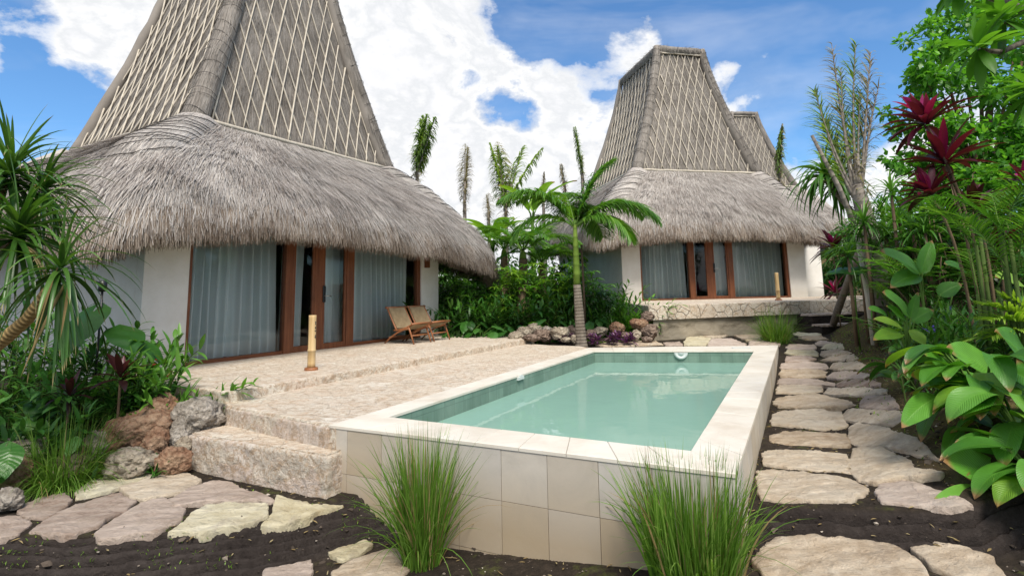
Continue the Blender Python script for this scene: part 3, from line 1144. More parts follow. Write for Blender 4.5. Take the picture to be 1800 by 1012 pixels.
# water sheet
mbw = MB()
nu, nv_ = 60, 120
u = np.linspace(0, 1, nu)[None, :, None]; v = np.linspace(0, 1, nv_)[:, None, None]
wc = [p + nrm(p - (iNL + iNR + iFR + iFL) / 4) * .008 for p in inner]
g = (wc[0] * (1 - u) + wc[1] * u) * (1 - v) + (wc[3] * (1 - u) + wc[2] * u) * v
V = np.concatenate([g, np.full(g.shape[:2] + (1,), zw)], -1).reshape(-1, 3)
ii = np.arange(nv_ - 1)[:, None] * nu + np.arange(nu - 1)[None]
mbw.add(V, np.stack([ii, ii + 1, ii + nu + 1, ii + nu], -1).reshape(-1, 4))
tag(mbw.build('water', M_['water']), kind='structure')


# ------------------------------------------------------------------ flagstones
def flagstone(poly_px, z_off, mat, label, group, seed, cat='flagstone', thick=.075, name='flagstone'):
    P = np.array([hit(x, y) for x, y in poly_px])
    c = P.mean(0)
    P = c + (P - c) * (1.03 if seed < 40 else 1.02)
    # resample outline, roughen
    ring = []
    n = len(P)
    for a_, b_ in zip(P, np.roll(P, -1, 0)):
        k = max(2, int(np.linalg.norm(b_ - a_) / .018))
        for i in range(k):
            ring.append(a_ + (b_ - a_) * i / k)
    ring = np.array(ring)
    # round the corners a little
    for _ in range(0):
        ring = .5 * ring + .25 * (np.roll(ring, 1, 0) + np.roll(ring, -1, 0))
    dr = nrm(ring[:, :2] - c[:2])
    ring[:, :2] += dr * (fbm2(ring[:, 0], ring[:, 1], 8., 5, seed * 1.7) * .045 + fbm2(ring[:, 0], ring[:, 1], 34., 2, seed) * .012)[:, None]
    m_ = len(ring)
    # best-fit plane of ground under the stone
    G = np.c_[ring[:, 0] - c[0], ring[:, 1] - c[1], np.ones(m_)]
    gzv = ground_z(ring[:, 0], ring[:, 1])
    co, *_ = np.linalg.lstsq(G, gzv, rcond=None)
    top = lambda X, Y: co[0] * (X - c[0]) + co[1] * (Y - c[1]) + co[2] + z_off
    rows = []
    for s, dz, k in ((1.0, -thick, 0), (1.015, -.024, .4), (1.006, -.004, .9), (.99, 0, 1), (.92, 0, 1), (.82, 0.001, 1), (.70, .002, 1), (.58, .002, 1), (.46, .003, 1), (.34, .003, 1), (.2, .003, 1)):
        X = c[0] + (ring[:, 0] - c[0]) * s; Y = c[1] + (ring[:, 1] - c[1]) * s
        Z = top(X, Y) + dz + k * (np.round((fbm2(X, Y, 4., 5, seed) + .25 * fbm2(X, Y, 17., 3, seed)) * 5) / 5 * .022 + fbm2(X, Y, 5., 5, seed) * .012 + np.abs(fbm2(X, Y, 13., 3, seed)) * .010)
        rows.append(np.stack([X, Y, Z], -1))
    V = np.concatenate(rows)
    V = np.concatenate([V, [[c[0], c[1], top(c[0], c[1]) + .004]]])
    i = np.arange(len(rows) - 1)[:, None] * m_; j = np.arange(m_)[None]
    area = np.sum(ring[:, 0] * np.roll(ring[:, 1], -1) - ring[:, 1] * np.roll(ring[:, 0], -1))
    q_ = np.stack([i + j, i + (j + 1) % m_, i + m_ + (j + 1) % m_, i + m_ + j], -1).reshape(-1, 4)
    t_ = np.stack([(len(rows) - 1) * m_ + np.arange(m_), (len(rows) - 1) * m_ + (np.arange(m_) + 1) % m_, np.full(m_, len(V) - 1)], -1)
    if area < 0:
        q_ = q_[:, ::-1]; t_ = t_[:, ::-1]
    mb = MB()
    off = np.array([c[0], c[1], co[2]])
    mb.add(V - off, q_, t_, rnd=np.random.default_rng(seed).random())
    o = mb.build(name, mat, None, True, loc=off)
    return tag(o, label, cat, group)


Z3 = lambda pts: [(x / 2.5686, y / 2.5686 + 618) for x, y in pts]
Z2 = lambda pts: [(1200 + x / 2.568, 618 + y / 2.568) for x, y in pts]
B, PK, CRM = M_['flag_beige'], M_['flag_pink'], M_['flag_cream']
LEFT_STONES = [
    (Z3([(75, 715), (180, 668), (290, 655), (322, 680), (300, 715), (215, 762), (120, 765)]), PK, 'small rounded pinkish flagstone just below the left grass clump'),
    (Z3([(140, 825), (250, 745), (420, 680), (540, 655), (598, 690), (560, 730), (480, 770), (440, 800), (300, 845), (190, 825)]), PK, 'long pink flagstone above the mud face, second from the left end'),
    (Z3([(340, 640), (400, 600), (540, 565), (650, 560), (672, 572), (600, 610), (480, 645), (360, 668)]), CRM, 'narrow cream flagstone in front of the pale boulder'),
    (Z3([(555, 625), (640, 585), (790, 550), (840, 550), (905, 600), (860, 635), (760, 655), (640, 680), (590, 670)]), B, 'tan flagstone directly in front of the step block left corner'),
    (Z3([(430, 830), (520, 755), (640, 700), (730, 682), (780, 700), (838, 720), (810, 770), (720, 820), (600, 855), (450, 866)]), PK, 'bumpy pinkish brown flagstone at the mud edge, middle of the lower row'),
    (Z3([(765, 680), (870, 625), (960, 597), (1040, 605), (1130, 640), (1240, 680), (1200, 692), (1100, 685), (940, 690), (800, 708)]), PK, 'mauve wedge flagstone lying along the foot of the stone step'),
    (Z3([(765, 830), (830, 770), (930, 708), (1050, 700), (1205, 700), (1200, 740), (1130, 790), (1080, 815), (930, 840)]), CRM, 'greenish cream flagstone at the mud edge beside the mossy joint'),
    (Z3([(1180, 805), (1210, 750), (1250, 686), (1400, 690), (1530, 715), (1420, 750), (1350, 780), (1255, 820)]), CRM, 'cream triangular flagstone nearest the pool corner'),
    (Z3([(-40, 770), (90, 762), (135, 790), (80, 835), (0, 858), (-60, 870)]), PK, 'pinkish flagstone cut by the left edge of the photo'),
    (Z3([(1490, 920), (1560, 890), (1640, 862), (1685, 885), (1640, 925), (1550, 955)]), CRM, 'small cream stone at the foot of the mud bank, left of the front grass clump'),
    (Z3([(1191, 1000), (1280, 985), (1390, 965), (1415, 1000), (1400, 1060), (1200, 1070)]), PK, 'pinkish stone at the bottom edge of the photo beside the moss patch'),
    (Z3([(1500, 1005), (1600, 950), (1720, 920), (1800, 905), (1870, 960), (1800, 1060), (1540, 1070)]), B, 'large beige stone under the front left grass clump'),
]
for i, (poly, mt_, lab) in enumerate(LEFT_STONES):
    flagstone(poly, .028, mt_, lab, 'flagstones set in mud left of the pool', 11 + i)
E1 = lambda pts: [(1380 + x / 8.433, 520 + y / 8.433) for x, y in pts]
R_STONES = [
    (Z2([(342, 545), (470, 545), (620, 570), (760, 585), (842, 632), (830, 658), (700, 685), (480, 680), (350, 668)]), B, 'large pale beige stone at the near lip of the garden path, beside the pool wall'),
    (Z2([(860, 645), (900, 612), (1000, 603), (1120, 612), (1240, 655), (1305, 712), (1260, 728), (1090, 715), (920, 685)]), PK, 'grey and red stained stone at the near lip of the path under the big leaves'),
    (Z2([(362, 470), (420, 452), (600, 455), (738, 470), (745, 520), (738, 548), (600, 540), (480, 530), (365, 515)]), B, 'left stone in the second row of the path from the near lip'),
    (Z2([(755, 480), (770, 452), (900, 452), (1060, 500), (1175, 560), (1160, 585), (1000, 600), (870, 606), (790, 585), (758, 555)]), B, 'broad tan stone tapering right in the second row from the near lip'),
    (Z2([(395, 385), (460, 368), (600, 370), (735, 382), (748, 412), (742, 440), (600, 432), (480, 425), (398, 412)]), B, 'left stone in the third row of the path from the near lip'),
    (Z2([(752, 360), (790, 335), (920, 345), (1040, 385), (1110, 440), (1152, 490), (1060, 480), (940, 445), (800, 435), (752, 410)]), B, 'big fan shaped stone in the third row of the path, tapering right'),
    (Z2([(400, 300), (440, 278), (600, 272), (715, 278), (740, 345), (640, 358), (500, 345), (405, 335)]), B, 'left stone in the fourth row of the path from the near lip'),
    (Z2([(727, 295), (745, 270), (860, 266), (1000, 282), (1005, 325), (940, 335), (800, 322), (730, 318)]), B, 'right stone in the fourth row of the path from the near lip'),
    (Z2([(410, 225), (440, 200), (600, 198), (790, 218), (795, 240), (740, 258), (560, 262), (430, 255)]), B, 'long left stone in the fifth row of the path from the near lip'),
    (Z2([(803, 235), (825, 208), (930, 205), (975, 240), (975, 262), (880, 265), (810, 260)]), PK, 'small mauve stone at the right of the fifth path row'),
    (Z2([(422, 175), (440, 158), (560, 155), (628, 165), (628, 185), (560, 192), (425, 190)]), B, 'left stone in the sixth row of the path'),
    (Z2([(632, 190), (660, 175), (780, 165), (920, 178), (915, 195), (800, 208), (690, 205)]), B, 'long right stone in the sixth row of the path'),
    (Z2([(432, 145), (440, 125), (560, 124), (690, 140), (690, 158), (640, 165), (500, 155), (435, 152)]), PK, 'left stone in the seventh row of the path'),
    (Z2([(695, 155), (740, 130), (840, 128), (898, 152), (895, 162), (780, 164), (700, 165)]), PK, 'right stone in the seventh row of the path'),
    (Z2([(440, 105), (450, 85), (560, 82), (650, 95), (640, 118), (540, 122), (445, 118)]), B, 'left stone in the eighth row of the path'),
    (Z2([(650, 118), (680, 96), (760, 94), (842, 108), (842, 124), (740, 128), (655, 128)]), PK, 'right stone in the eighth row of the path'),
    (Z2([(442, 75), (450, 58), (560, 48), (640, 60), (660, 78), (600, 84), (450, 80)]), PK, 'left stone in the ninth row of the path'),
    (Z2([(665, 80), (680, 56), (780, 48), (830, 66), (825, 82), (720, 90)]), B, 'right stone in the ninth row of the path'),
    (Z2([(463, 45), (470, 24), (560, 22), (605, 35), (560, 48), (465, 54)]), PK, 'left stone in the tenth row of the path'),
    (Z2([(615, 38), (680, 24), (770, 18), (790, 32), (770, 44), (640, 46)]), B, 'right stone in the tenth row of the path'),
    (E1([(5, 850), (50, 810), (460, 825), (500, 870), (490, 900), (120, 885)]), CRM, 'left cream stone in the eleventh row, by the far pool corner'),
    (E1([(515, 880), (540, 830), (780, 808), (985, 850), (860, 890), (600, 910)]), B, 'right stone in the eleventh row of the path'),
    (E1([(10, 770), (60, 735), (420, 725), (470, 770), (440, 805), (60, 810)]), PK, 'left stone in the twelfth row, below the far grass clump'),
    (E1([(530, 785), (620, 725), (860, 735), (875, 790), (720, 800)]), CRM, 'right stone in the twelfth row of the path'),
    (E1([(440, 700), (520, 675), (800, 700), (820, 715), (620, 735), (460, 735)]), PK, 'thin stone between the twelfth and thirteenth rows of the path'),
    (E1([(210, 630), (300, 605), (540, 615), (660, 655), (560, 672), (300, 660)]), B, 'stone in the thirteenth row, just before the foot of the leaning pole'),
    (E1([(120, 570), (240, 540), (540, 535), (545, 570), (500, 600), (200, 600)]), CRM, 'last stone of the path at the foot of the earth stairs'),
    (Z2([(320, 965), (380, 880), (440, 848), (560, 840), (740, 840), (860, 868), (960, 920), (1060, 985), (1100, 1040), (400, 1060)]), B, 'biggest beige slab at the bottom of the photo below the path lip'),
    (Z2([(1030, 905), (1100, 875), (1220, 872), (1300, 905), (1400, 960), (1460, 1030), (1300, 1050), (1150, 1000)]), B, 'brown beige slab at the bottom right below the path lip'),
]
for i, (poly, mt_, lab) in enumerate(R_STONES):
    flagstone(poly, .022, mt_, lab, 'stepping stones of the garden path', 40 + i)
Z7 = lambda pts: [(1100 + x / 3.6, 360 + y / 3.6) for x, y in pts]
B_STONES = [
    ([(1048, 608), (1075, 603), (1100, 602), (1150, 601), (1163, 607), (1100, 610), (1060, 610)], B, 'long stone behind the far pool edge, nearest the palm'),
    ([(1165, 605), (1195, 603), (1199, 609), (1170, 609)], PK, 'small stone behind the far pool edge, left of the raised pale slab'),
    ([(1203, 602), (1210, 594), (1235, 594), (1250, 597), (1243, 606), (1240, 609), (1203, 608)], CRM, 'raised pale slab behind the far pool edge, above the inlet'),
    ([(1245, 605), (1252, 598), (1285, 597), (1311, 606), (1308, 610), (1245, 609)], PK, 'smooth grey pink slab behind the far pool edge'),
    ([(1292, 592), (1330, 590), (1360, 597), (1352, 601), (1312, 600)], B, 'beige slab behind the pool, in front of the far grass clump'),
    ([(1318, 603), (1350, 602), (1372, 604), (1370, 609), (1318, 609)], PK, 'flat stone at the far right pool corner'),
    ([(1230, 592), (1265, 588), (1282, 590), (1265, 595), (1240, 594)], B, 'small far stone against the concrete base of the second house deck'),
]
for i, (poly, mt_, lab) in enumerate(B_STONES):
    flagstone(poly, .035, mt_, lab, 'paving stones behind the pool', 90 + i)


# ------------------------------------------------------------------ boulders
import bmesh
_bm = bmesh.new(); bmesh.ops.create_icosphere(_bm, subdivisions=5, radius=1.0)
ICO_V = np.array([v.co[:] for v in _bm.verts]); ICO_T = np.array([[v.index for v in f.verts] for f in _bm.faces]); _bm.free()
_bm = bmesh.new(); bmesh.ops.create_icosphere(_bm, subdivisions=3, radius=1.0)
ICO3_V = np.array([v.co[:] for v in _bm.verts]); ICO3_T = np.array([[v.index for v in f.verts] for f in _bm.faces]); _bm.free()


def boulder(cpx, cpy, wpx, hpx, Y, mat, label, group, seed, flat=.8, small=False, lump=1.0):
    c = Py(cpx, cpy, Y)
    sx, sz = wpx / 2 / F_PX * Y * 1.02, hpx / 2 / F_PX * Y * 1.05
    V0, T0 = (ICO3_V, ICO3_T) if small else (ICO_V, ICO_T)
    d = fbm(V0 * 1.15 + seed * 3.1, 3) * .42 * lump
    d2 = fbm(V0 * 3.2 + seed * 1.7, 4)
    d3 = np.abs(fbm(V0 * 7.5 + seed, 3))
    r = 1 + d + .20 * d2 - .22 * d3
    if not small:
        r = r + .07 * fbm(V0 * 19 + seed, 2)
    V = V0 * r[:, None] * np.array([sx, max(sx, sz) * flat, sz])
    a_ = seed * 1.3
    mb = MB()
    mb.add(V, None, T0, rnd=.5)
    o = mb.build('boulder', mat, None, True, loc=c)
    return tag(o, label, 'rock', group)


RB, RP, RG, RD = M_['rock_brown'], M_['rock_pale'], M_['rock_grey'], M_['rock_dark']
GL = 'boulders beside the left steps'
LEFT_ROCKS = [
    (283, 722, 46, 50, 6.15, RB, 'rust brown boulder on top of the pile, standing upright beside the terrace corner'),
    (246, 757, 112, 74, 5.95, RB, 'largest rust brown boulder in the left pile, below the upright one'),
    (343, 735, 86, 62, 6.1, RG, 'craggy white and grey boulder leaning on the terrace riser'),
    (318, 770, 46, 60, 5.92, RG, 'grey boulder wedged behind the left end of the step block'),
    (277, 780, 42, 46, 5.75, RB, 'small knobbly brown boulder in the middle of the pile'),
    (231, 813, 78, 46, 5.55, RP, 'squat pale cream boulder at the front of the pile'),
    (304, 812, 54, 46, 5.6, RB, 'round brown boulder touching the step block corner'),
    (322, 785, 26, 28, 5.75, RP, 'fist sized pale stone tucked against the step block'),
    (172, 787, 46, 52, 5.7, RP, 'pale boulder half hidden by the right side of the left grass clump'),
    (62, 786, 92, 34, 5.6, RP, 'long slanting cream boulder behind the left grass clump'),
    (8, 795, 46, 38, 5.5, RP, 'pale rock at the left photo edge behind the grass'),
    (26, 832, 66, 54, 5.2, RB, 'pinkish brown rock at the left photo edge, left of the grass clump'),
    (205, 800, 30, 26, 5.75, RP, 'small pale stone between the grass clump and the squat boulder'),
    (12, 880, 44, 34, 4.75, RG, 'grey rock at the left photo edge below the grass clump'),
    (128, 815, 60, 40, 5.5, RD, 'dark rock in the shade inside the left grass clump'),
]
for i, a_ in enumerate(LEFT_ROCKS):
    boulder(*a_, GL, 3 + i)
GM = 'rocks edging the bed behind the pool terrace'
mid_rocks = [
    (907, 592, 24, 18, 12.9, RP, 'rounded pale rock at the left end of the bed edging'), (922, 583, 26, 18, 13.1, RP, 'pale rock second from the left end of the bed edging'),
    (939, 578, 24, 20, 13.2, RP, 'tall pale rock standing highest in the left part of the edging'), (935, 593, 36, 12, 12.7, RD, 'flat dark stone lying on the terrace edge'),
    (956, 590, 32, 22, 12.8, RD, 'dark brown rock left of the palm, in the middle of the row'), (961, 579, 18, 10, 13.2, RG, 'small white grey stone on top of the edging left of the palm'),
    (984, 586, 34, 24, 12.7, RP, 'ochre rock with dark hollows left of the palm foot'), (1003, 582, 18, 16, 12.9, RD, 'dark rock under the purple plant left of the palm'),
    (1011, 595, 16, 14, 12.3, RP, 'pale upright stone touching the palm foot'), (995, 597, 20, 9, 12.4, RP, 'low pale stone before the palm foot'),
    (1038, 588, 22, 18, 12.7, RD, 'dark rock right of the palm foot'), (1055, 582, 26, 16, 12.9, RP, 'pale rock behind the purple plants right of the palm'),
    (1086, 578, 26, 22, 12.8, RB, 'orange brown rock in the middle of the right edging'), (1100, 592, 22, 16, 12.5, RD, 'dark low rock among the purple plants'),
    (1124, 570, 30, 20, 12.7, RB, 'reddish rock near the deck corner of the second house'), (1138, 557, 26, 16, 12.9, RD, 'brown rock on top of the edging against the deck mosaic'),
    (1118, 588, 18, 16, 12.5, RP, 'pale small rock below the reddish rock'), (1142, 582, 26, 24, 12.6, RD, 'dark rock against the concrete base of the deck'),
    (1070, 597, 18, 8, 12.3, RD, 'low dark stone behind the pool corner'), (1137, 596, 20, 10, 12.4, RD, 'low dark stone at the foot of the concrete base'),
]
for i, a_ in enumerate(mid_rocks):
    boulder(*a_, GM, 33 + i, small=False)
# ------------------------------------------------------------------ thatched houses
def rring(a, b, r, ns=36, nc=12):
    """rounded rectangle ring, half sizes a (x) and b (y); starts at front-left, runs anticlockwise seen from above"""
    pts, cor = [], []
    for (cx, cy, a0) in ((a - r, -(b - r), -90), (a - r, b - r, 0), (-(a - r), b - r, 90), (-(a - r), -(b - r), 180)):
        for i in range(nc + 1):
            t = R(a0 + 90 * i / nc)
            pts.append((cx + r * math.cos(t), cy + r * math.sin(t)))
            cor.append(1.0 - abs(i / nc - .5) * 1.0)
        nx_ = {-90: (a, b - r), 0: (-(a - r), b), 90: (-a, -(b - r)), 180: (a - r, -b)}[a0]
        p0 = pts[-1]
        for i in range(1, ns):
            f = i / ns
            pts.append((p0[0] + (nx_[0] - p0[0]) * f, p0[1] + (nx_[1] - p0[1]) * f))
            cor.append(max(0, .5 * (1 - 2 * min(f, 1 - f) * 2.2)))
    return np.array(pts), np.array(cor)


def grid_loft(mb, rows, st_u, st_v, rnd=.5, flip=False):
    V = np.stack(rows)                     # nr, n, 3
    nr, n = V.shape[:2]
    i = np.arange(nr - 1)[:, None] * n; j = np.arange(n)[None]
    q = np.stack([i + j, i + (j + 1) % n, i + n + (j + 1) % n, i + n + j], -1).reshape(-1, 4)
    if flip: q = q[:, ::-1]
    st = np.stack([np.broadcast_to(st_u, (nr, n)), np.broadcast_to(np.asarray(st_v)[:, None], (nr, n))], -1).reshape(-1, 2)
    mb.add(V.reshape(-1, 3), q, rnd=rnd, st=st)
    return V


def loft_strands(mb, V, N, vlo, vhi, L, Wd, lift=.02, jit=.18, droop=.2, pw=1., sel=None, dirz=0., seg=2, rlo=0., rhi=1.):
    """straws lying down the slope of a lofted grid; V rows run from top to bottom"""
    nr, n = V.shape[:2]
    # probability by cell length so that straws spread evenly over the surface
    seglen = np.linalg.norm(np.roll(V[-1], -1, 0) - V[-1], axis=1)
    if sel is not None:
        seglen = seglen * sel
    cdf = np.cumsum(seglen); cdf /= cdf[-1]
    j = np.searchsorted(cdf, rng.random(N)); fj = rng.random(N)
    v = vlo + (vhi - vlo) * rng.random(N) ** pw
    x = v * (nr - 1); i = np.minimum(x.astype(int), nr - 2); fi = x - i
    j2 = (j + 1) % n
    P = (V[i, j] * (1 - fj)[:, None] + V[i, j2] * fj[:, None]) * (1 - fi)[:, None] + (V[i + 1, j] * (1 - fj)[:, None] + V[i + 1, j2] * fj[:, None]) * fi[:, None]
    dn = nrm(V[i + 1, j] * (1 - fj)[:, None] + V[i + 1, j2] * fj[:, None] - V[i, j] * (1 - fj)[:, None] - V[i, j2] * fj[:, None])
    ac = nrm(V[i, j2] - V[i, j])
    nm = nrm(np.cross(dn, ac)); nm = np.where(nm[:, 2:3] < 0, -nm, nm)
    clump = fbm(P * 2.3, 2)[:, None]
    d = nrm(dn + ac * (rng.normal(size=(N, 1)) * jit + clump * .22) + nm * (rng.random((N, 1)) * lift * 6) + np.array([0, 0, dirz]))
    rnd = np.clip(rlo + (rhi - rlo) * (rng.random(N) * .8 + .2 * (fbm(P * 1.7, 3) + .5)), 0, 1)
    ribbons(mb, P + nm * (rng.random((N, 1)) * lift), d, rng.uniform(L[0], L[1], N), Wd * rng.uniform(.6, 1.4, N), droop * rng.random(N), seg,
            lambda q_: np.clip(1.05 - q_, .15, 1) ** .5, side=nrm(np.cross(d, nm)), rnd=rnd)


def thatched_house(label, A, az, zb, prm, detail=1.0, full=True):
    rot = math.pi / 2 - az
    h = thing('thatched_house', label, 'house', (A[0], A[1], zb), rot)
    g = lambda k, dflt: prm.get(k, dflt)
    zp, zt, ze = g('zp', 4.3), g('zt', 9.9), g('ze', 2.03)
    tc, kc = 3.65, 3.6
    bw, tw, bd, td = 2.45, g('tw', .88), g('bd', 2.68), g('td', 1.80)
    kt = .92 + bd
    H = zt - zp
    fr = lambda s: (1 - s) ** 1.3
    wf = lambda s: tw + (bw - tw) * fr(s)
    df = lambda s: td + (bd - td) * fr(s)
    Wl = 7.2
    # walls
    mb = MB()
    for (a, b_, c, d) in ((0, .68, 0, .2), (0, .2, .2, 7.2), (6.5, Wl, 0, .2), (Wl - .2, Wl, .2, 7.2), (.2, Wl - .2, 7.0, 7.2)):
        add_box(mb, a, b_, c, d, -.6, 2.75, .006)
    add_box(mb, .683, 6.497, .02, .2, 2.36, 2.75)
    if g('annex', False):
        add_box(mb, Wl + .003, 8.55, .75, .95, -.6, 2.4, .006)
        add_box(mb, 8.35, 8.55, .953, 6.2, -.6, 2.4, .006)
    wall = mb.build('wall', M_['plaster'], h, False)
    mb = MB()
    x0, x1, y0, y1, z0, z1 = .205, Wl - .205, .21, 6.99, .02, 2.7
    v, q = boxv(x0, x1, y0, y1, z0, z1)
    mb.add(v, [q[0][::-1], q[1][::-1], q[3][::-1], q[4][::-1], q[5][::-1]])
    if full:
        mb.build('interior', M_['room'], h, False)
    else:
        mb = MB(); add_box(mb, .683, 6.497, .02, .2, -.6, 2.357); mb.build('front_wall', M_['plaster'], h, False)
    # ---------------- glazed front
    if full:
        s0, s1 = g('stile', (3.21, 3.47))
        posts = [(.683, .745), (2.52, 2.70), (4.05, 4.26), (6.385, 6.497)]
        for (a, b_) in posts:
            m_ = MB(); add_box(m_, a, b_, .03, .17, -.01, 2.358, .008); m_.build('post', M_['teak'], h, False)
        for (a, b_) in ((.748, 2.517), (4.263, 6.382)):
            m_ = MB()
            add_box(m_, a, b_, .05, .15, -.01, .062, .005)
            f = m_.build('window', M_['teak_h'], h, False)
            m_ = MB(); add_box(m_, a, b_, .05, .15, 2.28, 2.355, .005); m_.build('head_rail', M_['teak_h'], f, False)
            m_ = MB(); m_.add([(a, .10, .06), (b_, .10, .06), (b_, .10, 2.28), (a, .10, 2.28)], [(0, 1, 2, 3)])
            m_.build('pane', M_['glass'], f, False)
        for (a, b_, sl, sr, lock) in ((2.705, s0 - .003, .045, .05, False), (s0, 4.045, s1 - s0, .05, True)):
            m_ = MB()
            add_box(m_, a, a + sl, .045, .105, .0, 2.35, .005)
            add_box(m_, b_ - sr, b_, .045, .105, .0, 2.35, .005)
            add_box(m_, a + sl + .001, b_ - sr - .001, .048, .102, .0, .115, .004)
            add_box(m_, a + sl + .001, b_ - sr - .001, .048, .102, 2.2, 2.35, .004)
            dr = m_.build('door', M_['teak'], h, False)
            m_ = MB(); m_.add([(a + sl, .075, .11), (b_ - sr, .075, .11), (b_ - sr, .075, 2.2), (a + sl, .075, 2.2)], [(0, 1, 2, 3)])
            m_.build('pane', M_['glass'], dr, False)
            if lock:
                lx = s1 - .03
                m_ = MB(); add_box(m_, lx - .035, lx + .035, .018, .045, .93, 1.26, .008); m_.build('lock', M_['black'], dr, False)
                m_ = MB()
                tube(m_, [(lx, .02, 1.06), (lx, -.03, 1.06)], .009, 8)
                tube(m_, [(lx - .008, -.03, 1.06), (lx + .06, -.032, 1.06), (lx + .135, -.028, 1.058)], .010, 8)
                m_.build('handle', M_['steel'], dr)
        # curtains hang inside, each a thing of its own
        for (a, b_, lab, ph) in g('curtains', []):
            m_ = MB()
            nx_, nz_ = int((b_ - a) / .012), 14
            X = np.linspace(a, b_, nx_)[None]; Z = np.linspace(.03, 2.55, nz_)[:, None]
            wv = np.sin(X * 34 + ph + 1.6 * np.sin(X * 5.3 + ph * 2) + .35 * np.sin(Z * 1.2 + X * 2)) * (.10 + .03 * np.sin(X * 7 + ph)) + .022 * np.sin(X * 71 + ph + Z * .6)
            fl = (1 - Z / 2.55)
            Yc = .42 + wv * (.75 + .35 * fl)
            Xs = X + .05 * fl * np.sin(X * 3 + ph)
            V = np.stack([np.broadcast_to(Xs, (nz_, nx_)), Yc, np.broadcast_to(Z, (nz_, nx_))], -1)
            c0 = np.array([(a + b_) / 2, .4, 0])
            i = np.arange(nz_ - 1)[:, None] * nx_; j = np.arange(nx_ - 1)[None]
            m_.add((V - c0).reshape(-1, 3), np.stack([i + j, i + j + 1, i + nx_ + j + 1, i + nx_ + j], -1).reshape(-1, 4))
            Rm = np.array([[math.cos(rot), -math.sin(rot), 0], [math.sin(rot), math.cos(rot), 0], [0, 0, 1]])
            o = m_.build('curtain', M_['curtain'], None, True, loc=Rm @ c0 + np.array([A[0], A[1], zb]), rotz=rot)
            tag(o, lab, 'curtain', 'sheer curtains behind the glass fronts')
    # ---------------- roof skirt
    er_a, er_b, esh = g('ea', 4.93), g('eb', 4.65), g('esh', 0.)
    P1 = g('bulge', (.66, .30))
    rows, vv = [], []
    nV = 26
    for i in range(nV + 1):
        t = i / nV
        u_ = 1 - t
        hx = 3 * u_ * u_ * t * .41 + 3 * u_ * t * t * .945 + t ** 3
        hz = 3 * u_ * u_ * t * .34 + 3 * u_ * t * t * .64 + t ** 3
        a = bw + .22 + (er_a - bw - .22) * hx
        b_ = bd + .16 + (er_b - bd - .16) * hx
        r = .42 + .50 * hx
        ring, cor = rring(a, b_, r)
        z = zp - .02 - (zp - .02 - ze) * hz - g('sag', .3) * cor * t ** 2 - .03 * (ring[:, 0] + 0.) * t ** 2 * g('tilt', 1.)
        P = np.concatenate([ring + np.array([tc + esh * hx, kt + (kc - kt) * hx]), (np.zeros(len(ring)) + z)[:, None]], 1)
        bumpy = fbm(P * 1.2, 3) * .09 * min(1, t * 3) + fbm(P * 3.7, 3) * .035
        rows.append(P + np.concatenate([nrm(ring) * bumpy[:, None] * .7, (bumpy * .7)[:, None]], 1)); vv.append(t)
    per = np.concatenate([[0], np.cumsum(np.linalg.norm(np.diff(rows[-1][:, :2], axis=0), axis=1))])
    slen = np.array(vv) * 3.6
    mb = MB()
    SK = grid_loft(mb, rows, per, slen, flip=True)
    roof = mb.build('roof', M_['thatch'], h)
    n = SK.shape[1]
    # underside and a thick eave lip
    mb = MB()
    lip = SK[-1] + np.array([0, 0, -.05])
    inr, _ = rring(3.65, 3.65, .1)
    inner_ring = np.concatenate([inr + np.array([tc, kc]), np.full((n, 1), 2.70)], 1)
    mid1 = SK[-1] * .93 + inner_ring * .07 + np.array([0, 0, -.10])
    grid_loft(mb, [SK[-1], lip, mid1, inner_ring], per, [0, .1, .3, 1.5], flip=True, rnd=.2)
    mb.build('eave_underside', M_['thatch'], roof)
    # straw coat; thin it out on the sides that face away
    sel = np.ones(n)
    ang = SK[-1][:, :2] - np.array([tc, kc])
    sel[ang[:, 1] > 2.5] = .12
    mb = MB()
    Nn = int(95000 * detail)
    wd = .0078 / math.sqrt(detail) * 1.05
    loft_strands(mb, SK, Nn, 0., .99, (.16, .42), wd, .03, .13, .15, .8, sel)
    mb.build('straw_coat', M_['straw'], roof, False)
    mb = MB()
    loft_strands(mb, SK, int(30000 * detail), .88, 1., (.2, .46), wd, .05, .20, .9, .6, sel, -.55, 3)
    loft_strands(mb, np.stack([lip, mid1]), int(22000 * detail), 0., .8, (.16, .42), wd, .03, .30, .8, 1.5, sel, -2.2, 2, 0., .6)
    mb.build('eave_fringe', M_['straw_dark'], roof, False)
    # ---------------- tower
    rows, vv = [], []
    nT = 26
    for i in range(nT + 1):
        s = 1 - i / nT
        ring, _ = rring(wf(s) + .04, df(s) + .02, .22, 18, 5)
        z = zp + s * H
        P = np.concatenate([ring + np.array([tc, kt]), np.full((len(ring), 1), z)], 1)
        bumpy = fbm(P * 1.6, 3) * .04
        rows.append(P + np.concatenate([nrm(ring) * bumpy[:, None], np.zeros((len(ring), 1))], 1)); vv.append((1 - s) * H)
    rg = rows[-1][:, :2]
    per2 = np.concatenate([[0], np.cumsum(np.linalg.norm(np.diff(rg, axis=0), axis=1))])
    mb = MB()
    TW = grid_loft(mb, rows, per2, vv, flip=True)
    nt = TW.shape[1]
    tower = mb.build('tower', M_['thatch'], roof)
    sel2 = np.ones(nt)
    sel2[(TW[-1][:, 1] - kt) > 1.5] = .1
    mb = MB()
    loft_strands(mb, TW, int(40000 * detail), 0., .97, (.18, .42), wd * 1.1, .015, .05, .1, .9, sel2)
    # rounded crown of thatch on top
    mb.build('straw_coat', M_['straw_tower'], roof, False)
    mb = MB()
    rows = []
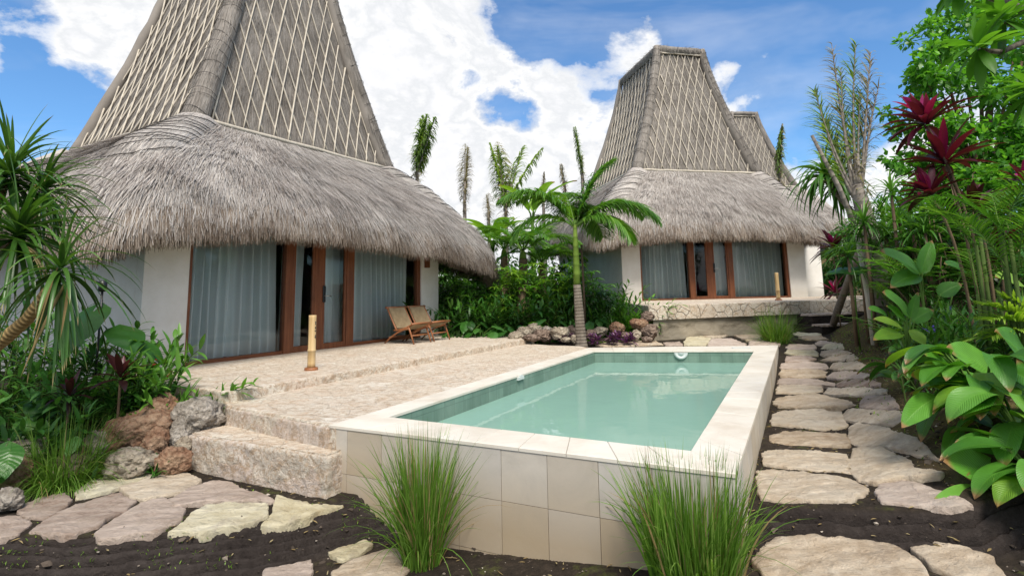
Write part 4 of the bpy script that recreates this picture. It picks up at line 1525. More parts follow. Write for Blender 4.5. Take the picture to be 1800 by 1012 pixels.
    for (s_, z_) in ((1.02, -.30), (1.10, -.16), (1.08, -.02), (.92, .08), (.6, .13), (.2, .15)):
        ring, _ = rring((tw + .12) * s_, (td + .05) * (s_ * .9 + .1), .4 * min(1, s_), 10, 5)
        P = np.concatenate([ring + np.array([tc, kt]), np.full((len(ring), 1), zt + z_)], 1)
        rows.append(P + (fbm(P * 2.5, 3) * .07)[:, None] * np.array([1, 1, 1]))
    pr = np.concatenate([[0], np.cumsum(np.linalg.norm(np.diff(rows[0][:, :2], axis=0), axis=1))])
    CR_ = grid_loft(mb, rows, pr, [0, .15, .3, .5, .8, 1.2], flip=False)
    mb.ng.append(list(range(mb.n - CR_.shape[1], mb.n)))
    loft_strands(mb, CR_[::-1], int(1500 * detail), .1, .95, (.15, .3), wd * 1.2, .03, .2, .4)
    mb.build('crown', M_['thatch'], roof)
    # ---------------- rolled hips with cord lashings
    for (sx, sy) in ((-1, -1), (1, -1), (-1, 1), (1, 1)):
        pts, rad = [], []
        for i in range(15):
            s = i / 14
            pts.append((tc + sx * (wf(s) + .10), kt + sy * (df(s) + .03), zp - .12 + s * (H + .1))); rad.append((.22 if sy < 0 else .13) - (.07 if sy < 0 else .03) * s)
        mb = MB()
        pts = np.array(pts)
        tube(mb, pts, rad, 22)
        mb.v[0] = mb.v[0] + (fbm(mb.v[0] * 2.2, 3) * .05)[:, None] * np.array([1, 1, 0])
        if sy < 0:
            TG = mb.v[0].reshape(15, 22, 3)[::-1]
            loft_strands(mb, TG, int(5000 * detail), .0, .98, (.15, .36), wd, .012, .05, .1, 1.)
        hp = mb.build('hip_roll', M_['straw_tower'], roof)
        # lower part of the hip lying on the skirt
        cidx = {(1, -1): 6, (1, 1): 6 + 48, (-1, 1): 6 + 96, (-1, -1): 6 + 144}[(sx, sy)]
        cidx = cidx % n
        nr_ = int(nV * (.62 if sy < 0 else .5))
        cols = [(cidx + c_) % n for c_ in range(-7, 8)]
        rowsp = []
        for i_ in range(0, nr_):
            f_ = max(0., i_ / (nr_ - 1))
            src = SK[max(i_, 0)]
            cen = src[cols[7]]
            pr_ = []
            for c_, ci in enumerate(cols):
                e_ = abs(c_ - 7) / 7
                base_ = src[ci]
                # keep the band about the same width all the way down
                wd_ = np.linalg.norm(src[cols[-1]] - src[cols[0]]) * .5
                k_ = min(1.6, (.40 + .22 * f_) / max(wd_, .05))
                q_ = cen + (base_ - cen) * k_
                dpt = (.20 * (1 - e_ ** 2.2) ** .6 - .03) * (1 - .9 * f_ ** 3)
                up_ = nrm(np.array([sx * .6, sy * .6, .75 + .5 * f_]))
                q_ = q_ + up_ * dpt
                if i_ < 0:
                    q_ = q_ + np.array([-sx * .05, -sy * .05, .16]) * (-i_)
                pr_.append(q_)
            rowsp.append(pr_)
        PV = np.array(rowsp)
        PV = PV + (fbm(PV.reshape(-1, 3) * 3., 3) * .03).reshape(PV.shape[:2])[..., None]
        mb = MB()
        i_ = np.arange(PV.shape[0] - 1)[:, None] * 15; j_ = np.arange(14)[None]
        qd = np.stack([i_ + j_, i_ + j_ + 1, i_ + 15 + j_ + 1, i_ + 15 + j_], -1).reshape(-1, 4)
        stp = np.stack([np.broadcast_to(np.linspace(0, 1.0, 15)[None], PV.shape[:2]), np.broadcast_to(np.linspace(0, 2.4, PV.shape[0])[:, None], PV.shape[:2])], -1)
        mb.add(PV.reshape(-1, 3), qd[:, ::-1], st=stp.reshape(-1, 2))
        if sy < 0:
            loft_strands(mb, PV, int(5200 * detail), .02, .97, (.12, .34), wd * .9, .008, .05, .1, 1., None, 0., 2, .45, 1.)
        mb.build('hip_band', M_['straw'], roof)
        if sy < 0 and detail > .3:
            out2 = nrm(np.array([sx * 1., sy * 1., .3]))
            for c in range(20):
                x = (c + rng.uniform(.1, .9)) / 20 * (len(pts) - 1.2)
                i = int(x); f = x - i
                p = pts[i] * (1 - f) + pts[i + 1] * f; r_ = (rad[i] * (1 - f) + rad[i + 1] * f) * 1.02 + .025
                dd = nrm(pts[i + 1] - pts[i])
                e1 = nrm(out2 - dd * (out2 @ dd)); e2 = np.cross(dd, e1)
                th = np.linspace(-1.4, 1.4, 13); tl = rng.normal() * .5
                arc = [p + (e1 * math.cos(t_) + e2 * math.sin(t_)) * r_ + dd * (.10 * math.sin(t_) * tl + .05 * math.cos(t_)) for t_ in th]
                mb = MB(); tube(mb, arc, .005 if detail > .8 else .006, 4); mb.build('lashing', M_['cord'], roof)
            for c in range(10):
                x = 2 + (c + rng.uniform(.1, .9)) / 10 * (PV.shape[0] - 3.5)
                i = int(x); f = x - i
                tl = rng.normal() * .7 + sx * 1.6
                arc = []
                for c_ in range(15):
                    xi = min(max(x + tl * (c_ - 7) / 7 * .8, 0), PV.shape[0] - 1.01); i = int(xi); f = xi - i
                    arc.append(PV[i, c_] * (1 - f) + PV[i + 1, c_] * f + nrm(np.array([sx * .6, sy * .6, .75])) * .03)
                mb = MB(); tube(mb, arc, .008, 4); mb.build('lashing', M_['cord'], roof)
    # ---------------- bamboo lattice, one mesh per face, and the poles at its foot
    slope = (bw - tw) / H
    for face in range(3):
        mb = MB()
        for sgn in (1, -1):
            x0 = -bw - slope * H - .1 + rng.uniform(0, .2)
            while x0 < bw + slope * H:
                hs = np.linspace(.02, H - .02, 40)
                xs = x0 + sgn * slope * hs * rng.uniform(.96, 1.04)
                s_ = hs / H
                half = (np.array([wf(q_) for q_ in s_]) if face == 0 else np.array([df(q_) for q_ in s_])) - .02
                ok = np.abs(xs) <= half
                if ok.sum() >= 4:
                    hs2, xs2 = hs[ok], xs[ok]
                    bow = rng.normal() * .02
                    xs2 = xs2 + bow * np.sin(np.linspace(0, 3.14, len(xs2)))
                    s2 = hs2 / H
                    if face == 0:
                        P = np.stack([tc + xs2, kt - np.array([df(q_) for q_ in s2]) - .05 - (.02 if sgn > 0 else 0), zp + hs2], -1)
                    elif face == 1:
                        P = np.stack([tc - np.array([wf(q_) for q_ in s2]) - .07 - (.02 if sgn > 0 else 0), kt + xs2, zp + hs2], -1)
                    else:
                        P = np.stack([tc + np.array([wf(q_) for q_ in s2]) + .07 + (.02 if sgn > 0 else 0), kt + xs2, zp + hs2], -1)
                    tube(mb, P[::2] if len(P) > 8 else P, rng.uniform(.014, .022), 6, cap=True, rnd=rng.random())
                x0 += .33 * rng.uniform(.9, 1.1)
        mb.build('lattice', M_['bamboo_strip'], roof)
    yo = kt - bd - .12; xl = tc - bw - .17; xr = tc + bw + .17
    for (p, q_, r_) in (((tc - bw + .05, yo, zp + .02), (tc + bw - .05, yo, zp + .02), .045), ((xl, kt - bd + .25, zp + .02), (xl, kt + bd - .2, zp + .02), .045), ((xr, kt - bd + .25, zp + .02), (xr, kt + bd - .2, zp + .02), .045),
                        ((tc - tw, kt - td - .12, zt - .30), (tc + tw, kt - td - .12, zt - .30), .035)):
        mb = MB()
        p, q_ = np.array(p), np.array(q_)
        t = np.linspace(0, 1, 14)[:, None]
        tube(mb, p + (q_ - p) * t + np.concatenate([np.zeros((14, 2)), rng.normal(size=(14, 1)) * .006], 1), r_, 9, rough=.04)
        mb.build('bamboo_pole', M_['bamboo_strip'], roof)
    return h


def Rz(rot):
    return np.array([[math.cos(rot), -math.sin(rot), 0], [math.sin(rot), math.cos(rot), 0], [0, 0, 1]])


thatched_house('large white house with steep thatched tower roof beside the pool and rattan chairs', A1, AZ1, 0.,
               dict(zp=4.27, zt=9.7, ze=2.29, ea=5.2, esh=.2, sag=.62, bd=2.3, td=1.45, stile=(3.21, 3.47),
                    curtains=[(.76, 2.56, 'wide sheer curtain behind the big left window of the poolside house', 0.), (2.68, 3.26, 'narrow sheer curtain behind the left door leaf of the poolside house', 1.7),
                              (3.70, 4.16, 'sheer curtain right of the dark door gap of the poolside house', 2.9), (4.2, 6.45, 'sheer curtain behind the rattan chairs in the poolside house window', 4.1)]), 1.0)
thatched_house('second white house with a thatched tower roof on a mosaic stone deck beyond the pool', A2, AZ2, .695,
               dict(zp=4.72, zt=10.05, ze=2.30, tw=.88, ea=4.6, esh=-.4, sag=.30, tilt=-.5, bd=2.6, td=1.75, stile=(3.24, 3.52), annex=True,
                    curtains=[(.76, 2.56, 'sheer curtain behind the left window of the second house', .6), (2.70, 3.0, 'narrow curtain left of the dark door gap of the second house', 2.2),
                              (3.48, 4.1, 'sheer curtain behind the right door leaf of the second house', 3.3), (4.25, 6.45, 'sheer curtain behind the bamboo post in the second house window', 5.0)]), .5)
C3 = Py(1286, 500, 36.); C3[2] = 0
A3 = C3 - D2 * 3.65 - N2 * 3.6
thatched_house('third thatched tower roof rising behind the second house, its top tufted', A3, AZ2 + .12, 2.5, dict(zp=4.7, zt=9.75, ze=2.1, tw=.7), .22, full=False)

# deck of the second house
dl, drr = Pz(1140, 537, .695), np.array([10.6, 15.75, .695])
dk = [dl[:2], drr[:2], h2(9.9, 0)[:2], h2(9.0, .3)[:2], h2(-.25, .3)[:2]]
dc_ = sum(dk) / 5
tag(slab('house_terrace', dk, .36, .690, M_['mosaic'], .006, .12, edge=.012), kind='structure')
tag(slab('house_terrace_paving', [p + nrm(dc_ - p) * .03 for p in dk], .6, .700, M_['paving'], .006, .12, edge=.01), kind='structure')
tag(slab('house_terrace_base', [p + nrm(dc_ - p) * .16 for p in dk], -.5, .359, M_['concrete'], .01, .12, edge=.01), kind='structure')

# earth stairs with stone treads
dq = nrm(drr - dl); nq = np.array([dq[1], -dq[0], 0])
sb = Pz(1395, 583, -.1)
es = thing('earth_stairs', 'two dark earth steps with pale stone edges leading up to the second house deck', 'steps', (sb[0], sb[1], -.1))
u0 = (sb - dl) @ dq
for (zt_, off, k) in ((.13, .86, 0), (.37, .46, 1)):
    P0 = dl + dq * (u0 - .1 + .15 * k); P1_ = dl + dq * (u0 + 2.1)
    poly = [P0 + nq * off, P1_ + nq * off, P1_ + nq * .02, P0 + nq * .02]
    mm = slab('step', [p[:2] for p in poly], -.4, zt_ - .03, M_['mudstep'] if 'mudstep' in M_ else M_['soil'], .02, .08, rnd=.9)
    mm.parent = es; mm.location = (-sb[0], -sb[1], .1)
    P1b = dl + dq * (u0 + 1.15 + .5 * k)
    poly = [P0 + nq * (off + .03), P1b + nq * (off + .02), P1b + nq * (off - .25), P0 + nq * (off - .3)]
    mm = slab('tread', [p[:2] for p in poly], zt_ - .05, zt_, M_['flag_pink'], .025, .07, rnd=.7)
    mm.parent = es; mm.location = (-sb[0], -sb[1], .1)


# ------------------------------------------------------------------ bamboo posts
def bamboo_mat():
    m = NT('bamboo_culm')
    n = m.noise(m.mapping(m.obj(), (20, 20, 1.5)), 1., 5)
    c = m.ramp(n, [(.3, (.40, .26, .11)), (.55, (.56, .40, .20)), (.75, (.66, .51, .29))])
    return m.done(m.bsdf(c, .4, .4))


M_['bamboo'] = bamboo_mat()


def bollard(p, label, rz):
    t = thing('bamboo_post', label, 'post light', p, rz, 'bamboo post lights')
    mb = MB()
    zz = [.03, .10, .265, .272, .28, .30, .52, .60, .74, .775, .78]
    rr_ = [.058, .056, .055, .062, .062, .0545, .053, .053, .0535, .054, .050]
    tube(mb, [(0, 0, z) for z in zz], rr_, 20)
    c = mb.build('culm', M_['bamboo'], t)
    mb = MB()
    for (z, w_, hh) in ((.68, .014, .012), (.655, .010, .016), (.60, .012, .022), (.555, .014, .012), (.49, .010, .012), (.465, .013, .02)):
        v = ICO3_V * np.array([.012, w_, hh]) + np.array([.0475, 0, z])
        a_ = .6
        v = v @ np.array([[math.cos(a_), -math.sin(a_), 0], [math.sin(a_), math.cos(a_), 0], [0, 0, 1]])
        mb.add(v, None, ICO3_T)
    mb.build('carving', M_['black'], c)
    mb = MB()
    tube(mb, [(0, 0, -.02), (0, 0, .02), (0, 0, .034), (0, 0, .036)], [.095, .095, .088, .05], 24)
    mb.build('base', M_['chairwood'], t, False)
    return t


bollard(Pz(547, 650, 0.0), 'carved bamboo post on a round wooden foot, standing before the poolside house door', .3)
b2 = Pplane(1368, 526, dl + np.array([0, 0, 0]), nq)
pb = Pz(1368.5, 527.5, .70)
bollard(pb, 'bamboo post on the second house deck, before its right window', .9)


# ------------------------------------------------------------------ rattan lounge chairs
def weave_mat():
    m = NT('woven_rattan')
    st = m.attr('st').outputs['Vector']
    a = m.n('TexWave'); a.wave_type = 'BANDS'; a.bands_direction = 'X'; a.inputs['Scale'].default_value = 22; a.inputs['Distortion'].default_value = .6
    b = m.n('TexWave'); b.wave_type = 'BANDS'; b.bands_direction = 'Y'; b.inputs['Scale'].default_value = 30; b.inputs['Distortion'].default_value = .6
    m.l(st, a.inputs['Vector']); m.l(st, b.inputs['Vector'])
    h_ = m.math('MULTIPLY', a.outputs['Fac'], b.outputs['Fac'])
    n = m.noise(st, 8, 4)
    c = m.mix(.6, m.ramp(n, [(.3, (.26, .185, .10)), (.7, (.42, .32, .19))]), m.ramp(h_, [(0, .6), (1, 1.25)]), 'MULTIPLY')
    return m.done(m.bsdf(c, .6, .3, m.bump(h_, .6, .006)))


M_['weave'] = weave_mat()


def make_chair(p, rot, label):
    c = thing('lounge_chair', label, 'chair', p, rot, 'rattan lounge chairs on the terrace')
    W2 = .29
    def seatcurve(n=12, y0=-.20, z0=.285, y1=.33, z1=.425):
        t = np.linspace(0, 1, n)
        return y0 + (y1 - y0) * t, z0 + (z1 - z0) * t - .035 * np.sin(t * np.pi)
    sy, sz = seatcurve()
    for (y, z, nm) in ((sy, sz, 'seat'), (np.linspace(-.15, -.40, 10), np.linspace(.33, .765, 10), 'backrest')):
        mb = MB()
        xs = np.linspace(-W2 + .03, W2 - .03, 10)
        V = np.stack([np.broadcast_to(xs[None], (len(y), 10)), np.broadcast_to(y[:, None], (len(y), 10)), np.broadcast_to(z[:, None], (len(y), 10)) - .012 * (1 - (xs[None] / W2) ** 2)], -1)
        i = np.arange(len(y) - 1)[:, None] * 10; j = np.arange(9)[None]
        q = np.stack([i + j, i + j + 1, i + 11 + j, i + 10 + j], -1).reshape(-1, 4)
        L = np.concatenate([[0], np.cumsum(np.hypot(np.diff(y), np.diff(z)))])
        st = np.stack([np.broadcast_to(xs[None], V.shape[:2]), np.broadcast_to(L[:, None], V.shape[:2])], -1)
        nn_ = nrm(np.cross(V[1, 0] - V[0, 0], np.array([1., 0, 0])))
        mb.add(V.reshape(-1, 3), q, st=st)
        mb.add((V + nn_ * .014).reshape(-1, 3), q[:, ::-1], st=st)
        mb.build(nm, M_['weave'], c)
    for s in (-1, 1):
        x = s * W2
        mb = MB()
        tube(mb, np.stack([np.full(12, x), sy, sz], -1), .019, 8)
        mb.build('seat_rail', M_['chairwood'], c)
        mb = MB()
        tube(mb, [(x, -.115, .27), (x, -.15, .33), (x, -.28, .55), (x, -.415, .79)], [.02, .021, .019, .017], 8)
        mb.build('back_post', M_['chairwood'], c)
        mb = MB()
        tube(mb, [(x, .20, .385), (x, .26, .25), (x, .36, .0)], [.021, .019, .016], 8)
        mb.build('leg', M_['chairwood'], c)
        mb = MB()
        tube(mb, bez((x, .23, .33), (x, -.10, .30), (x, -.46, .0), 9), np.linspace(.021, .017, 9), 8)
        mb.build('leg', M_['chairwood'], c)
    for (y, z, nm, r_) in ((.335, .425, 'front_rail', .021), (.29, .175, 'stretcher', .015), (-.20, .285, 'cross_rail', .019), (-.405, .77, 'top_rail', .019), (-.33, .135, 'stretcher', .015)):
        mb = MB()
        ex_ = .05 if nm in ('top_rail', 'front_rail') else 0
        tube(mb, [(-W2 - ex_, y, z), (0, y, z + (.006 if nm == 'front_rail' else 0)), (W2 + ex_, y, z)], r_, 8)
        mb.build(nm, M_['chairwood'], c)
    return c


rotc = math.pi / 2 - AZ1 + math.pi
fa, fb = Pz(724, 606, 0), Pz(761, 601, 0)
fcx = (fa + fb) / 2
make_chair(fcx + N1 * .36 + np.array([0, 0, .004]), rotc, 'left rattan lounge chair with teak frame, in front of the window')
fcx2 = (Pz(765, 600.5, 0) + Pz(797, 595.8, 0)) / 2
fcx2 = fcx + D1 * .70
make_chair(fcx2 + N1 * .36 + np.array([0, 0, .004]), rotc, 'right rattan lounge chair with teak frame, in front of the white wall')

# small wooden wall lamp under the eave of the first house
mb = MB(); wl = h1(6.66, -.002, 1.72)
add_box(mb, -.06, .06, -.10, -.002, 0, .30, .006)
lm = thing('wall_lamp', 'small wooden box lamp on the white pier under the eave', 'lamp', wl, math.pi / 2 - AZ1)
mb.build('lamp_box', M_['teak'], lm, False)
mb = MB(); add_box(mb, -.045, .045, -.085, -.02, -.012, -.001); mb.build('lamp_glass', M_['white'], lm, False)
# black garden spike lamp in the left bed
gl = Py(176, 560, 6.6); gl[2] = gz(gl[0], gl[1])
lt = thing('garden_lamp', 'thin black garden lamp standing in the left bed against the white side wall', 'lamp', gl)
hgt = Py(178, 495, 6.6)[2] - gl[2]
mb = MB(); tube(mb, [(0, 0, 0), (0, 0, hgt - .1)], .012, 8); mb.build('pole', M_['black'], lt)
mb = MB(); tube(mb, [(0, 0, hgt - .12), (0, 0, hgt - .1), (0, 0, hgt), (0, 0, hgt + .01)], [.03, .045, .045, .03], 14); mb.build('lamp_head', M_['black'], lt)
# ------------------------------------------------------------------ plants
LM = {}
LM['grass'] = leaf_mat('lemongrass', (.055, .125, .014), (.115, .24, .028), (.25, .39, .08), .35, .45, .3)
LM['grass_dry'] = leaf_mat('dry_grass', (.20, .14, .06), (.30, .22, .10), (.40, .33, .18), .25, .7, .2)
LM['pandan'] = leaf_mat('pandan_leaf', (.022, .065, .010), (.045, .125, .018), (.12, .24, .045), .22, .35, .45, edge=(.28, .21, .10))
LM['dark'] = leaf_mat('dark_leaf', (.019, .064, .010), (.042, .145, .02), (.115, .28, .045), .25, .38, .4)
LM['mid'] = leaf_mat('mid_leaf', (.026, .085, .010), (.06, .18, .02), (.15, .32, .05), .3, .4, .4)
LM['bright'] = leaf_mat('bright_leaf', (.04, .12, .012), (.085, .24, .022), (.18, .40, .05), .4, .4, .35)
LM['lime'] = leaf_mat('lime_leaf', (.09, .19, .015), (.17, .32, .03), (.30, .45, .07), .4, .4, .35)
LM['broad'] = leaf_mat('broad_leaf', (.045, .15, .018), (.080, .25, .028), (.16, .38, .055), .3, .33, .45, vein=.35, edge=(.30, .17, .07), vfreq=150.)
LM['broad_lime'] = leaf_mat('broad_leaf_lime', (.11, .26, .02), (.17, .35, .03), (.27, .43, .06), .35, .33, .45, vein=.35, edge=(.36, .22, .07), vfreq=150.)
LM['heart'] = leaf_mat('heart_leaf', (.020, .075, .012), (.045, .15, .022), (.10, .26, .05), .3, .35, .45, vein=.25, vfreq=50.)
LM['red'] = leaf_mat('red_cordyline', (.05, .007, .016), (.125, .009, .035), (.42, .016, .16), .35, .35, .45)
LM['red_dark'] = leaf_mat('dark_cordyline', (.030, .012, .012), (.065, .016, .020), (.13, .03, .045), .3, .35, .45)
LM['purple'] = leaf_mat('purple_leaf', (.05, .012, .05), (.11, .03, .12), (.25, .10, .24), .25, .4, .4)
LM['palm'] = leaf_mat('palm_leaflet', (.040, .125, .014), (.085, .22, .026), (.20, .36, .06), .35, .36, .45)
LM['dead'] = leaf_mat('dead_frond', (.16, .13, .105), (.30, .26, .215), (.44, .40, .345), .35, .8, .15)
LM['rag'] = leaf_mat('ragged_frond', (.07, .125, .035), (.16, .26, .06), (.30, .40, .14), .5, .6, .25)
LM['tree'] = leaf_mat('tree_leaf', (.045, .15, .018), (.095, .29, .03), (.21, .46, .07), .45, .36, .4)


def bark_mat(name, a, b, ring=0., scale=1.):
    m = NT(name)
    o = m.obj()
    n = m.noise(m.mapping(o, (8 * scale, 8 * scale, 3 * scale)), 1., 7, .7)
    c = m.ramp(n, [(.3, a), (.7, b)])
    sp = m.n('SeparateXYZ'); m.l(m.attr('st').outputs['Vector'], sp.inputs[0])
    h = n
    if ring:
        w_ = m.math('SINE', m.math('ADD', m.math('MULTIPLY', sp.outputs[1], ring), m.math('MULTIPLY', n, 3.)))
        c = m.mix(m.ramp(w_, [(.55, 0.), (.95, .5)]), c, (a[0] * .6, a[1] * .6, a[2] * .6))
        h = m.math('ADD', m.math('MULTIPLY', n, .6), m.math('MULTIPLY', w_, .4))
    return m.done(m.bsdf(c, .85, .2, m.bump(h, .5, .02)))


LM['bark_grey'] = bark_mat('grey_bark', (.10, .08, .062), (.27, .235, .195), 90.)
LM['bark_brown'] = bark_mat('brown_bark', (.07, .045, .028), (.19, .135, .085))
LM['bark_pandan'] = bark_mat('pandan_bark', (.24, .155, .06), (.42, .31, .15), 160.)
LM['crownshaft'] = bark_mat('crownshaft', (.09, .16, .02), (.17, .25, .045), 30., .5)
LM['stick'] = bark_mat('pole_bark', (.16, .125, .095), (.33, .285, .235), 0., 2.)
LM['stem'] = bark_mat('green_stem', (.035, .07, .015), (.10, .15, .035))
LM['petiole'] = bark_mat('petiole', (.06, .13, .02), (.13, .22, .045))
LM['deadwood'] = bark_mat('dead_trunk', (.13, .11, .095), (.30, .265, .23), 40.)
m = NT('red_flower'); LM['flower_red'] = m.done(m.bsdf((.38, .01, .03), .5, .3))
m = NT('purple_flower'); LM['flower_purple'] = m.done(m.bsdf((.16, .08, .55), .6, .3))

GPI = 2.39996


class Plant:
    """gathers the parts of one plant in world-offset coordinates and links them under one Empty"""
    def __init__(s, name, label, cat, base, group=None):
        s.base = np.asarray(base, float)
        s.e = thing(name, label, cat, s.base, 0., group)
        s.p = {}

    def mb(s, part):
        return s.p.setdefault(part, MB())

    def done(s, mats, smooth=True):
        s.o = {}
        for k, mbx in s.p.items():
            if mbx.n:
                s.o[k] = mbx.build(k, mats[k], s.e, smooth)
        return s.e


def grass_clump(base, n, h, spread, label, mat='grass', group='grass clumps around the pool', name='grass_clump', w=.011, droop=(1.0, 2.8), up=.35, dry=.06):
    P = Plant(name, label, 'grass clump', base, group)
    a = rng.uniform(0, 6.28, n); r = spread * np.sqrt(rng.random(n))
    b = np.stack([r * np.cos(a), r * np.sin(a), np.full(n, -.02)], -1)
    lean = np.abs(rng.normal(size=n)) * up
    a2 = a + rng.normal(size=n) * .5
    d = nrm(np.stack([lean * np.cos(a2), lean * np.sin(a2), np.ones(n)], -1))
    L = h * rng.uniform(.55, 1.15, n) * (1.0 - .15 * np.minimum(lean, 1))
    k = int(n * dry)
    nd = rng.random(n) > dry
    def rib(m_, s_):
        ribbons(m_, b[s_], d[s_], L[s_], rng.uniform(.6, 1.35, s_.sum()) * w, rng.uniform(droop[0], droop[1], s_.sum()) * (.4 + lean[s_]), 8, blade, fold=.35, ncol=3, rnd=np.clip(rng.normal(.5, .25, s_.sum()), 0, 1))
    rib(P.mb('blades'), nd)
    if (~nd).any():
        rib(P.mb('dry_blades'), ~nd)
    return P.done({'blades': LM[mat], 'dry_blades': LM['grass_dry']})


def rosette(mb, c, n, L, W, axis=(0, 0, 1), elev=(-.3, 1.2), droop=1.2, prof=strap, fold=.3, seg=7, ncol=3, rnd=None, rj=.18, wav=0.):
    """leaves in a spiral around an axis; old ones low, young ones upright"""
    axis = nrm(np.asarray(axis, float))
    a, b = frame_of(axis)
    i = np.arange(n)
    th = i * GPI + rng.normal(size=n) * .15
    t = i / max(1, n - 1)
    el = elev[0] + (elev[1] - elev[0]) * t + rng.normal(size=n) * rj
    d = np.cos(el)[:, None] * (np.cos(th)[:, None] * a + np.sin(th)[:, None] * b) + np.sin(el)[:, None] * axis
    base = np.asarray(c) + axis * (t * .12 * L)[:, None] + d * .015
    LL = L * rng.uniform(.75, 1.12, n) * (1 - .35 * t ** 3)
    if rnd is None:
        rnd = np.clip(.25 + .6 * t + rng.normal(size=n) * .15, 0, 1)
    ribbons(mb, base, d, LL, W * rng.uniform(.8, 1.15, n), droop * rng.uniform(.6, 1.3, n), seg, prof, fold=fold, ncol=ncol, rnd=rnd, wav=wav)


def frond(mb, mbr, base, d, L, droop, nl, ll, lw, up=.35, hang=.6, rr=.012, rnd=.5, side_roll=0., tip=.15, start=.15, rag=0., seg=14):
    """pinnate palm frond: arching rachis with leaflets on both sides"""
    p = np.asarray(base, float); dd = nrm(np.asarray(d, float))
    pts, ds = [p], [dd]
    for i in range(seg):
        p = p + dd * L / seg
        dd = nrm(dd + np.array([0, 0, -1.]) * droop / seg * (.5 + 1. * i / seg))
        pts.append(p); ds.append(dd)
    pts = np.array(pts); ds = np.array(ds)
    tube(mbr, pts, np.linspace(rr, rr * .25, len(pts)), 6, rnd=rnd)
    s = np.linspace(start, 1., nl)
    x = s * seg; i = np.minimum(x.astype(int), seg - 1); f = (x - i)[:, None]
    P = pts[i] * (1 - f) + pts[i + 1] * f; D = nrm(ds[i] * (1 - f) + ds[i + 1] * f)
    S = nrm(np.cross(D, np.array([0, 0, 1.]) + 1e-3)); U = np.cross(S, D)
    if side_roll:
        S, U = S * math.cos(side_roll) + U * math.sin(side_roll), U * math.cos(side_roll) - S * math.sin(side_roll)
    env = np.sin(np.clip((s - start) / (1 - start) * .86 + .14, 0, 1) * np.pi) ** .6
    for sg in (-1, 1):
        k = rng.random(nl) > rag
        fw = .55 + .5 * s
        d_ = nrm(S * sg + D * fw[:, None] + U * (up + rng.normal(size=(nl, 1)) * .12))
        ribbons(mb, P[k], d_[k], (ll * env * rng.uniform(.85, 1.1, nl) * (1 - rag * .4 * rng.random(nl)) + tip * .1)[k], lw * rng.uniform(.8, 1.15, k.sum()), hang * rng.uniform(.6, 1.4, k.sum()), 4, strap, fold=.35, ncol=3,
                rnd=np.clip(rnd + rng.normal(size=k.sum()) * .2, 0, 1))


def broad_leaf(P, part, stem, base, tip_dir, L, W, petiole, lean, droop, rnd, roll=0., wav=.03, mat=None):
    """one large paddle leaf on its stalk"""
    b = np.asarray(base, float)
    d0 = nrm(np.array([lean[0], lean[1], 1.0]))
    e = b + d0 * petiole
    d1_ = nrm(np.asarray(tip_dir, float))
    tube(P.mb(stem), bez(b, b + np.array([0, 0, petiole * .5]), e + d1_ * .03, 7), np.linspace(.014, .008, 7) * (.6 + L), 7)
    ribbons(P.mb(part), [e], [d1_], L, W, droop, 12, oval, fold=.22, ncol=9, rnd=[rnd], wav=wav, roll=roll)


def heart(mb, c, d, n, L, rnd, W=.85, droop=.6):
    """heart-shaped leaf blade hanging from its stalk at c, pointing along d with upper face n"""
    d = nrm(d); n = nrm(n - d * (n @ d)); s = np.cross(d, n)
    nu, nv_ = 9, 12
    v = np.linspace(0, 1, nv_)[:, None]; u = np.linspace(-1, 1, nu)[None]
    wv = np.sin(np.clip(v, 0, 1) ** .62 * np.pi) ** .8 * W * .5 * (1.02 - .25 * v) + 1e-3
    back = .30 * (np.abs(u) ** 1.5) * np.clip(1 - v * 2.2, 0, 1)
    x = u * wv * L
    y = (v - back - .0) * L
    z = -.35 * L * v ** 2 * droop - .18 * np.abs(u) * wv * L * .6 + .02 * L * np.sin(v * 14 + u * 3)
    V = np.asarray(c) + x[..., None] * s + y[..., None] * d + z[..., None] * n
    i = np.arange(nv_ - 1)[:, None] * nu; j = np.arange(nu - 1)[None]
    q = np.stack([i + j, i + j + 1, i + nu + j + 1, i + nu + j], -1).reshape(-1, 4)
    st = np.stack([np.broadcast_to((u + 1) / 2, (nv_, nu)), np.broadcast_to(v, (nv_, nu))], -1)
    mb.add(V.reshape(-1, 3), q, rnd=rnd, st=st)


def taro(base, label, n, h, L, mat='heart', group=None, name='taro_plant', face=None, spread=.35):
    P = Plant(name, label, 'plant', base, group)
    for i in range(n):
        a = i * GPI + rng.uniform(-.4, .4)
        if face is not None:
            a = face + rng.normal() * 1.0
        hh = h * rng.uniform(.55, 1.1)
        o = np.array([math.cos(a), math.sin(a), 0])
        e = o * spread * rng.uniform(.5, 1.2) + np.array([0, 0, hh])
        tube(P.mb('stalks'), bez((0, 0, -.02), e * np.array([.25, .25, .8]), e, 7), np.linspace(.014, .006, 7), 6)
        d = nrm(o * 1. + np.array([0, 0, -.55 + rng.normal() * .25]))
        heart(P.mb('leaves'), e, d, np.array([0, 0, 1.]) + o * .6, L * rng.uniform(.7, 1.1), rng.random())
    return P.done({'stalks': LM['petiole'], 'leaves': LM[mat]})


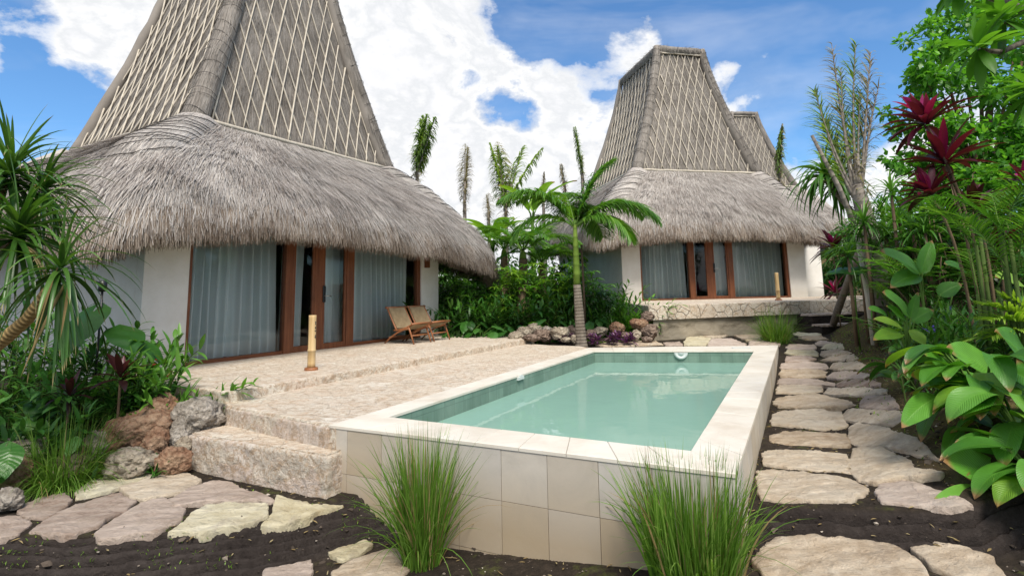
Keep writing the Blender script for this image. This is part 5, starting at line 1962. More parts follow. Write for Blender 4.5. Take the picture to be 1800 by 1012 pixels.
def cane_plant(base, label, ns, h, ll, lw, mat='mid', lean=None, spread=.15, nl=12, group=None, name='ginger_plant', flowers=0, droop=.7, leansd=.35, fl_mat='flower_red', elev=.5, seg=5):
    """arching stems with two ranks of lance-shaped leaves"""
    P = Plant(name, label, 'plant', base, group)
    for s in range(ns):
        a = rng.uniform(0, 6.28); r = spread * math.sqrt(rng.random())
        b = np.array([r * math.cos(a), r * math.sin(a), -.03])
        ln = np.array([math.cos(a), math.sin(a), 0]) * abs(rng.normal()) * leansd
        if lean is not None:
            ln = ln + np.asarray(lean, float)
        hh = h * rng.uniform(.6, 1.08)
        tip = b + np.array([ln[0] * hh, ln[1] * hh, hh * (1 - .18 * min(1.5, np.linalg.norm(ln)))])
        pts = bez(b, b + np.array([ln[0] * .15, ln[1] * .15, .62]) * hh, tip, 10)
        tube(P.mb('stems'), pts, np.linspace(.008, .003, 10) * (1 + h * .3), 5)
        k = nl
        s_ = np.linspace(.22, 1., k)
        x = s_ * 9; i = np.minimum(x.astype(int), 8); f = (x - i)[:, None]
        p = pts[i] * (1 - f) + pts[i + 1] * f
        D = nrm(pts[i + 1] - pts[i])
        az = rng.uniform(0, 6.28)
        A, B_ = frame_of(D)
        th = az + np.arange(k) * np.pi + rng.normal(size=k) * .45
        rad = np.cos(th)[:, None] * A + np.sin(th)[:, None] * B_
        d = nrm(rad + D * (elev + .9 * s_[:, None] ** 2))
        ribbons(P.mb('leaves'), p, d, ll * rng.uniform(.7, 1.1, k) * (1 - .3 * s_ ** 4), lw * rng.uniform(.8, 1.15, k), droop * rng.uniform(.5, 1.4, k), seg, lance, fold=.3, ncol=3, rnd=np.clip(rng.normal(.45, .25, k) + .15 * s_, 0, 1))
        if s < flowers:
            for q_ in range(16):
                z = q_ / 16
                ribbons(P.mb('flower'), [tip + D[-1] * (z * .09)], [nrm(rdir(1, -.2, .8)[0])], .035, .022, .5, 2, oval)
    return P.done({'stems': LM['stem'], 'leaves': LM[mat], 'flower': LM[fl_mat]})


def whorl_plant(base, label, ns, h, ll, lw, mat='mid', nw=6, nl=8, spread=.25, group=None, name='umbrella_shrub', droop=1.0):
    """upright stems carrying whorls of narrow drooping leaflets"""
    P = Plant(name, label, 'shrub', base, group)
    for s in range(ns):
        a = rng.uniform(0, 6.28); r = spread * math.sqrt(rng.random())
        b = np.array([r * math.cos(a), r * math.sin(a), -.03])
        hh = h * rng.uniform(.55, 1.05)
        tip = b + np.array([rng.normal() * .12, rng.normal() * .12, 1.]) * hh
        pts = bez(b, (b + tip) / 2 + np.array([rng.normal() * .05, rng.normal() * .05, 0]), tip, 10)
        tube(P.mb('stems'), pts, np.linspace(.012, .005, 10), 5)
        for w_ in range(nw):
            t = .3 + .7 * w_ / max(1, nw - 1)
            i = min(8, int(t * 9)); f = t * 9 - i
            p = pts[i] * (1 - f) + pts[i + 1] * f
            th = rng.uniform(0, 6.28)
            pe = np.array([math.cos(th), math.sin(th), .5]) * rng.uniform(.12, .3) * (1 if w_ < nw - 1 else .2)
            tube(P.mb('stems'), [p, p + pe * .6, p + pe], [.004, .003, .003], 4, cap=False)
            k = nl
            an = np.arange(k) / k * 6.28 + rng.uniform(0, 1)
            d = nrm(np.stack([np.cos(an), np.sin(an), np.full(k, .15) + rng.normal(size=k) * .2], -1) + nrm(pe) * .3)
            ribbons(P.mb('leaves'), np.tile(p + pe, (k, 1)), d, ll * rng.uniform(.75, 1.1, k), lw * rng.uniform(.8, 1.2, k), droop * rng.uniform(.7, 1.6, k), 4, lance, fold=.3, ncol=3, rnd=np.clip(rng.normal(.45, .25, k), 0, 1))
    return P.done({'stems': LM['stem'], 'leaves': LM[mat]})


def cordyline(pts, heads_L, label, mat='red', n=26, W=.07, group='red cordylines in the right bed', name='cordyline', base=None, droop=.9, elev=(-.25, 1.35), stemr=.018):
    pts = np.asarray(pts, float)
    P = Plant(name, label, 'plant', pts[0], group)
    q = pts - pts[0]
    if len(q) == 3:
        q = bez(q[0], q[1], q[2], 9)
    tube(P.mb('stem'), q, np.linspace(stemr, stemr * .75, len(q)), 7)
    ax = nrm(q[-1] - q[-2] + np.array([0, 0, .02]))
    rn = np.clip(np.linspace(.0, .8, n) ** 1.3 + rng.normal(size=n) * .14 + (np.arange(n) > n - 3) * .3, 0, 1)
    rosette(P.mb('leaves'), q[-1], n, heads_L, W, ax, elev, droop, lambda v: np.maximum(lance(v, .45), .02), .35, 7, 3, rn)
    return P.done({'stem': LM['bark_brown'], 'leaves': LM[mat]})


def leaf_cloud(mb, centers, rads, n, ll, lw, flat=.75, hang=.35, seg=2, rn=None):
    """leaves spread through several clumps; leaves face out and droop"""
    centers = np.asarray(centers, float); rads = np.asarray(rads, float)
    w_ = rads ** 2; w_ = w_ / w_.sum()
    idx = rng.choice(len(centers), n, p=w_)
    d = rdir(n)
    r = rads[idx] * rng.random(n) ** .38
    tex = fbm(centers[idx] * 1.3 + d * 2.2, 3)
    r = r * (1 + .35 * tex)
    p = centers[idx] + d * r[:, None] * np.array([1, 1, flat])
    out = nrm(d + rdir(n) * .9 + np.array([0, 0, -hang]))
    tone = np.clip(.45 + .28 * rng.normal(size=n) + .25 * (rng.random(len(centers))[idx] - .5), 0, 1) if rn is None else rn
    ribbons(mb, p, out, ll * rng.uniform(.6, 1.2, n), lw * rng.uniform(.7, 1.2, n), .5 * rng.random(n), seg, oval if seg > 2 else (lambda v: np.where(v < .1, .25, np.where(v < .75, 1., .08))), fold=.25, ncol=3 if seg > 2 else 2, roll=rng.normal(size=n) * .6, rnd=tone)


def shrub(base, label, centers, rads, n, ll, lw, mat='mid', name='shrub', group=None, cat='shrub', seg=3, trunk=True):
    P = Plant(name, label, cat, base, group)
    c = np.asarray(centers, float)
    leaf_cloud(P.mb('leaves'), c, rads, n, ll, lw, seg=seg)
    if trunk:
        for q in c:
            tube(P.mb('stems'), bez((0, 0, -.05), q * np.array([.3, .3, .6]), q, 7), np.linspace(.02, .006, 7) * (1 + np.linalg.norm(q) * .3), 6)
    return P.done({'leaves': LM[mat], 'stems': LM['bark_brown']})


def bipinnate(P, part, stem, base, d, L, npair, ll, lw, rnd, droop=.8):
    """feathery leaf with round leaflets"""
    frond(P.mb(part), P.mb(stem), base, d, L, droop, npair, ll, lw, up=.1, hang=.25, rr=.004, rnd=rnd, start=.12, seg=8)
# ------------------------------------------------------------------ planting: grass clumps
def top_h(px, py, p):
    return Py(px, py, p[1])[2] - p[2]


p = hit(742, 992)
grass_clump(p, 640, top_h(745, 765, p) * 1.02, .13, 'tall lemongrass clump in front of the pool wall, left of the two', dry=.13, w=.012, up=.20, droop=(.9, 2.8))
p = hit(1222, 1030)
grass_clump(p, 1100, top_h(1215, 800, p) * .98, .26, 'tall wide lemongrass clump at the near right pool corner', dry=.12, w=.012, up=.20, droop=(.9, 2.8))
p = hit(112, 852)
grass_clump(p, 900, top_h(112, 742, p) * 1.22, .24, 'bushy green grass clump among the boulders left of the steps', w=.009, up=.75, droop=(1.6, 3.6), dry=.04)
p = hit(1364, 602)
grass_clump(p, 620, top_h(1364, 540, p) * 1.05, .24, 'rounded fine grass clump at the far pool corner', w=.011, up=.6, droop=(.6, 1.8), dry=.03)

# ------------------------------------------------------------------ leaning screw pine on the left
Y0 = 4.7
b0 = gp(-90, 4.75)
P = Plant('screw_pine', 'leaning screw pine with long strap leaves and a bare ringed trunk at the left edge', 'tree', b0)
rel = lambda x, y, Y: Py(x, y, Y) - b0
tr1 = [np.array([0, 0, -.1]), rel(-45, 640, 4.72), rel(12, 592, 4.7), rel(49, 560, 4.66), rel(78, 519, 4.62), rel(100, 492, 4.6)]
tube(P.mb('trunk'), tr1, [.075, .062, .055, .048, .043, .036], 12)
mb = MB()
tr2 = [rel(-45, 640, 4.72), rel(-30, 520, 4.8), rel(0, 455, 4.82), rel(26, 425, 4.8)]
tube(P.mb('branch'), tr2, [.045, .042, .036, .03], 10)
tube(P.mb('side_branch'), [rel(26, 425, 4.8), rel(50, 400, 5.0), rel(70, 345, 5.3)], [.03, .03, .026], 9)
tr3 = [rel(-30, 520, 4.8), rel(-30, 400, 5.0), rel(10, 320, 5.1)]
tube(P.mb('branch_end'), tr3, [.04, .036, .03], 10)
for (c, ax, n, L, W_, el, dr_) in ((rel(26, 425, 4.8), (.35, -.1, .85), 105, .92, .044, (-.7, 1.35), 1.5), (rel(103, 486, 4.6), (.3, -.2, .8), 52, .82, .040, (-1.0, 1.2), 1.9),
                                   (rel(12, 318, 5.1), (.35, 0, .9), 90, .88, .045, (-.7, 1.3), 1.35), (rel(70, 345, 5.3), (.3, 0, .9), 80, .74, .042, (-.7, 1.3), 1.4)):
    rosette(P.mb('leaves'), c, n, L, W_, ax, el, dr_, strap, .45, 8, 3, None, .25)
# old leaves hanging straight down from the lower head
for k in range(11):
    a = rng.uniform(-.4, 1.2)
    ribbons(P.mb('leaves'), [rel(108 + rng.normal() * 5, 500, 4.58)], [(.35 * math.cos(a) + .05, -.25 * math.sin(a), -1.)], rng.uniform(.5, .8), .05, .25, 6, strap, fold=.4, ncol=3, rnd=[rng.uniform(.3, .8)])
for k in range(4):
    ribbons(P.mb('dry_leaves'), [rel(112 + rng.normal() * 12, 500 - 10 * k, 4.55)], [(.3 * rng.normal(), -.3, -1.)], rng.uniform(.5, .8), .028, .25, 6, strap, fold=.4, ncol=3)
for k in range(5):
    ribbons(P.mb('dry_leaves'), [rel(30, 430, 4.75)], [nrm(np.array([.8, -.4 * rng.random(), -.05 - .35 * rng.random()]))], rng.uniform(.5, .75), .02, 1.8, 8, strap, fold=.4, ncol=3)
P.done({'trunk': LM['bark_pandan'], 'branch': LM['bark_pandan'], 'branch_end': LM['bark_pandan'], 'side_branch': LM['bark_pandan'], 'leaves': LM['pandan'], 'dry_leaves': LM['grass_dry']})

# ------------------------------------------------------------------ left bed
GB_ = 'plants of the bed left of the poolside house'
cane_plant(gp(262, 6.5), 'tall ginger plant against the white pier, red flower at its tip', 16, 1.05, .30, .05, 'mid', lean=(.30, -.15, 0), spread=.25, group=GB_, flowers=1, nl=14)
cane_plant(gp(318, 6.35), 'low ginger plant leaning over the terrace corner with a crimson flower', 14, .72, .26, .042, 'bright', lean=(.55, -.1, 0), spread=.2, group=GB_, flowers=1, nl=12)
cane_plant(gp(228, 6.3), 'ginger plant with red bud behind the red cordyline', 10, .85, .27, .05, 'mid', lean=(.1, -.1, 0), spread=.2, group=GB_, flowers=1, nl=12)
cane_plant(gp(285, 6.2), 'small leafy ginger behind the upright brown boulder', 10, .5, .22, .045, 'mid', lean=(.2, -.1, 0), spread=.2, group=GB_, nl=9)
taro(gp(192, 6.9), 'dark elephant ear plant with one huge rounded leaf near the garden lamp', 3, top_h(192, 560, gp(192, 6.9)), .52, 'dark', GB_, face=-1.2)
taro(gp(240, 6.35), 'small heart leaved plant behind the large brown boulder', 4, .30, .22, 'heart', GB_, face=-1.3)
taro(gp(165, 5.9), 'small heart leaved plant below the red cordyline, left side', 4, .32, .23, 'heart', GB_, face=-1.5)
taro(gp(20, 5.3), 'bright heart leaved plant at the left photo edge above the rocks', 5, .42, .30, 'heart', GB_, face=-1.2)
taro(gp(62, 6.0), 'dark heart leaved plant in the shade under the screw pine', 4, .5, .26, 'dark', GB_, face=-1.4)
pb_ = gp(203, 6.0)
cordyline([pb_, pb_ + np.array([.0, 0, .22]), pb_ + np.array([.02, -.03, top_h(203, 668, pb_)])], .36, 'small cordyline with maroon leaves and a bright red heart in the left bed', 'red_dark', 15, .07, None, elev=(-.2, 1.4))
pb_ = gp(112, 5.75)
cordyline([pb_, pb_ + np.array([.0, 0, .16]), pb_ + np.array([.0, 0, top_h(110, 700, pb_)])], .30, 'low bronze cordyline with yellowing leaves left of the bed centre', 'red_dark', 18, .05, None, elev=(-.3, 1.4))
for i, (px, Y, h_, lab, mt_) in enumerate([
        (15, 6.9, 1.35, 'dark leafy shrub at the left edge below the screw pine crown', 'dark'), (62, 7.2, 1.25, 'dark leafy cane plant before the shaded side wall', 'dark'),
        (105, 6.6, .95, 'dark glossy cane plant under the hanging screw pine leaves', 'dark'), (150, 7.1, 1.0, 'dark cane plant left of the garden lamp', 'dark'),
        (222, 7.0, .9, 'dark cane plant in front of the white pier foot', 'dark'), (35, 6.1, .8, 'low dark cane plant between the screw pine and the rocks', 'dark'),
        (140, 6.1, .6, 'low dark plant in the middle of the left bed', 'dark'), (190, 6.35, .62, 'low dark plant behind the small red cordyline', 'dark'), (-40, 6.3, 1.3, 'dark cane plant cut by the left photo edge', 'dark'), (85, 5.75, .55, 'short dark plant behind the left grass clump', 'dark')]):
    cane_plant(gp(px, Y), lab, 13, h_, .27, .055, mt_, spread=.32, group=GB_, nl=11, leansd=.45, name='cane_plant')


def scatter_cover(name, label, pts_fn, n, L, W_, mat, up=.8, kindlabel=None, seg=3, prof=lance, droop=1.2):
    mb = MB()
    XY = pts_fn(n)
    Z = ground_z(XY[:, 0], XY[:, 1])
    n = len(XY)
    d = nrm(rdir(n, .0, 1.) + np.array([0, 0, up]))
    ribbons(mb, np.c_[XY, Z], d, L * rng.uniform(.5, 1.2, n), W_ * rng.uniform(.7, 1.3, n), droop * rng.uniform(.4, 1.5, n), seg, prof, fold=.3, ncol=2, rnd=np.clip(rng.normal(.4, .28, n), 0, 1))
    o = mb.build(name, LM[mat])
    return tag(o, label, 'ground cover', kind='stuff')


def left_bed_pts(n):
    x = rng.uniform(-8, -3.4, n * 3); y = rng.uniform(5.4, 8.0, n * 3)
    k = (x + .33 * (y - 6.2) < -3.55) & (y < 8.2 + .5 * (x + 5.5) * 0) & ((x - A1[0]) * N1[0] + (y - A1[1]) * N1[1] < .9) | (y < 6)
    k &= (x + .33 * (y - 6.2) < -3.55)
    return np.stack([x, y], -1)[k][:n]


scatter_cover('ground_cover', 'low dark leaves covering the soil of the left bed', left_bed_pts, 2600, .22, .03, 'dark')
scatter_cover('ground_cover', 'thin dark grass under the left bed plants', left_bed_pts, 1600, .35, .008, 'mid', 1.3, prof=blade)

# ------------------------------------------------------------------ hedge between the houses
GH = 'shrubs filling the gap between the two houses'
hd = [
    (772, 15.6, 2.0, 'mid', 'umbrella leaf shrub next to the white pier of the poolside house'), (800, 16.4, 2.2, 'lime', 'pale umbrella leaf shrub under the right eave end'),
    (835, 15.8, 2.1, 'mid', 'umbrella leaf shrub under the drooping eave tip'), (866, 16.2, 2.0, 'bright', 'umbrella leaf shrub just right of the eave tip'),
    (892, 15.2, 1.9, 'lime', 'tall pale umbrella shrub left of the dark stems'), (918, 15.8, 2.1, 'bright', 'tall umbrella shrub below the background palm'),
    (950, 15.3, 1.9, 'bright', 'tall umbrella shrub in the middle of the gap'), (978, 15.0, 1.9, 'lime', 'pale umbrella shrub left of the palm trunk'),
    (1003, 15.4, 2.0, 'mid', 'dark umbrella shrub directly behind the palm trunk'), (1044, 14.6, 1.7, 'mid', 'tall dark shrub right of the palm, before the shaded wall'),
    (1064, 14.2, 1.15, 'dark', 'short dark umbrella shrub before the second house side wall'),
]
for px, Y, h_, mt_, lab in hd:
    whorl_plant(gp(px, Y), lab, 9, h_, .30, .055, mt_, 7, 8, .38, GH)
for px, Y, lab in ((785, 14.6, 'dark leafy plant right of the rattan chairs'), (815, 14.2, 'dark leafy plant at the terrace edge, second from the chairs'), (848, 14.4, 'dark leafy plant below the eave tip'),
                   (880, 14.6, 'dark leafy plant behind the left end of the rock edging'), (925, 14.5, 'dark leafy plant behind the tall pale rock'), (960, 14.2, 'dark leafy plant left of the palm foot')):
    cane_plant(gp(px, Y), lab, 16, 1.25, .34, .07, 'dark', spread=.42, group=GH, nl=11, leansd=.5, name='cane_plant', seg=4)
for px, Y, h_, lab, mt_ in ((845, 13.7, .38, 'heart leaved plant at the terrace edge under the eave tip', 'heart'), (878, 13.6, .42, 'heart leaved plant above the left end of the rocks', 'heart'), (906, 13.7, .40, 'large blue green heart leaf plant above the pale rocks', 'heart'),
                        (934, 13.9, .55, 'lime and green heart leaved plant in the middle of the rock edging', 'bright'), (975, 13.6, .55, 'heart leaved plant left of the palm trunk', 'heart'), (1000, 13.4, .35, 'low heart leaved plant behind the purple plant', 'heart'),
                        (1040, 13.6, .5, 'heart leaved plant right of the palm trunk', 'heart'), (826, 13.9, .45, 'dark heart leaved plant in the shade right of the chairs', 'dark')):
    taro(gp(px, Y), lab, 9, h_, .30, mt_, 'heart leaved plants behind the rocks', spread=.42)
for px, Y, h_, lab in ((1082, 13.9, 1.35, 'bright ginger plant before the corner of the second house'), (1106, 13.6, 1.05, 'bright ginger plant at the deck corner'), (1126, 13.4, .62, 'low bright ginger plant leaning on the deck mosaic'), (1068, 13.5, .8, 'bright ginger plant right of the palm trunk')):
    cane_plant(gp(px, Y), lab, 14, h_, .30, .05, 'mid' if px < 1090 else 'bright', lean=(.15, -.1, 0), spread=.35, group='gingers beside the second house deck', nl=13, seg=4)
for px, py, Y, lab in ((1003, 588, 12.5, 'purple leaved plant left of the palm foot'), (1040, 592, 12.3, 'purple leaved plant right of the palm foot'), (1075, 594, 12.2, 'magenta purple plant in the middle of the edging'), (1092, 586, 12.5, 'purple plant below the orange rock'), (1112, 596, 12.2, 'dark purple plant next to the concrete base')):
    p = gp(px, Y)
    P = Plant('purple_plant', lab, 'plant', p, 'purple plants among the rocks')
    for k in range(4):
        rosette(P.mb('leaves'), rng.normal(size=3) * np.array([.10, .06, 0]) + np.array([0, 0, .06 + .04 * k]), 16, .17, .045, (0, 0, 1), (-.1, 1.2), .6, lance, .3, 4)
    P.done({'leaves': LM['purple']})
scatter_cover('ground_cover', 'yellow green moss and creepers on the rock edging', lambda n: np.stack([rng.uniform(1.6, 3.1, n), rng.uniform(12.7, 13.6, n)], -1), 1800, .10, .02, 'lime', .5)
scatter_cover('ground_cover', 'dark leaves covering the soil between the houses', lambda n: np.stack([rng.uniform(-1.8, 3.6, n), rng.uniform(13.3, 18, n)], -1), 5200, .32, .05, 'dark')


# ------------------------------------------------------------------ palms
def palm(base, label, trunk_h, shaft_h, fronds, trunk_r, group='green palms between the houses', mats=('bark_grey', 'crownshaft'), lean=(0, 0), nl=46, ll=.5, lw=.035):
    P = Plant('palm_tree', label, 'palm tree', base, group)
    l = np.array([lean[0], lean[1], 0])
    t = np.linspace(0, 1, 16)
    pts = np.stack([l[0] * t ** 1.4, l[1] * t ** 1.4, -.1 + (trunk_h + .1) * t], -1)
    rr_ = trunk_r * (1.25 - .45 * t) * (1 + .45 * np.exp(-t * 14))
    tube(P.mb('trunk'), pts, rr_, 16, rough=.02)
    top = pts[-1]
    c = top
    if shaft_h:
        tube(P.mb('crownshaft'), [top, top + np.array([0, 0, shaft_h * .2]), top + np.array([0, 0, shaft_h * .6]), top + np.array([0, 0, shaft_h])], [trunk_r * .72, trunk_r * .74, trunk_r * .62, trunk_r * .38], 14)
        c = top + np.array([0, 0, shaft_h * .96])
    mats_ = {'trunk': LM[mats[0]], 'crownshaft': LM[mats[1]]}
    e = P.e
    for (d, L, dr, up_) in fronds:
        L = L * (1. if shaft_h > .4 else 1.)
        m1, m2 = MB(), MB()
        frond(m1, m2, c, d, L, dr, nl, ll, lw, up=up_, hang=1.4 if shaft_h > .4 else .9, rr=.02, rnd=rng.uniform(.35, .65))
        f = m2.build('frond', LM['petiole'], e)
        m1.build('leaflets', LM['palm'], f)
    P.done(mats_)
    return P


pp = gp(1022, 12.25)
pal_top = top_h(1017, 500, pp); sh = top_h(1016, 395, pp) - pal_top
pw = lambda dx, dy, dz: np.array([dx, dy, dz])
palm(pp, 'young palm with ringed grey trunk and green crownshaft beside the far pool edge', pal_top, sh,
     [(pw(-.75, -.25, 1.0), 2.1, 2.0, .3), (pw(-.55, .3, 1.1), 1.9, 2.2, .3), (pw(.45, .1, 1.25), 1.9, 1.2, .35), (pw(.95, -.2, .85), 2.15, 2.2, .3), (pw(.75, -.5, .55), 1.6, 2.6, .2), (pw(.15, .8, .9), 1.7, 1.7, .3), (pw(-.1, .6, 1.1), 1.6, 1.5, .3), (pw(.4, .5, .5), 1.5, 2.4, .2), (pw(.95, .25, 1.05), 2.0, 2.1, .3), (pw(-.95, -.1, .6), 1.7, 2.4, .3)],
     .102, lean=(-.05, 0), nl=110, ll=.70, lw=.040)
pq = gp(922, 17.)
palm(pq, 'bushy green palm behind the gap shrubs, left of the young palm', top_h(922, 455, pq), .25,
     [(pw(math.cos(a), math.sin(a), .75 + .5 * (k % 2)), 2.0, 1.6, .3) for k, a in enumerate(np.arange(11) * GPI)], .16, mats=('bark_brown', 'crownshaft'), nl=40, ll=.6, lw=.05)
pq = gp(955, 18.5)
palm(pq, 'small green palm half hidden behind the second house thatch corner', top_h(950, 470, pq), .2,
     [(pw(math.cos(a), math.sin(a), .7 + .4 * (k % 2)), 1.7, 1.8, .3) for k, a in enumerate(np.arange(9) * GPI)], .14, mats=('bark_brown', 'crownshaft'), nl=36, ll=.55, lw=.05)
pq = gp(888, 19.5)
palm(pq, 'green palm behind the eave tip of the poolside house', top_h(885, 450, pq), .25,
     [(pw(math.cos(a), math.sin(a), .7 + .5 * (k % 2)), 1.8, 1.7, .3) for k, a in enumerate(np.arange(9) * GPI)], .15, mats=('bark_brown', 'crownshaft'), nl=36, ll=.55, lw=.05)
# thin brown garden stake
st_ = gp(1030, 13.6)
mb = MB(); hs = top_h(1028, 430, st_)
tube(mb, [(0, 0, -.1), (-.01, 0, hs * .5), (-.03, 0, hs)], [.03, .028, .025], 8)
tag(mb.build('garden_stake', LM['bark_brown'], None, True, loc=st_), 'thin brown stake standing upright just right of the young palm', 'stake')
for px, Y, lab in ((890, 15.9, 'dark thick trunk stub left of centre in the gap shrubs'), (918, 15.2, 'dark split trunk stub in the middle of the gap shrubs'), (943, 15.6, 'dark trunk stub left of the young palm')):
    b_ = gp(px, Y); mb = MB(); hh = top_h(px, 505, b_)
    tube(mb, [(0, 0, -.1), (0, 0, hh * .5), (.02, 0, hh)], [.17, .14, .11], 12, rough=.05)
    tag(mb.build('tree_trunk', LM['bark_brown'], None, True, loc=b_), lab, 'tree trunk', 'trunk stubs in the gap shrubs')


def banana(base, label, h_, n, L, W_, mat='lime'):
    P = Plant('banana_plant', label, 'banana plant', base, 'banana plants behind the gap shrubs')
    tube(P.mb('stem'), [(0, 0, -.1), (0, 0, h_ * .5), (0, 0, h_)], [.12, .09, .06], 12)
    for i in range(n):
        a = i * GPI + .4
        d = np.array([math.cos(a) * .7, math.sin(a) * .7, 1.0])
        e = np.array([0, 0, h_]) + nrm(d) * .25
        tube(P.mb('stem'), [(0, 0, h_ * .9), e * .6 + np.array([0, 0, h_ * .4]), e], [.04, .03, .02], 7)
        ribbons(P.mb('leaves'), [e], [d], L * rng.uniform(.8, 1.1), W_, rng.uniform(.9, 1.8), 14, oval, fold=.25, ncol=7, rnd=[rng.uniform(.3, .9)], wav=.05)
    return P.done({'stem': LM['petiole'], 'leaves': LM['broad_lime' if mat == 'lime' else 'broad']})


b_ = gp(868, 21); banana(b_, 'banana plant with pale leaves showing above the eave tip', top_h(868, 430, b_), 7, 1.9, .5)
b_ = gp(940, 22); banana(b_, 'banana plant with upright lime leaves behind the gap palm', top_h(940, 380, b_), 6, 2.0, .5)
for px, Y, h_, lab in ((770, 21, 2.4, 'round dark bush far behind the poolside house'), (830, 22, 2.3, 'dark bush far behind the eave tip'), (885, 23, 2.5, 'dark bush far behind the umbrella shrubs'), (945, 22, 2.4, 'dark bush far behind the background palm'), (1000, 22.5, 2.1, 'dark bush far behind the young palm'), (720, 24, 3.6, 'dark bush hidden mostly by the poolside house')):
    b_ = gp(px, Y)
    shrub(b_, lab, [(rng.normal() * .5, rng.normal() * .4, h_ * .35), (-.8, 0, h_ * .55), (.8, .2, h_ * .5), (.1, -.2, h_ * .8), (.3, .2, h_ * .25)], [1.0, .95, 1.0, .9, 1.1], 2600, .22, .09, 'mid', 'bush', 'bushes far behind the gap', seg=2)


# ------------------------------------------------------------------ storm-worn coconut palms far behind
def worn_palm(px, pytop, pybot, Y, n, label, lean=0., spread=.25, w=1., green=.5):
    b_ = gp(px, Y)
    ht = top_h(px, pytop, b_); hb = top_h(px, pybot, b_)
    P = Plant('coconut_palm', label, 'palm tree', b_, 'worn coconut palms far behind')
    fl = (ht - hb)
    tk = hb + fl * .12
    tube(P.mb('trunk'), [(0, 0, -.2), (.02, 0, tk * .5), (0, 0, tk), (lean * .2, 0, tk + fl * .3)], [.17, .12, .095, .06], 9)
    mats_ = {'trunk': LM['deadwood'], 'fronds': LM['rag'], 'dead_fronds': LM['dead'], 'ribs': LM['deadwood']}
    for k in range(n):
        a = rng.uniform(0, 6.28)
        d = np.array([math.cos(a) * spread + lean, math.sin(a) * spread * .6, 1.0])
        L = fl * rng.uniform(.75, .95)
        part = 'fronds' if rng.random() < green else 'dead_fronds'
        frond(P.mb(part), P.mb('ribs'), (0, 0, tk), d, L, .25 + .5 * abs(lean) + .5 * spread, 60, .95 * w, .085 * w, up=.1, hang=2.2, rr=.045, rnd=rng.uniform(.3, .8), rag=.15, start=.04)
    # clinging dead sheaths
    nn = 130
    z = rng.uniform(tk * .9, tk + fl * .35, nn)
    d = nrm(rdir(nn, -.6, .8) * np.array([.6, .6, 1]))
    ribbons(P.mb('dead_fronds'), np.stack([np.zeros(nn), np.zeros(nn), z], -1), d, rng.uniform(.3, .8, nn) * w, .06, 1.2, 3, strap)
    P.done(mats_)


worn_palm(732, 205, 318, 29, 4, 'worn coconut palm rising behind the poolside roof slope, bent to the right', .2, .12, 1.1, .9)
worn_palm(818, 250, 370, 30, 3, 'grey leafless coconut palm behind the lower end of the poolside roof', .18, .18, .7, .1)
worn_palm(892, 240, 385, 29, 6, 'tallest worn coconut palm in the gap, green fronds over a grey skirt', .16, .34, 1.1, .6)
worn_palm(861, 340, 392, 34, 2, 'small distant coconut palm left of the tallest worn one', .02, .08, .6, .5)
worn_palm(960, 297, 345, 36, 2, 'short dark coconut palm tip left of the young palm crown', .0, .08, .5, .1)
worn_palm(1000, 288, 350, 34, 2, 'grey coconut palm tip above the young palm crown', -.06, .08, .6, .1)
worn_palm(1032, 225, 320, 33, 3, 'thin coconut palm just left of the second tower roof', -.08, .06, .6, .6)
worn_palm(1383, 222, 322, 30, 3, 'coconut palm with a yellow tip right of the third tower roof', .02, .10, .9, .8)
# ------------------------------------------------------------------ right side: dying palm with poles
bD = gp(1545, 10.6)
P = Plant('dying_palm', 'tall dying palm with grey trunk and tattered upright fronds, propped by poles', 'palm tree', bD)
rel = lambda x, y, Y=10.6: Py(x, y, Y) - bD
tk = [np.array([0, 0, -.1]), rel(1541, 480), rel(1530, 420), rel(1515, 360), rel(1503, 325)]
tube(P.mb('trunk'), tk, [.20, .19, .18, .14, .10], 14, rough=.04)
for (x0, y0, x1, y1, xm, ym, part, rg_, ll_) in ((1508, 345, 1462, 78, 1480, 230, 'dead_fronds', .45, .32), (1508, 345, 1504, 78, 1494, 220, 'dead_fronds', .3, .38), (1512, 350, 1530, 95, 1520, 240, 'dead_fronds', .35, .40),
                                                (1505, 345, 1432, 160, 1462, 270, 'fronds', .2, .40), (1500, 340, 1478, 120, 1480, 240, 'fronds', .35, .36), (1514, 345, 1545, 150, 1522, 240, 'dead_fronds', .5, .34),
                                                (1505, 352, 1448, 215, 1470, 300, 'fronds', .15, .42), (1510, 350, 1512, 160, 1506, 260, 'fronds', .2, .40)):
    pth = bez(rel(x0, y0), rel(xm, ym), rel(x1, y1), 12)
    tube(P.mb('ribs'), pth, np.linspace(.036, .006, 12), 6)
    n = 95
    s = np.linspace(.22, 1, n); x = s * 11; i = np.minimum(x.astype(int), 10); f = (x - i)[:, None]
    B0 = pth[i] * (1 - f) + pth[i + 1] * f; D = nrm(pth[i + 1] - pth[i])
    for sg in (-1, 1):
        k = rng.random(n) > rg_
        sd_ = nrm(np.cross(D, np.array([.3 * sg, -1., .2])))
        d = nrm(sd_ * sg * rng.uniform(.4, .9, (n, 1)) + D * .9 + rng.normal(size=(n, 3)) * .15)
        ribbons(P.mb(part if rng.random() < .8 else 'fronds'), B0[k], d[k], (ll_ * 1.35 * np.sin(s * 2.6 + .3) * rng.uniform(.5, 1.1, n) + .08)[k], .034, rng.uniform(.2, 1.6, k.sum()), 5, strap, fold=.3, ncol=2)
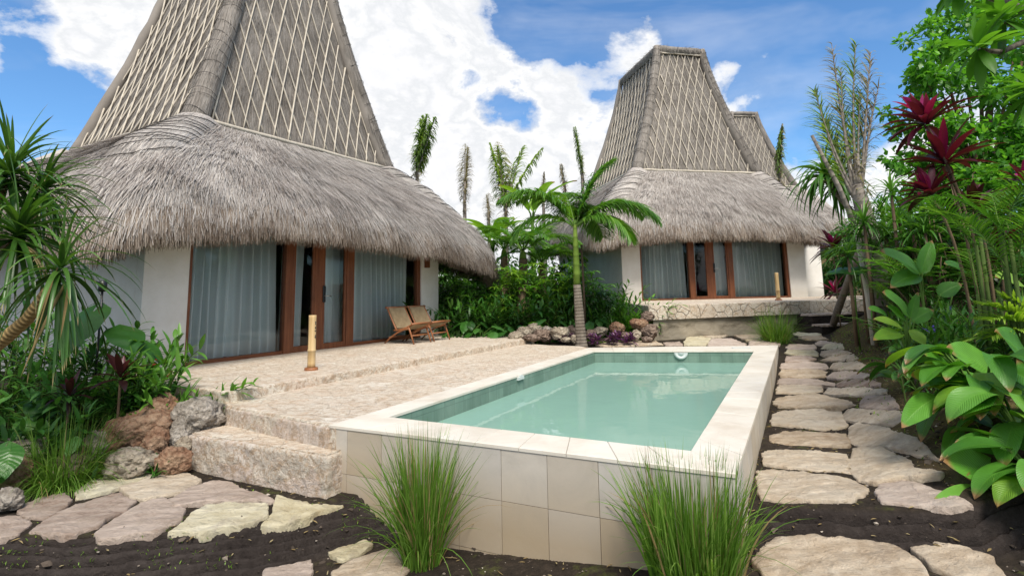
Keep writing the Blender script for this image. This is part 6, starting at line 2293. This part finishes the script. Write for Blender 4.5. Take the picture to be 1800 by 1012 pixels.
# bare broken stalk leaning left
tube(P.mb('ribs'), [rel(1516, 430), rel(1475, 330), rel(1427, 238)], [.05, .045, .03], 8)
tube(P.mb('ribs'), [rel(1524, 420), rel(1513, 340), rel(1506, 270)], [.06, .05, .035], 8)
nn = 140
z = rng.random(nn)
c = np.array([tk[2] * (1 - q_) + rel(1497, 270) * q_ for q_ in z])
ribbons(P.mb('dead_fronds'), c + rng.normal(size=(nn, 3)) * .06, nrm(rdir(nn, -.5, .9)), rng.uniform(.15, .4, nn), .03, 1.0, 4, strap, fold=.3, ncol=2)
P.done({'trunk': LM['deadwood'], 'ribs': LM['deadwood'], 'dead_fronds': LM['dead'], 'fronds': LM['rag']})

pf = hit(1456, 584)
mb = MB()
tpp = Py(1512, 440, 11.0)
tube(mb, [(0, 0, -.15), (tpp - pf) * .33 + np.array([.02, 0, 0]), (tpp - pf) * .66, (tpp - pf)], [.085, .08, .075, .07], 12, rough=.03)
tag(mb.build('prop_pole', LM['stick'], None, True, loc=pf), 'thick bare pole leaning from the path end up to the dying palm', 'pole', 'poles propping the dying palm')
pf = gp(1537, 10.0)
mb = MB()
tpp = Py(1505, 395, 10.25)
tube(mb, [(0, 0, -.1), (tpp - pf) * .4 + np.array([.02, 0, 0]), (tpp - pf) * .7, tpp - pf], [.055, .055, .05, .045], 10, rough=.02)
m = NT('bleached_pole'); LM['bleached'] = m.done(m.bsdf((.52, .48, .41), .7, .2))
tag(mb.build('prop_pole', LM['bleached'], None, True, loc=pf), 'pale bleached pole standing against the dying palm trunk', 'pole', 'poles propping the dying palm')

# drooping screw pine left of it
bS = gp(1528, 13.2)
P = Plant('screw_pine', 'screw pine with a mop of drooping green leaves before the second house roof', 'tree', bS)
hh = top_h(1450, 320, bS)
hd_ = Py(1452, 320, 13.0) - bS; hd_[2] = hh
tube(P.mb('trunk'), [(0, 0, -.1), (.02, 0, hh * .4), hd_ * np.array([.3, 1, .75]), hd_], [.09, .07, .065, .06], 10)
rosette(P.mb('leaves'), hd_, 90, 1.25, .085, (0, 0, 1), (-.2, 1.3), 2.6, strap, .4, 9, 3)
rosette(P.mb('leaves'), hd_ + np.array([.3, -.1, -.3]), 50, 1.1, .08, (.2, 0, 1), (-.4, 1.2), 2.8, strap, .4, 9, 3)
P.done({'trunk': LM['bark_grey'], 'leaves': LM['mid']})

# big dark leaf seen edge-on and small red plants by the stairs
b_ = gp(1512, 9.9)
P = Plant('taro_plant', 'elephant ear with one broad dark leaf over the leaning pole', 'plant', b_)
e = Py(1503, 470, 9.9) - b_
tube(P.mb('stalk'), bez((0, 0, 0), (.02, .05, e[2] * .7), e + np.array([.08, .15, 0]), 7), [.02, .018, .016, .014, .012, .01, .008], 7)
for (dd_, n_) in (((-.9, -.1, -.06), (0, -.2, 1)), ):
    heart(P.mb('leaf'), e + np.array([.20, .1, .0]), np.array(dd_), np.array(n_, float), .72, .35, .95, .25)
P.done({'stalk': LM['petiole'], 'leaf': LM['dark']})
b_ = gp(1482, 16.2)
cordyline([b_, b_ + np.array([0, 0, .2]), b_ + np.array([-.2, -.1, top_h(1470, 518, b_)])], .66, 'small magenta cordyline at the top of the earth stairs', 'red', 22, .085, None)
b_ = gp(1478, 13.2)
cordyline([b_, b_ + np.array([0, 0, .8]), b_ + np.array([0, 0, top_h(1482, 440, b_)])], .62, 'dark red cordyline behind the dying palm trunk, under the thatch edge', 'red', 34, .10, None)
b_ = gp(1527, 12.2)
P = Plant('areca_palm', 'small red green palm leaning left beside the second house wall', 'palm tree', b_)
for k in range(6):
    a = rng.uniform(2.2, 4.2)
    frond(P.mb('leaflets'), P.mb('stems'), (.0 + .05 * rng.normal(), .05 * rng.normal(), top_h(1510, 445, b_) * rng.uniform(.92, 1.05)), (math.cos(a) * .9 - .2, math.sin(a) * .4, .45), .80, 1.2, 24, .38, .03, rr=.012, rnd=.6)
tube(P.mb('stems'), [(.0, 0, -.1), (.0, 0, top_h(1510, 445, b_))], [.04, .03], 8)
P.done({'leaflets': LM['palm'], 'stems': LM['stem']})

# ------------------------------------------------------------------ big-leaved plants along the right of the path
def px_leaves(P, spec, group=None):
    """spec rows: base pixel, tip pixel, base depth, tip depth, width px, tone, part"""
    for (bx, by, tx, ty, Yb, Yt, wp, tone, part) in spec:
        b_ = Py(bx, by, Yb) - P.base; t_ = Py(tx, ty, Yt) - P.base
        v = t_ - b_
        L = np.linalg.norm(v)
        v = v / L
        # start a little higher so that the blade arches over and down to its tip
        d = nrm(v + np.array([0, 0, .28]))
        Wm = wp / F_PX * (Yb + Yt) / 2
        root = np.array([rng.normal() * .05, rng.normal() * .04, -.03])
        tube(P.mb('stalks'), bez(root, np.array([b_[0] * .6, b_[1] * .6, b_[2] * .85]), b_ + v * .03, 8), np.linspace(.016, .008, 8) * (.7 + .5 * L), 7)
        side = nrm(np.cross(v, nrm(np.array([.15, -.75, .65]))))
        ribbons(P.mb(part), [b_], [d], L * 1.04, Wm * 1.12, .55, 13, oval, side=[side], fold=.16, ncol=9, rnd=[tone], wav=.035)



def more_leaves(P, n, a0, a1, pet, L, Wf, part_p=.25):
    for k in range(n):
        a = rng.uniform(a0, a1)
        o_ = np.array([math.cos(a), math.sin(a)])
        ph_ = pet * rng.uniform(.45, 1.15)
        LL = L * rng.uniform(.7, 1.15)
        broad_leaf(P, 'lime_leaves' if rng.random() < part_p else 'leaves', 'stalks', np.r_[o_ * .06, -.03], np.r_[o_, .35 + rng.normal() * .25], LL, LL * Wf, ph_, o_ * .35, rng.uniform(.9, 1.9), float(np.clip(rng.normal(.45, .25), 0, 1)), rng.normal() * .3, .035)


bC = gp(1735, 4.75)
P = Plant('broad_leaf_plant', 'large paddle leaved plant at the right edge above the path lip, upper leaves', 'plant', bC, 'paddle leaved plants along the path')
px_leaves(P, [(1678, 692, 1603, 660, 4.9, 4.8, 40, .7, 'lime_leaves'), (1688, 684, 1622, 618, 5.0, 4.95, 42, .45, 'leaves'), (1772, 680, 1666, 612, 4.9, 4.85, 66, .75, 'leaves'), (1815, 645, 1752, 584, 5.0, 4.9, 66, .3, 'leaves'),
              (1812, 720, 1788, 634, 4.6, 4.6, 56, .35, 'leaves'), (1650, 698, 1588, 755, 4.7, 4.5, 34, .6, 'leaves'), (1806, 752, 1698, 710, 4.45, 4.4, 38, .5, 'lime_leaves'), (1752, 752, 1646, 706, 4.6, 4.55, 32, .2, 'leaves'),
              (1692, 752, 1660, 806, 4.6, 4.5, 26, .25, 'leaves'), (1760, 660, 1718, 690, 5.1, 5.0, 40, .3, 'leaves'), (1740, 640, 1730, 690, 5.15, 5.0, 34, .5, 'lime_leaves')])
more_leaves(P, 26, 1.2, 5.2, .55, .52, .42)
P.done({'stalks': LM['petiole'], 'leaves': LM['broad'], 'lime_leaves': LM['broad_lime']})
bC = gp(1800, 4.35)
P = Plant('broad_leaf_plant', 'large paddle leaved plant hanging over the stained path stone at the bottom right', 'plant', bC, 'paddle leaved plants along the path')
px_leaves(P, [(1800, 800, 1680, 782, 4.3, 4.3, 40, .3, 'leaves'), (1790, 866, 1662, 812, 4.2, 4.15, 70, .6, 'leaves'), (1788, 880, 1700, 838, 4.15, 4.1, 46, .35, 'leaves'), (1748, 872, 1642, 884, 4.15, 4.05, 26, .9, 'leaves'), (1796, 882, 1752, 972, 4.2, 4.0, 66, .15, 'leaves'), (1812, 906, 1726, 926, 4.05, 3.95, 30, .95, 'leaves'),
              (1815, 850, 1790, 900, 4.2, 4.1, 30, .4, 'lime_leaves'), (1815, 775, 1740, 765, 4.4, 4.3, 36, .3, 'leaves'), (1830, 1000, 1770, 1010, 3.9, 3.8, 34, .7, 'leaves')])
more_leaves(P, 26, 1.4, 5.0, .38, .50, .44)
P.done({'stalks': LM['petiole'], 'leaves': LM['broad'], 'lime_leaves': LM['broad_lime']})
bC = gp(1850, 4.0)
P = Plant('broad_leaf_plant', 'paddle leaved plant filling the bottom right photo corner', 'plant', bC, 'paddle leaved plants along the path')
more_leaves(P, 24, 1.2, 4.9, .34, .46, .44)
P.done({'stalks': LM['petiole'], 'leaves': LM['broad'], 'lime_leaves': LM['broad_lime']})
bC = gp(1600, 6.3)
P = Plant('broad_leaf_plant', 'yellow edged paddle leaved plant on the bank halfway up the path', 'plant', bC, 'paddle leaved plants along the path')
px_leaves(P, [(1597, 555, 1553, 513, 6.3, 6.2, 36, .7, 'leaves'), (1559, 554, 1526, 543, 6.3, 6.2, 16, .4, 'leaves'), (1592, 564, 1558, 538, 6.25, 6.2, 20, .35, 'leaves'), (1586, 577, 1536, 562, 6.2, 6.1, 17, .8, 'lime_leaves'), (1586, 588, 1536, 600, 6.2, 6.0, 22, .4, 'lime_leaves'), (1600, 562, 1613, 515, 6.3, 6.3, 17, .3, 'leaves'), (1598, 580, 1624, 608, 6.2, 6.1, 28, .7, 'lime_leaves'), (1604, 566, 1640, 545, 6.4, 6.4, 24, .5, 'leaves')])
more_leaves(P, 9, 1.0, 5.2, .30, .36, .40)
P.done({'stalks': LM['petiole'], 'leaves': LM['broad'], 'lime_leaves': LM['broad_lime']})
bC = gp(1632, 7.2)
P = Plant('broad_leaf_plant', 'upright paddle leaved plant on the bank below the red cordylines', 'plant', bC, 'paddle leaved plants along the path')
px_leaves(P, [(1617, 482, 1550, 442, 7.2, 7.1, 40, .7, 'leaves'), (1620, 482, 1638, 424, 7.2, 7.2, 26, .5, 'leaves'), (1618, 485, 1567, 508, 7.2, 7.0, 30, .15, 'leaves'), (1698, 478, 1660, 464, 7.3, 7.2, 22, .1, 'leaves'), (1650, 520, 1690, 500, 7.2, 7.1, 26, .2, 'leaves')])
more_leaves(P, 8, 1.0, 5.2, .55, .42, .42)
P.done({'stalks': LM['petiole'], 'leaves': LM['broad'], 'lime_leaves': LM['broad_lime']})
bC = gp(1805, 6.0)
P = Plant('broad_leaf_plant', 'paddle leaved plant at the right edge with one pale rounded leaf', 'plant', bC, 'paddle leaved plants along the path')
px_leaves(P, [(1800, 502, 1750, 488, 6.0, 5.9, 30, .8, 'lime_leaves'), (1815, 540, 1775, 520, 6.0, 5.9, 30, .4, 'leaves'), (1820, 470, 1790, 440, 6.0, 6.0, 30, .3, 'leaves')])
more_leaves(P, 6, 1.4, 4.8, .4, .40, .42)
P.done({'stalks': LM['petiole'], 'leaves': LM['broad'], 'lime_leaves': LM['broad_lime']})

# ------------------------------------------------------------------ red cordylines
Yc = 6.2
for pts, L, n, lab in (
        ([(1752, 500), (1722, 370), (1630, 222)], .62, 22, 'tallest red cordyline with a single upright magenta leaf crown'),
        ([(1740, 500), (1700, 380), (1662, 292)], .68, 30, 'full red cordyline just below the tallest one'),
        ([(1722, 500), (1695, 420), (1637, 345)], .46, 24, 'short red cordyline leaning left below the full one'),
        ([(1760, 510), (1742, 440), (1716, 372)], .50, 22, 'purple brown cordyline right of the leaning stems'),
        ([(1810, 470), (1815, 400), (1806, 330)], .40, 18, 'red cordyline cut by the right photo edge'),
        ([(1770, 510), (1765, 470), (1760, 440)], .42, 18, 'low dark cordyline among the right stems')):
    q = [Py(x, y, Yc + .1 * i) for i, (x, y) in enumerate(pts)]
    g0 = gp(pts[0][0], Yc)
    q[0] = g0
    cordyline(q, L * .88, lab, 'red' if 'dark' not in lab and 'brown' not in lab else 'red_dark', n + 6, .095 if n > 20 else .085, elev=(.0, 1.45), droop=.75)

# ------------------------------------------------------------------ jungle behind
GJ = 'dense plants on the right bank'
T = gp(1760, 11.5)
P = Plant('leafy_tree', 'tall bright green leafy tree filling the upper right corner', 'tree', T)
cs, rs = [], []
for (x, y, Y, r_) in ((1618, 120, 10.6, .55), (1608, 195, 10.8, .5), (1640, 60, 11, .6), (1650, 150, 11, .75), (1690, 90, 11.5, .8), (1690, 190, 11, .8), (1640, 250, 10.8, .6), (1740, 140, 11.5, .95), (1740, 250, 11, .85), (1790, 60, 12, 1.0), (1800, 180, 11.5, 1.0),
                      (1690, 270, 10.6, .7), (1850, 120, 12, 1.2), (1850, 260, 11.5, 1.1), (1780, 300, 10.8, .9), (1720, 20, 12, .8), (1600, 290, 10.8, .45), (1600, 350, 10.5, .5), (1660, 330, 10.5, .6), (1730, 340, 10.5, .7), (1830, -20, 12, 1.1)):
    cs.append(Py(x, y, Y) - T); rs.append(r_)
cs = np.array(cs)
sub_c = np.concatenate([cs[i_] + nrm(rng.normal(size=(9, 3))) * rs[i_] * rng.uniform(.3, 1.05, (9, 1)) for i_ in range(len(cs))])
leaf_cloud(P.mb('crown'), sub_c, np.repeat(np.array(rs), 9) * .34, 17000, .155, .085, seg=2)
top_ = cs[7]
tube(P.mb('trunk'), [(0, 0, -.2), (.1, 0, 1.2), (-.1, .1, 2.4), top_ * .9], [.2, .17, .14, .06], 12)
for q_ in cs:
    tube(P.mb('limbs'), bez((-.05, .05, 2.0), (q_ + np.array([0, 0, 2.])) * .55, q_, 7), np.linspace(.06, .01, 7), 6)
P.done({'crown': LM['tree'], 'trunk': LM['bark_brown'], 'limbs': LM['bark_brown']})

# feathery shrubs, mid depth
for (x, y, Y, n, L, lab, mt_) in ((1625, 455, 8.9, 16, .75, 'dark feathery leaved shrub behind the upright paddle leaves', 'dark'), (1650, 440, 8.2, 18, .8, 'blue green feathery shrub under the red cordylines', 'mid'), (1700, 390, 8.6, 18, .9, 'feathery shrub between the cordyline stems', 'mid'),
                                  (1760, 400, 8.4, 18, .95, 'feathery shrub right of the cordyline stems', 'dark'), (1600, 415, 9.6, 14, .75, 'feathery shrub right of the dying palm trunk', 'mid'), (1720, 300, 9.4, 18, .95, 'bright feathery branch below the tall tree', 'bright'), (1790, 330, 9.0, 18, .95, 'bright feathery shrub at the right edge below the tall tree', 'bright'), (1660, 370, 9., 16, .85, 'feathery shrub behind the short red cordyline', 'dark'), (1830, 430, 8.0, 16, .9, 'dark feathery shrub at the right photo edge', 'dark'), (1690, 470, 7.8, 16, .7, 'dark feathery shrub low behind the bank plants', 'dark')):
    b_ = gp(x, Y)
    P = Plant('feather_shrub', lab, 'shrub', b_, GJ)
    hh = Py(x, y, Y)[2] - b_[2]
    for k in range(n):
        a = rng.uniform(0, 6.28)
        z0 = hh * rng.uniform(.45, 1.0)
        s0_ = np.array([rng.normal() * .25, rng.normal() * .2, z0])
        bipinnate(P, 'leaves', 'stems', s0_, (math.cos(a), math.sin(a), .5), L * rng.uniform(.7, 1.1), 13, .125, .062, rng.uniform(.15, .85))
        if k % 2 == 0:
            tube(P.mb('stems'), bez((0, 0, -.05), s0_ * np.array([.4, .4, .6]), s0_, 6), np.linspace(.02, .006, 6), 5)
    P.done({'leaves': LM[mt_], 'stems': LM['bark_brown']})

# pale strap-leaved plants and arecas
for (x, y, Y, lab) in ((1572, 335, 10.6, 'pale strap leaved plant just right of the dying palm'), (1590, 345, 9.6, 'pale strap leaved plant below the tall tree, left one'), (1592, 390, 9.8, 'pale strap leaved plant low beside the dying palm trunk'), (1620, 400, 9.2, 'pale strap leaved plant behind the feathery shrub')):
    b_ = gp(x, Y)
    P = Plant('strap_leaf_plant', lab, 'plant', b_, GJ)
    hh = Py(x, y, Y)[2] - b_[2]
    for k in range(4):
        o_ = np.array([rng.normal() * .3, rng.normal() * .25, 0])
        z_ = hh * rng.uniform(.7, 1.0)
        tube(P.mb('stems'), [o_ + np.array([0, 0, -.1]), o_ + np.array([0, 0, z_ * .6]), o_ + np.array([0, 0, z_])], [.035, .03, .022], 7)
        rosette(P.mb('leaves'), o_ + np.array([0, 0, z_]), 30, .62, .042, (0, 0, 1), (-.3, 1.3), 1.6, strap, .4, 7, 3)
    P.done({'stems': LM['bark_brown'], 'leaves': LM['mid']})
for (x, y, Y, n, lab, mt_) in ((1748, 350, 5.8, 5, 'young areca palm with ringed canes at the right edge', 'palm'), (1815, 320, 5.2, 8, 'areca palm cut by the right photo edge', 'palm'), (1606, 460, 8.8, 8, 'low areca palm right of the bleached pole', 'palm'), (1590, 520, 9.0, 6, 'low fan of palm leaflets at the top of the bank', 'palm')):
    b_ = gp(x, Y)
    P = Plant('areca_palm', lab, 'palm tree', b_, GJ)
    hh = Py(x, y, Y)[2] - b_[2]
    for k in range(n):
        a = k * GPI
        o_ = np.array([rng.normal() * .06, rng.normal() * .06, 0])
        z_ = hh * rng.uniform(.45, .8)
        if k < 4:
            tube(P.mb('stems'), [o_ + np.array([0, 0, -.1]), o_ + np.array([0, 0, z_])], [.024, .016], 8)
        frond(P.mb('leaflets'), P.mb('ribs'), o_ + np.array([0, 0, z_]), (math.cos(a) * .55, math.sin(a) * .55, 1.), rng.uniform(.5, .8), 1.1, 20, .30, .026, rr=.008, rnd=rng.uniform(.2, .7), hang=.9)
    P.done({'leaflets': LM[mt_], 'stems': LM['stem'], 'ribs': LM['petiole']})
# pale fronds lying low from the right edge
b_ = gp(1830, 5.2)
P = Plant('areca_palm', 'low pale palm with fronds lying left from the right photo edge', 'palm tree', b_, GJ)
for (x, y, Y) in ((1738, 535, 5.3), (1745, 560, 5.2), (1690, 610, 5.5), (1750, 590, 5.2), (1770, 525, 5.3)):
    v = Py(x, y, Y) - Py(1830, 585, 5.2)
    frond(P.mb('leaflets'), P.mb('ribs'), Py(1830, 585, 5.2) - b_, nrm(v + np.array([0, 0, .3 * np.linalg.norm(v)])), np.linalg.norm(v) * 1.1, .9, 24, .30, .03, rr=.010, rnd=.85, hang=.6)
tube(P.mb('ribs'), [(0, 0, -.05), Py(1830, 585, 5.2) - b_], [.03, .02], 7)
P.done({'leaflets': LM['lime'], 'ribs': LM['petiole']})

# dark masses closing the view at the back of the bank
for (x, Y, ytop, wd_, lab, mt_) in ((1665, 13.4, 400, 1.2, 'dark bush behind the earth stairs', 'dark'), (1660, 12.5, 370, 1.3, 'dark bush behind the strap leaved plants', 'dark'), (1690, 12.6, 350, 1.8, 'dark bush under the left of the tall tree', 'dark'), (1770, 12.2, 350, 1.9, 'dark bush under the tall tree', 'dark'), (1860, 11, 330, 2.0, 'dark bush outside the right photo edge', 'dark'), (1478, 22.5, 405, 1.1, 'dark bush right of the second house wall', 'dark'), (1530, 21.5, 390, 1.2, 'dark bush behind the dying palm trunk', 'dark'), (1570, 17.5, 400, 1.0, 'dark bush behind the top of the bank', 'dark'), (1640, 17, 380, 1.6, 'dark bush far behind the dying palm', 'dark'), (1930, 8.5, 380, 1.8, 'dark bush right of the frame beside the path', 'dark')):
    b_ = gp(x, Y); hh = Py(x, ytop, Y)[2] - b_[2]
    cc = [(rng.uniform(-.6, .6) * wd_, rng.normal() * .3, hh * t_) for t_ in (.15, .3, .45, .6, .75, .85, .35)]
    shrub(b_, lab, cc, np.full(7, wd_ * .48), 3000, .20, .075, mt_, 'bush', 'bushes closing the right bank', seg=2)

# flowering ruellia and low plants on the bank
for (x, y, Y, lab) in ((1600, 556, 7.8, 'thin plant with a violet flower beside the yellow edged leaves'), (1668, 537, 6.6, 'thin plant with violet flowers in the middle of the bank'), (1726, 533, 6.4, 'thin plant with a violet flower near the right edge'), (1628, 622, 5.6, 'thin plant with a violet flower behind the big foreground leaves')):
    b_ = gp(x, Y)
    hh = max(.3, Py(x, y, Y)[2] - b_[2])
    cane_plant(b_, lab, 9, hh, .17, .018, 'dark', spread=.22, nl=12, leansd=.35, group='violet flowered plants on the bank', name='flowering_plant', flowers=2, fl_mat='flower_purple')
for (x, Y, h_, lab, mt_) in ((1640, 7.4, .6, 'green cane plant behind the yellow edged leaves', 'mid'), (1660, 6.9, .7, 'green cane plant in the middle of the bank', 'dark'), (1700, 6.2, .65, 'green cane plant above the foreground leaves', 'mid'), (1760, 6.3, .8, 'green cane plant near the right edge', 'mid'), (1690, 6.0, .5, 'low cane plant behind the foreground leaves', 'dark'), (1590, 9.4, .5, 'bright low plant at the top of the bank', 'bright'), (1618, 8.6, .55, 'dark low plant at the top of the bank', 'dark'), (1600, 12.0, .8, 'low plant right of the earth stairs', 'mid'), (1790, 5.6, .6, 'low cane plant at the right edge', 'dark'), (1585, 11, .9, 'cane plant behind the bleached pole', 'mid'), (1620, 10.2, 1.0, 'tall cane plant behind the upright paddle leaves', 'dark'), (1730, 7.4, 1.0, 'tall cane plant among the cordyline stems', 'dark'), (1650, 8.0, .8, 'cane plant left of the upright paddle leaves', 'dark')):
    cane_plant(gp(x, Y), lab, 14, h_, .26, .035, mt_, spread=.4, nl=12, leansd=.5, group=GJ, name='cane_plant')


def bank_pts(lo, hi, ylo, yhi):
    def f(n):
        y = rng.uniform(ylo, yhi, n)
        px_ = np.interp(y, [q_[1] for q_ in PATH_R], [q_[0] for q_ in PATH_R])
        return np.stack([px_ + lo + (hi - lo) * rng.random(n) ** .8, y], -1)
    return f


scatter_cover('undergrowth', 'tangled grass and leaves covering the right bank', bank_pts(1.75, 6., 5.0, 13), 11000, .26, .022, 'dark', .9)
scatter_cover('undergrowth', 'paler strap leaves mixed through the right bank', bank_pts(1.8, 6., 5.0, 13), 5000, .32, .016, 'mid', 1.0, prof=strap)
scatter_cover('undergrowth', 'dark leaves behind the right bank plants', bank_pts(2.2, 9, 13, 20), 5000, .4, .06, 'dark', .9)
scatter_cover('weeds', 'tiny weeds and moss tufts on the bare soil bank', bank_pts(.15, 1.9, 4.6, 13), 2200, .06, .010, 'lime', .5)

# ------------------------------------------------------------------ frangipani branch entering at the top right
bF = np.array([5.6, 4.4, gz(5.6, 4.4)])
P = Plant('frangipani_tree', 'frangipani tree reaching in from the upper right with long leaves in rosettes', 'tree', bF)
rel = lambda x, y, Y: Py(x, y, Y) - bF
tube(P.mb('trunk'), [(0, 0, -.2), (.05, 0, 1.4), rel(1990, 150, 4.4), rel(1900, 80, 4.35)], [.10, .085, .06, .045], 10)
for pts in ([(1900, 80, 4.35), (1820, 65, 4.3), (1760, 92, 4.2), (1722, 88, 4.15)], [(1900, 80, 4.35), (1830, 30, 4.4), (1775, 5, 4.4), (1745, -25, 4.4)], [(1820, 65, 4.3), (1800, 50, 4.25), (1768, 40, 4.2)], [(1830, 30, 4.4), (1700, -20, 4.3), (1690, -30, 4.2)], [(1900, 80, 4.35), (1860, 150, 4.3), (1825, 160, 4.3)]):
    q = [rel(*t_) for t_ in pts]
    tube(P.mb('branches'), q, np.linspace(.032, .016, len(q)), 8)
    ax = nrm(nrm(q[-1] - q[-2]) + np.array([0, 0, .8]))
    rosette(P.mb('leaves'), q[-1], 24, .34, .085, ax, (-.45, 1.1), .7, lambda v: np.maximum(lance(v, .55), .02), .2, 6, 5, None, .2)
P.done({'trunk': LM['bark_grey'], 'branches': LM['bark_grey'], 'leaves': LM['bright']})


# ------------------------------------------------------------------ moss and weeds in the joints by the near stones
def joint_pts(n):
    px = rng.uniform(0, 720, n * 2); py = rng.uniform(830, 1005, n * 2)
    Q = np.array([hit(a_, b_) for a_, b_ in zip(px[:n], py[:n])])
    k = fbm2(Q[:, 0], Q[:, 1], 3.3, 3, 5.) > .1
    return Q[k][:, :2]


scatter_cover('weeds', 'tiny moss tufts in the joints of the left flagstones', joint_pts, 900, .03, .006, 'lime', .5)


# ------------------------------------------------------------------ fallen leaves and crumbs
def litter(name, label, XY, zf, L, W_, mat, flat=.12):
    mb = MB()
    n = len(XY)
    a = rng.uniform(0, 6.28, n)
    d = nrm(np.stack([np.cos(a), np.sin(a), rng.normal(size=n) * flat], -1))
    ribbons(mb, np.c_[XY, zf(XY) + .006], d, L * rng.uniform(.5, 1.3, n), W_ * rng.uniform(.6, 1.3, n), .3 * rng.normal(size=n), 3, lance, fold=.4, ncol=3, roll=rng.normal(size=n) * .25)
    tag(mb.build(name, LM[mat]), label, 'fallen leaves', kind='stuff')


Q = np.stack([rng.uniform(1.7, 3.6, 900), rng.uniform(3.2, 9, 900)], -1)
Q = np.r_[Q, np.stack([rng.uniform(-4, 3, 700), rng.uniform(3.4, 5.6, 700)], -1)]
Q2 = bank_pts(.05, 1.5, 4.4, 12)(1500)
gzf = lambda XY: ground_z(XY[:, 0], XY[:, 1])
Q = Q[gzf(Q) > -1.3]
litter('fallen_leaves', 'dry leaf litter and straw bits on the bare soil', np.r_[Q, Q2], gzf, .05, .012, 'grass_dry')

mb = MB()
Qp = np.stack([rng.uniform(-4.2, 3.8, 2600), rng.uniform(3.2, 6.2, 2600)], -1)
Qp = np.r_[Qp, bank_pts(-.1, 1.3, 4.4, 12)(1200)]
zz = gzf(Qp); Qp = Qp[zz > -1.3]; zz = zz[zz > -1.3]
_bm = bmesh.new(); bmesh.ops.create_icosphere(_bm, subdivisions=1, radius=1.0)
I1V = np.array([v.co[:] for v in _bm.verts]); I1T = np.array([[v.index for v in f.verts] for f in _bm.faces]); _bm.free()
nP = len(Qp)
sc_ = np.exp(rng.normal(size=nP) * .5) * .0065
V = I1V[None] * (1 + .35 * rng.normal(size=(nP, len(I1V), 1))) * sc_[:, None, None] * np.array([1.2, 1, .7]) + np.c_[Qp, zz + .002][:, None, :]
T = I1T[None] + (np.arange(nP) * len(I1V))[:, None, None]
mb.add(V.reshape(-1, 3), None, T.reshape(-1, 3), rnd=np.repeat(rng.random(nP), len(I1V)))
m = NT('crumbs'); cc_ = m.ramp(m.attr('rnd').outputs['Fac'], [(0, (.03, .024, .019)), (.6, (.09, .07, .055)), (.9, (.25, .21, .17)), (1, (.45, .40, .34))])
tag(mb.build('gravel', m.done(m.bsdf(cc_, .9, .15)), None, False), 'crumbs of soil and small stones on the bare ground', 'gravel', kind='stuff')
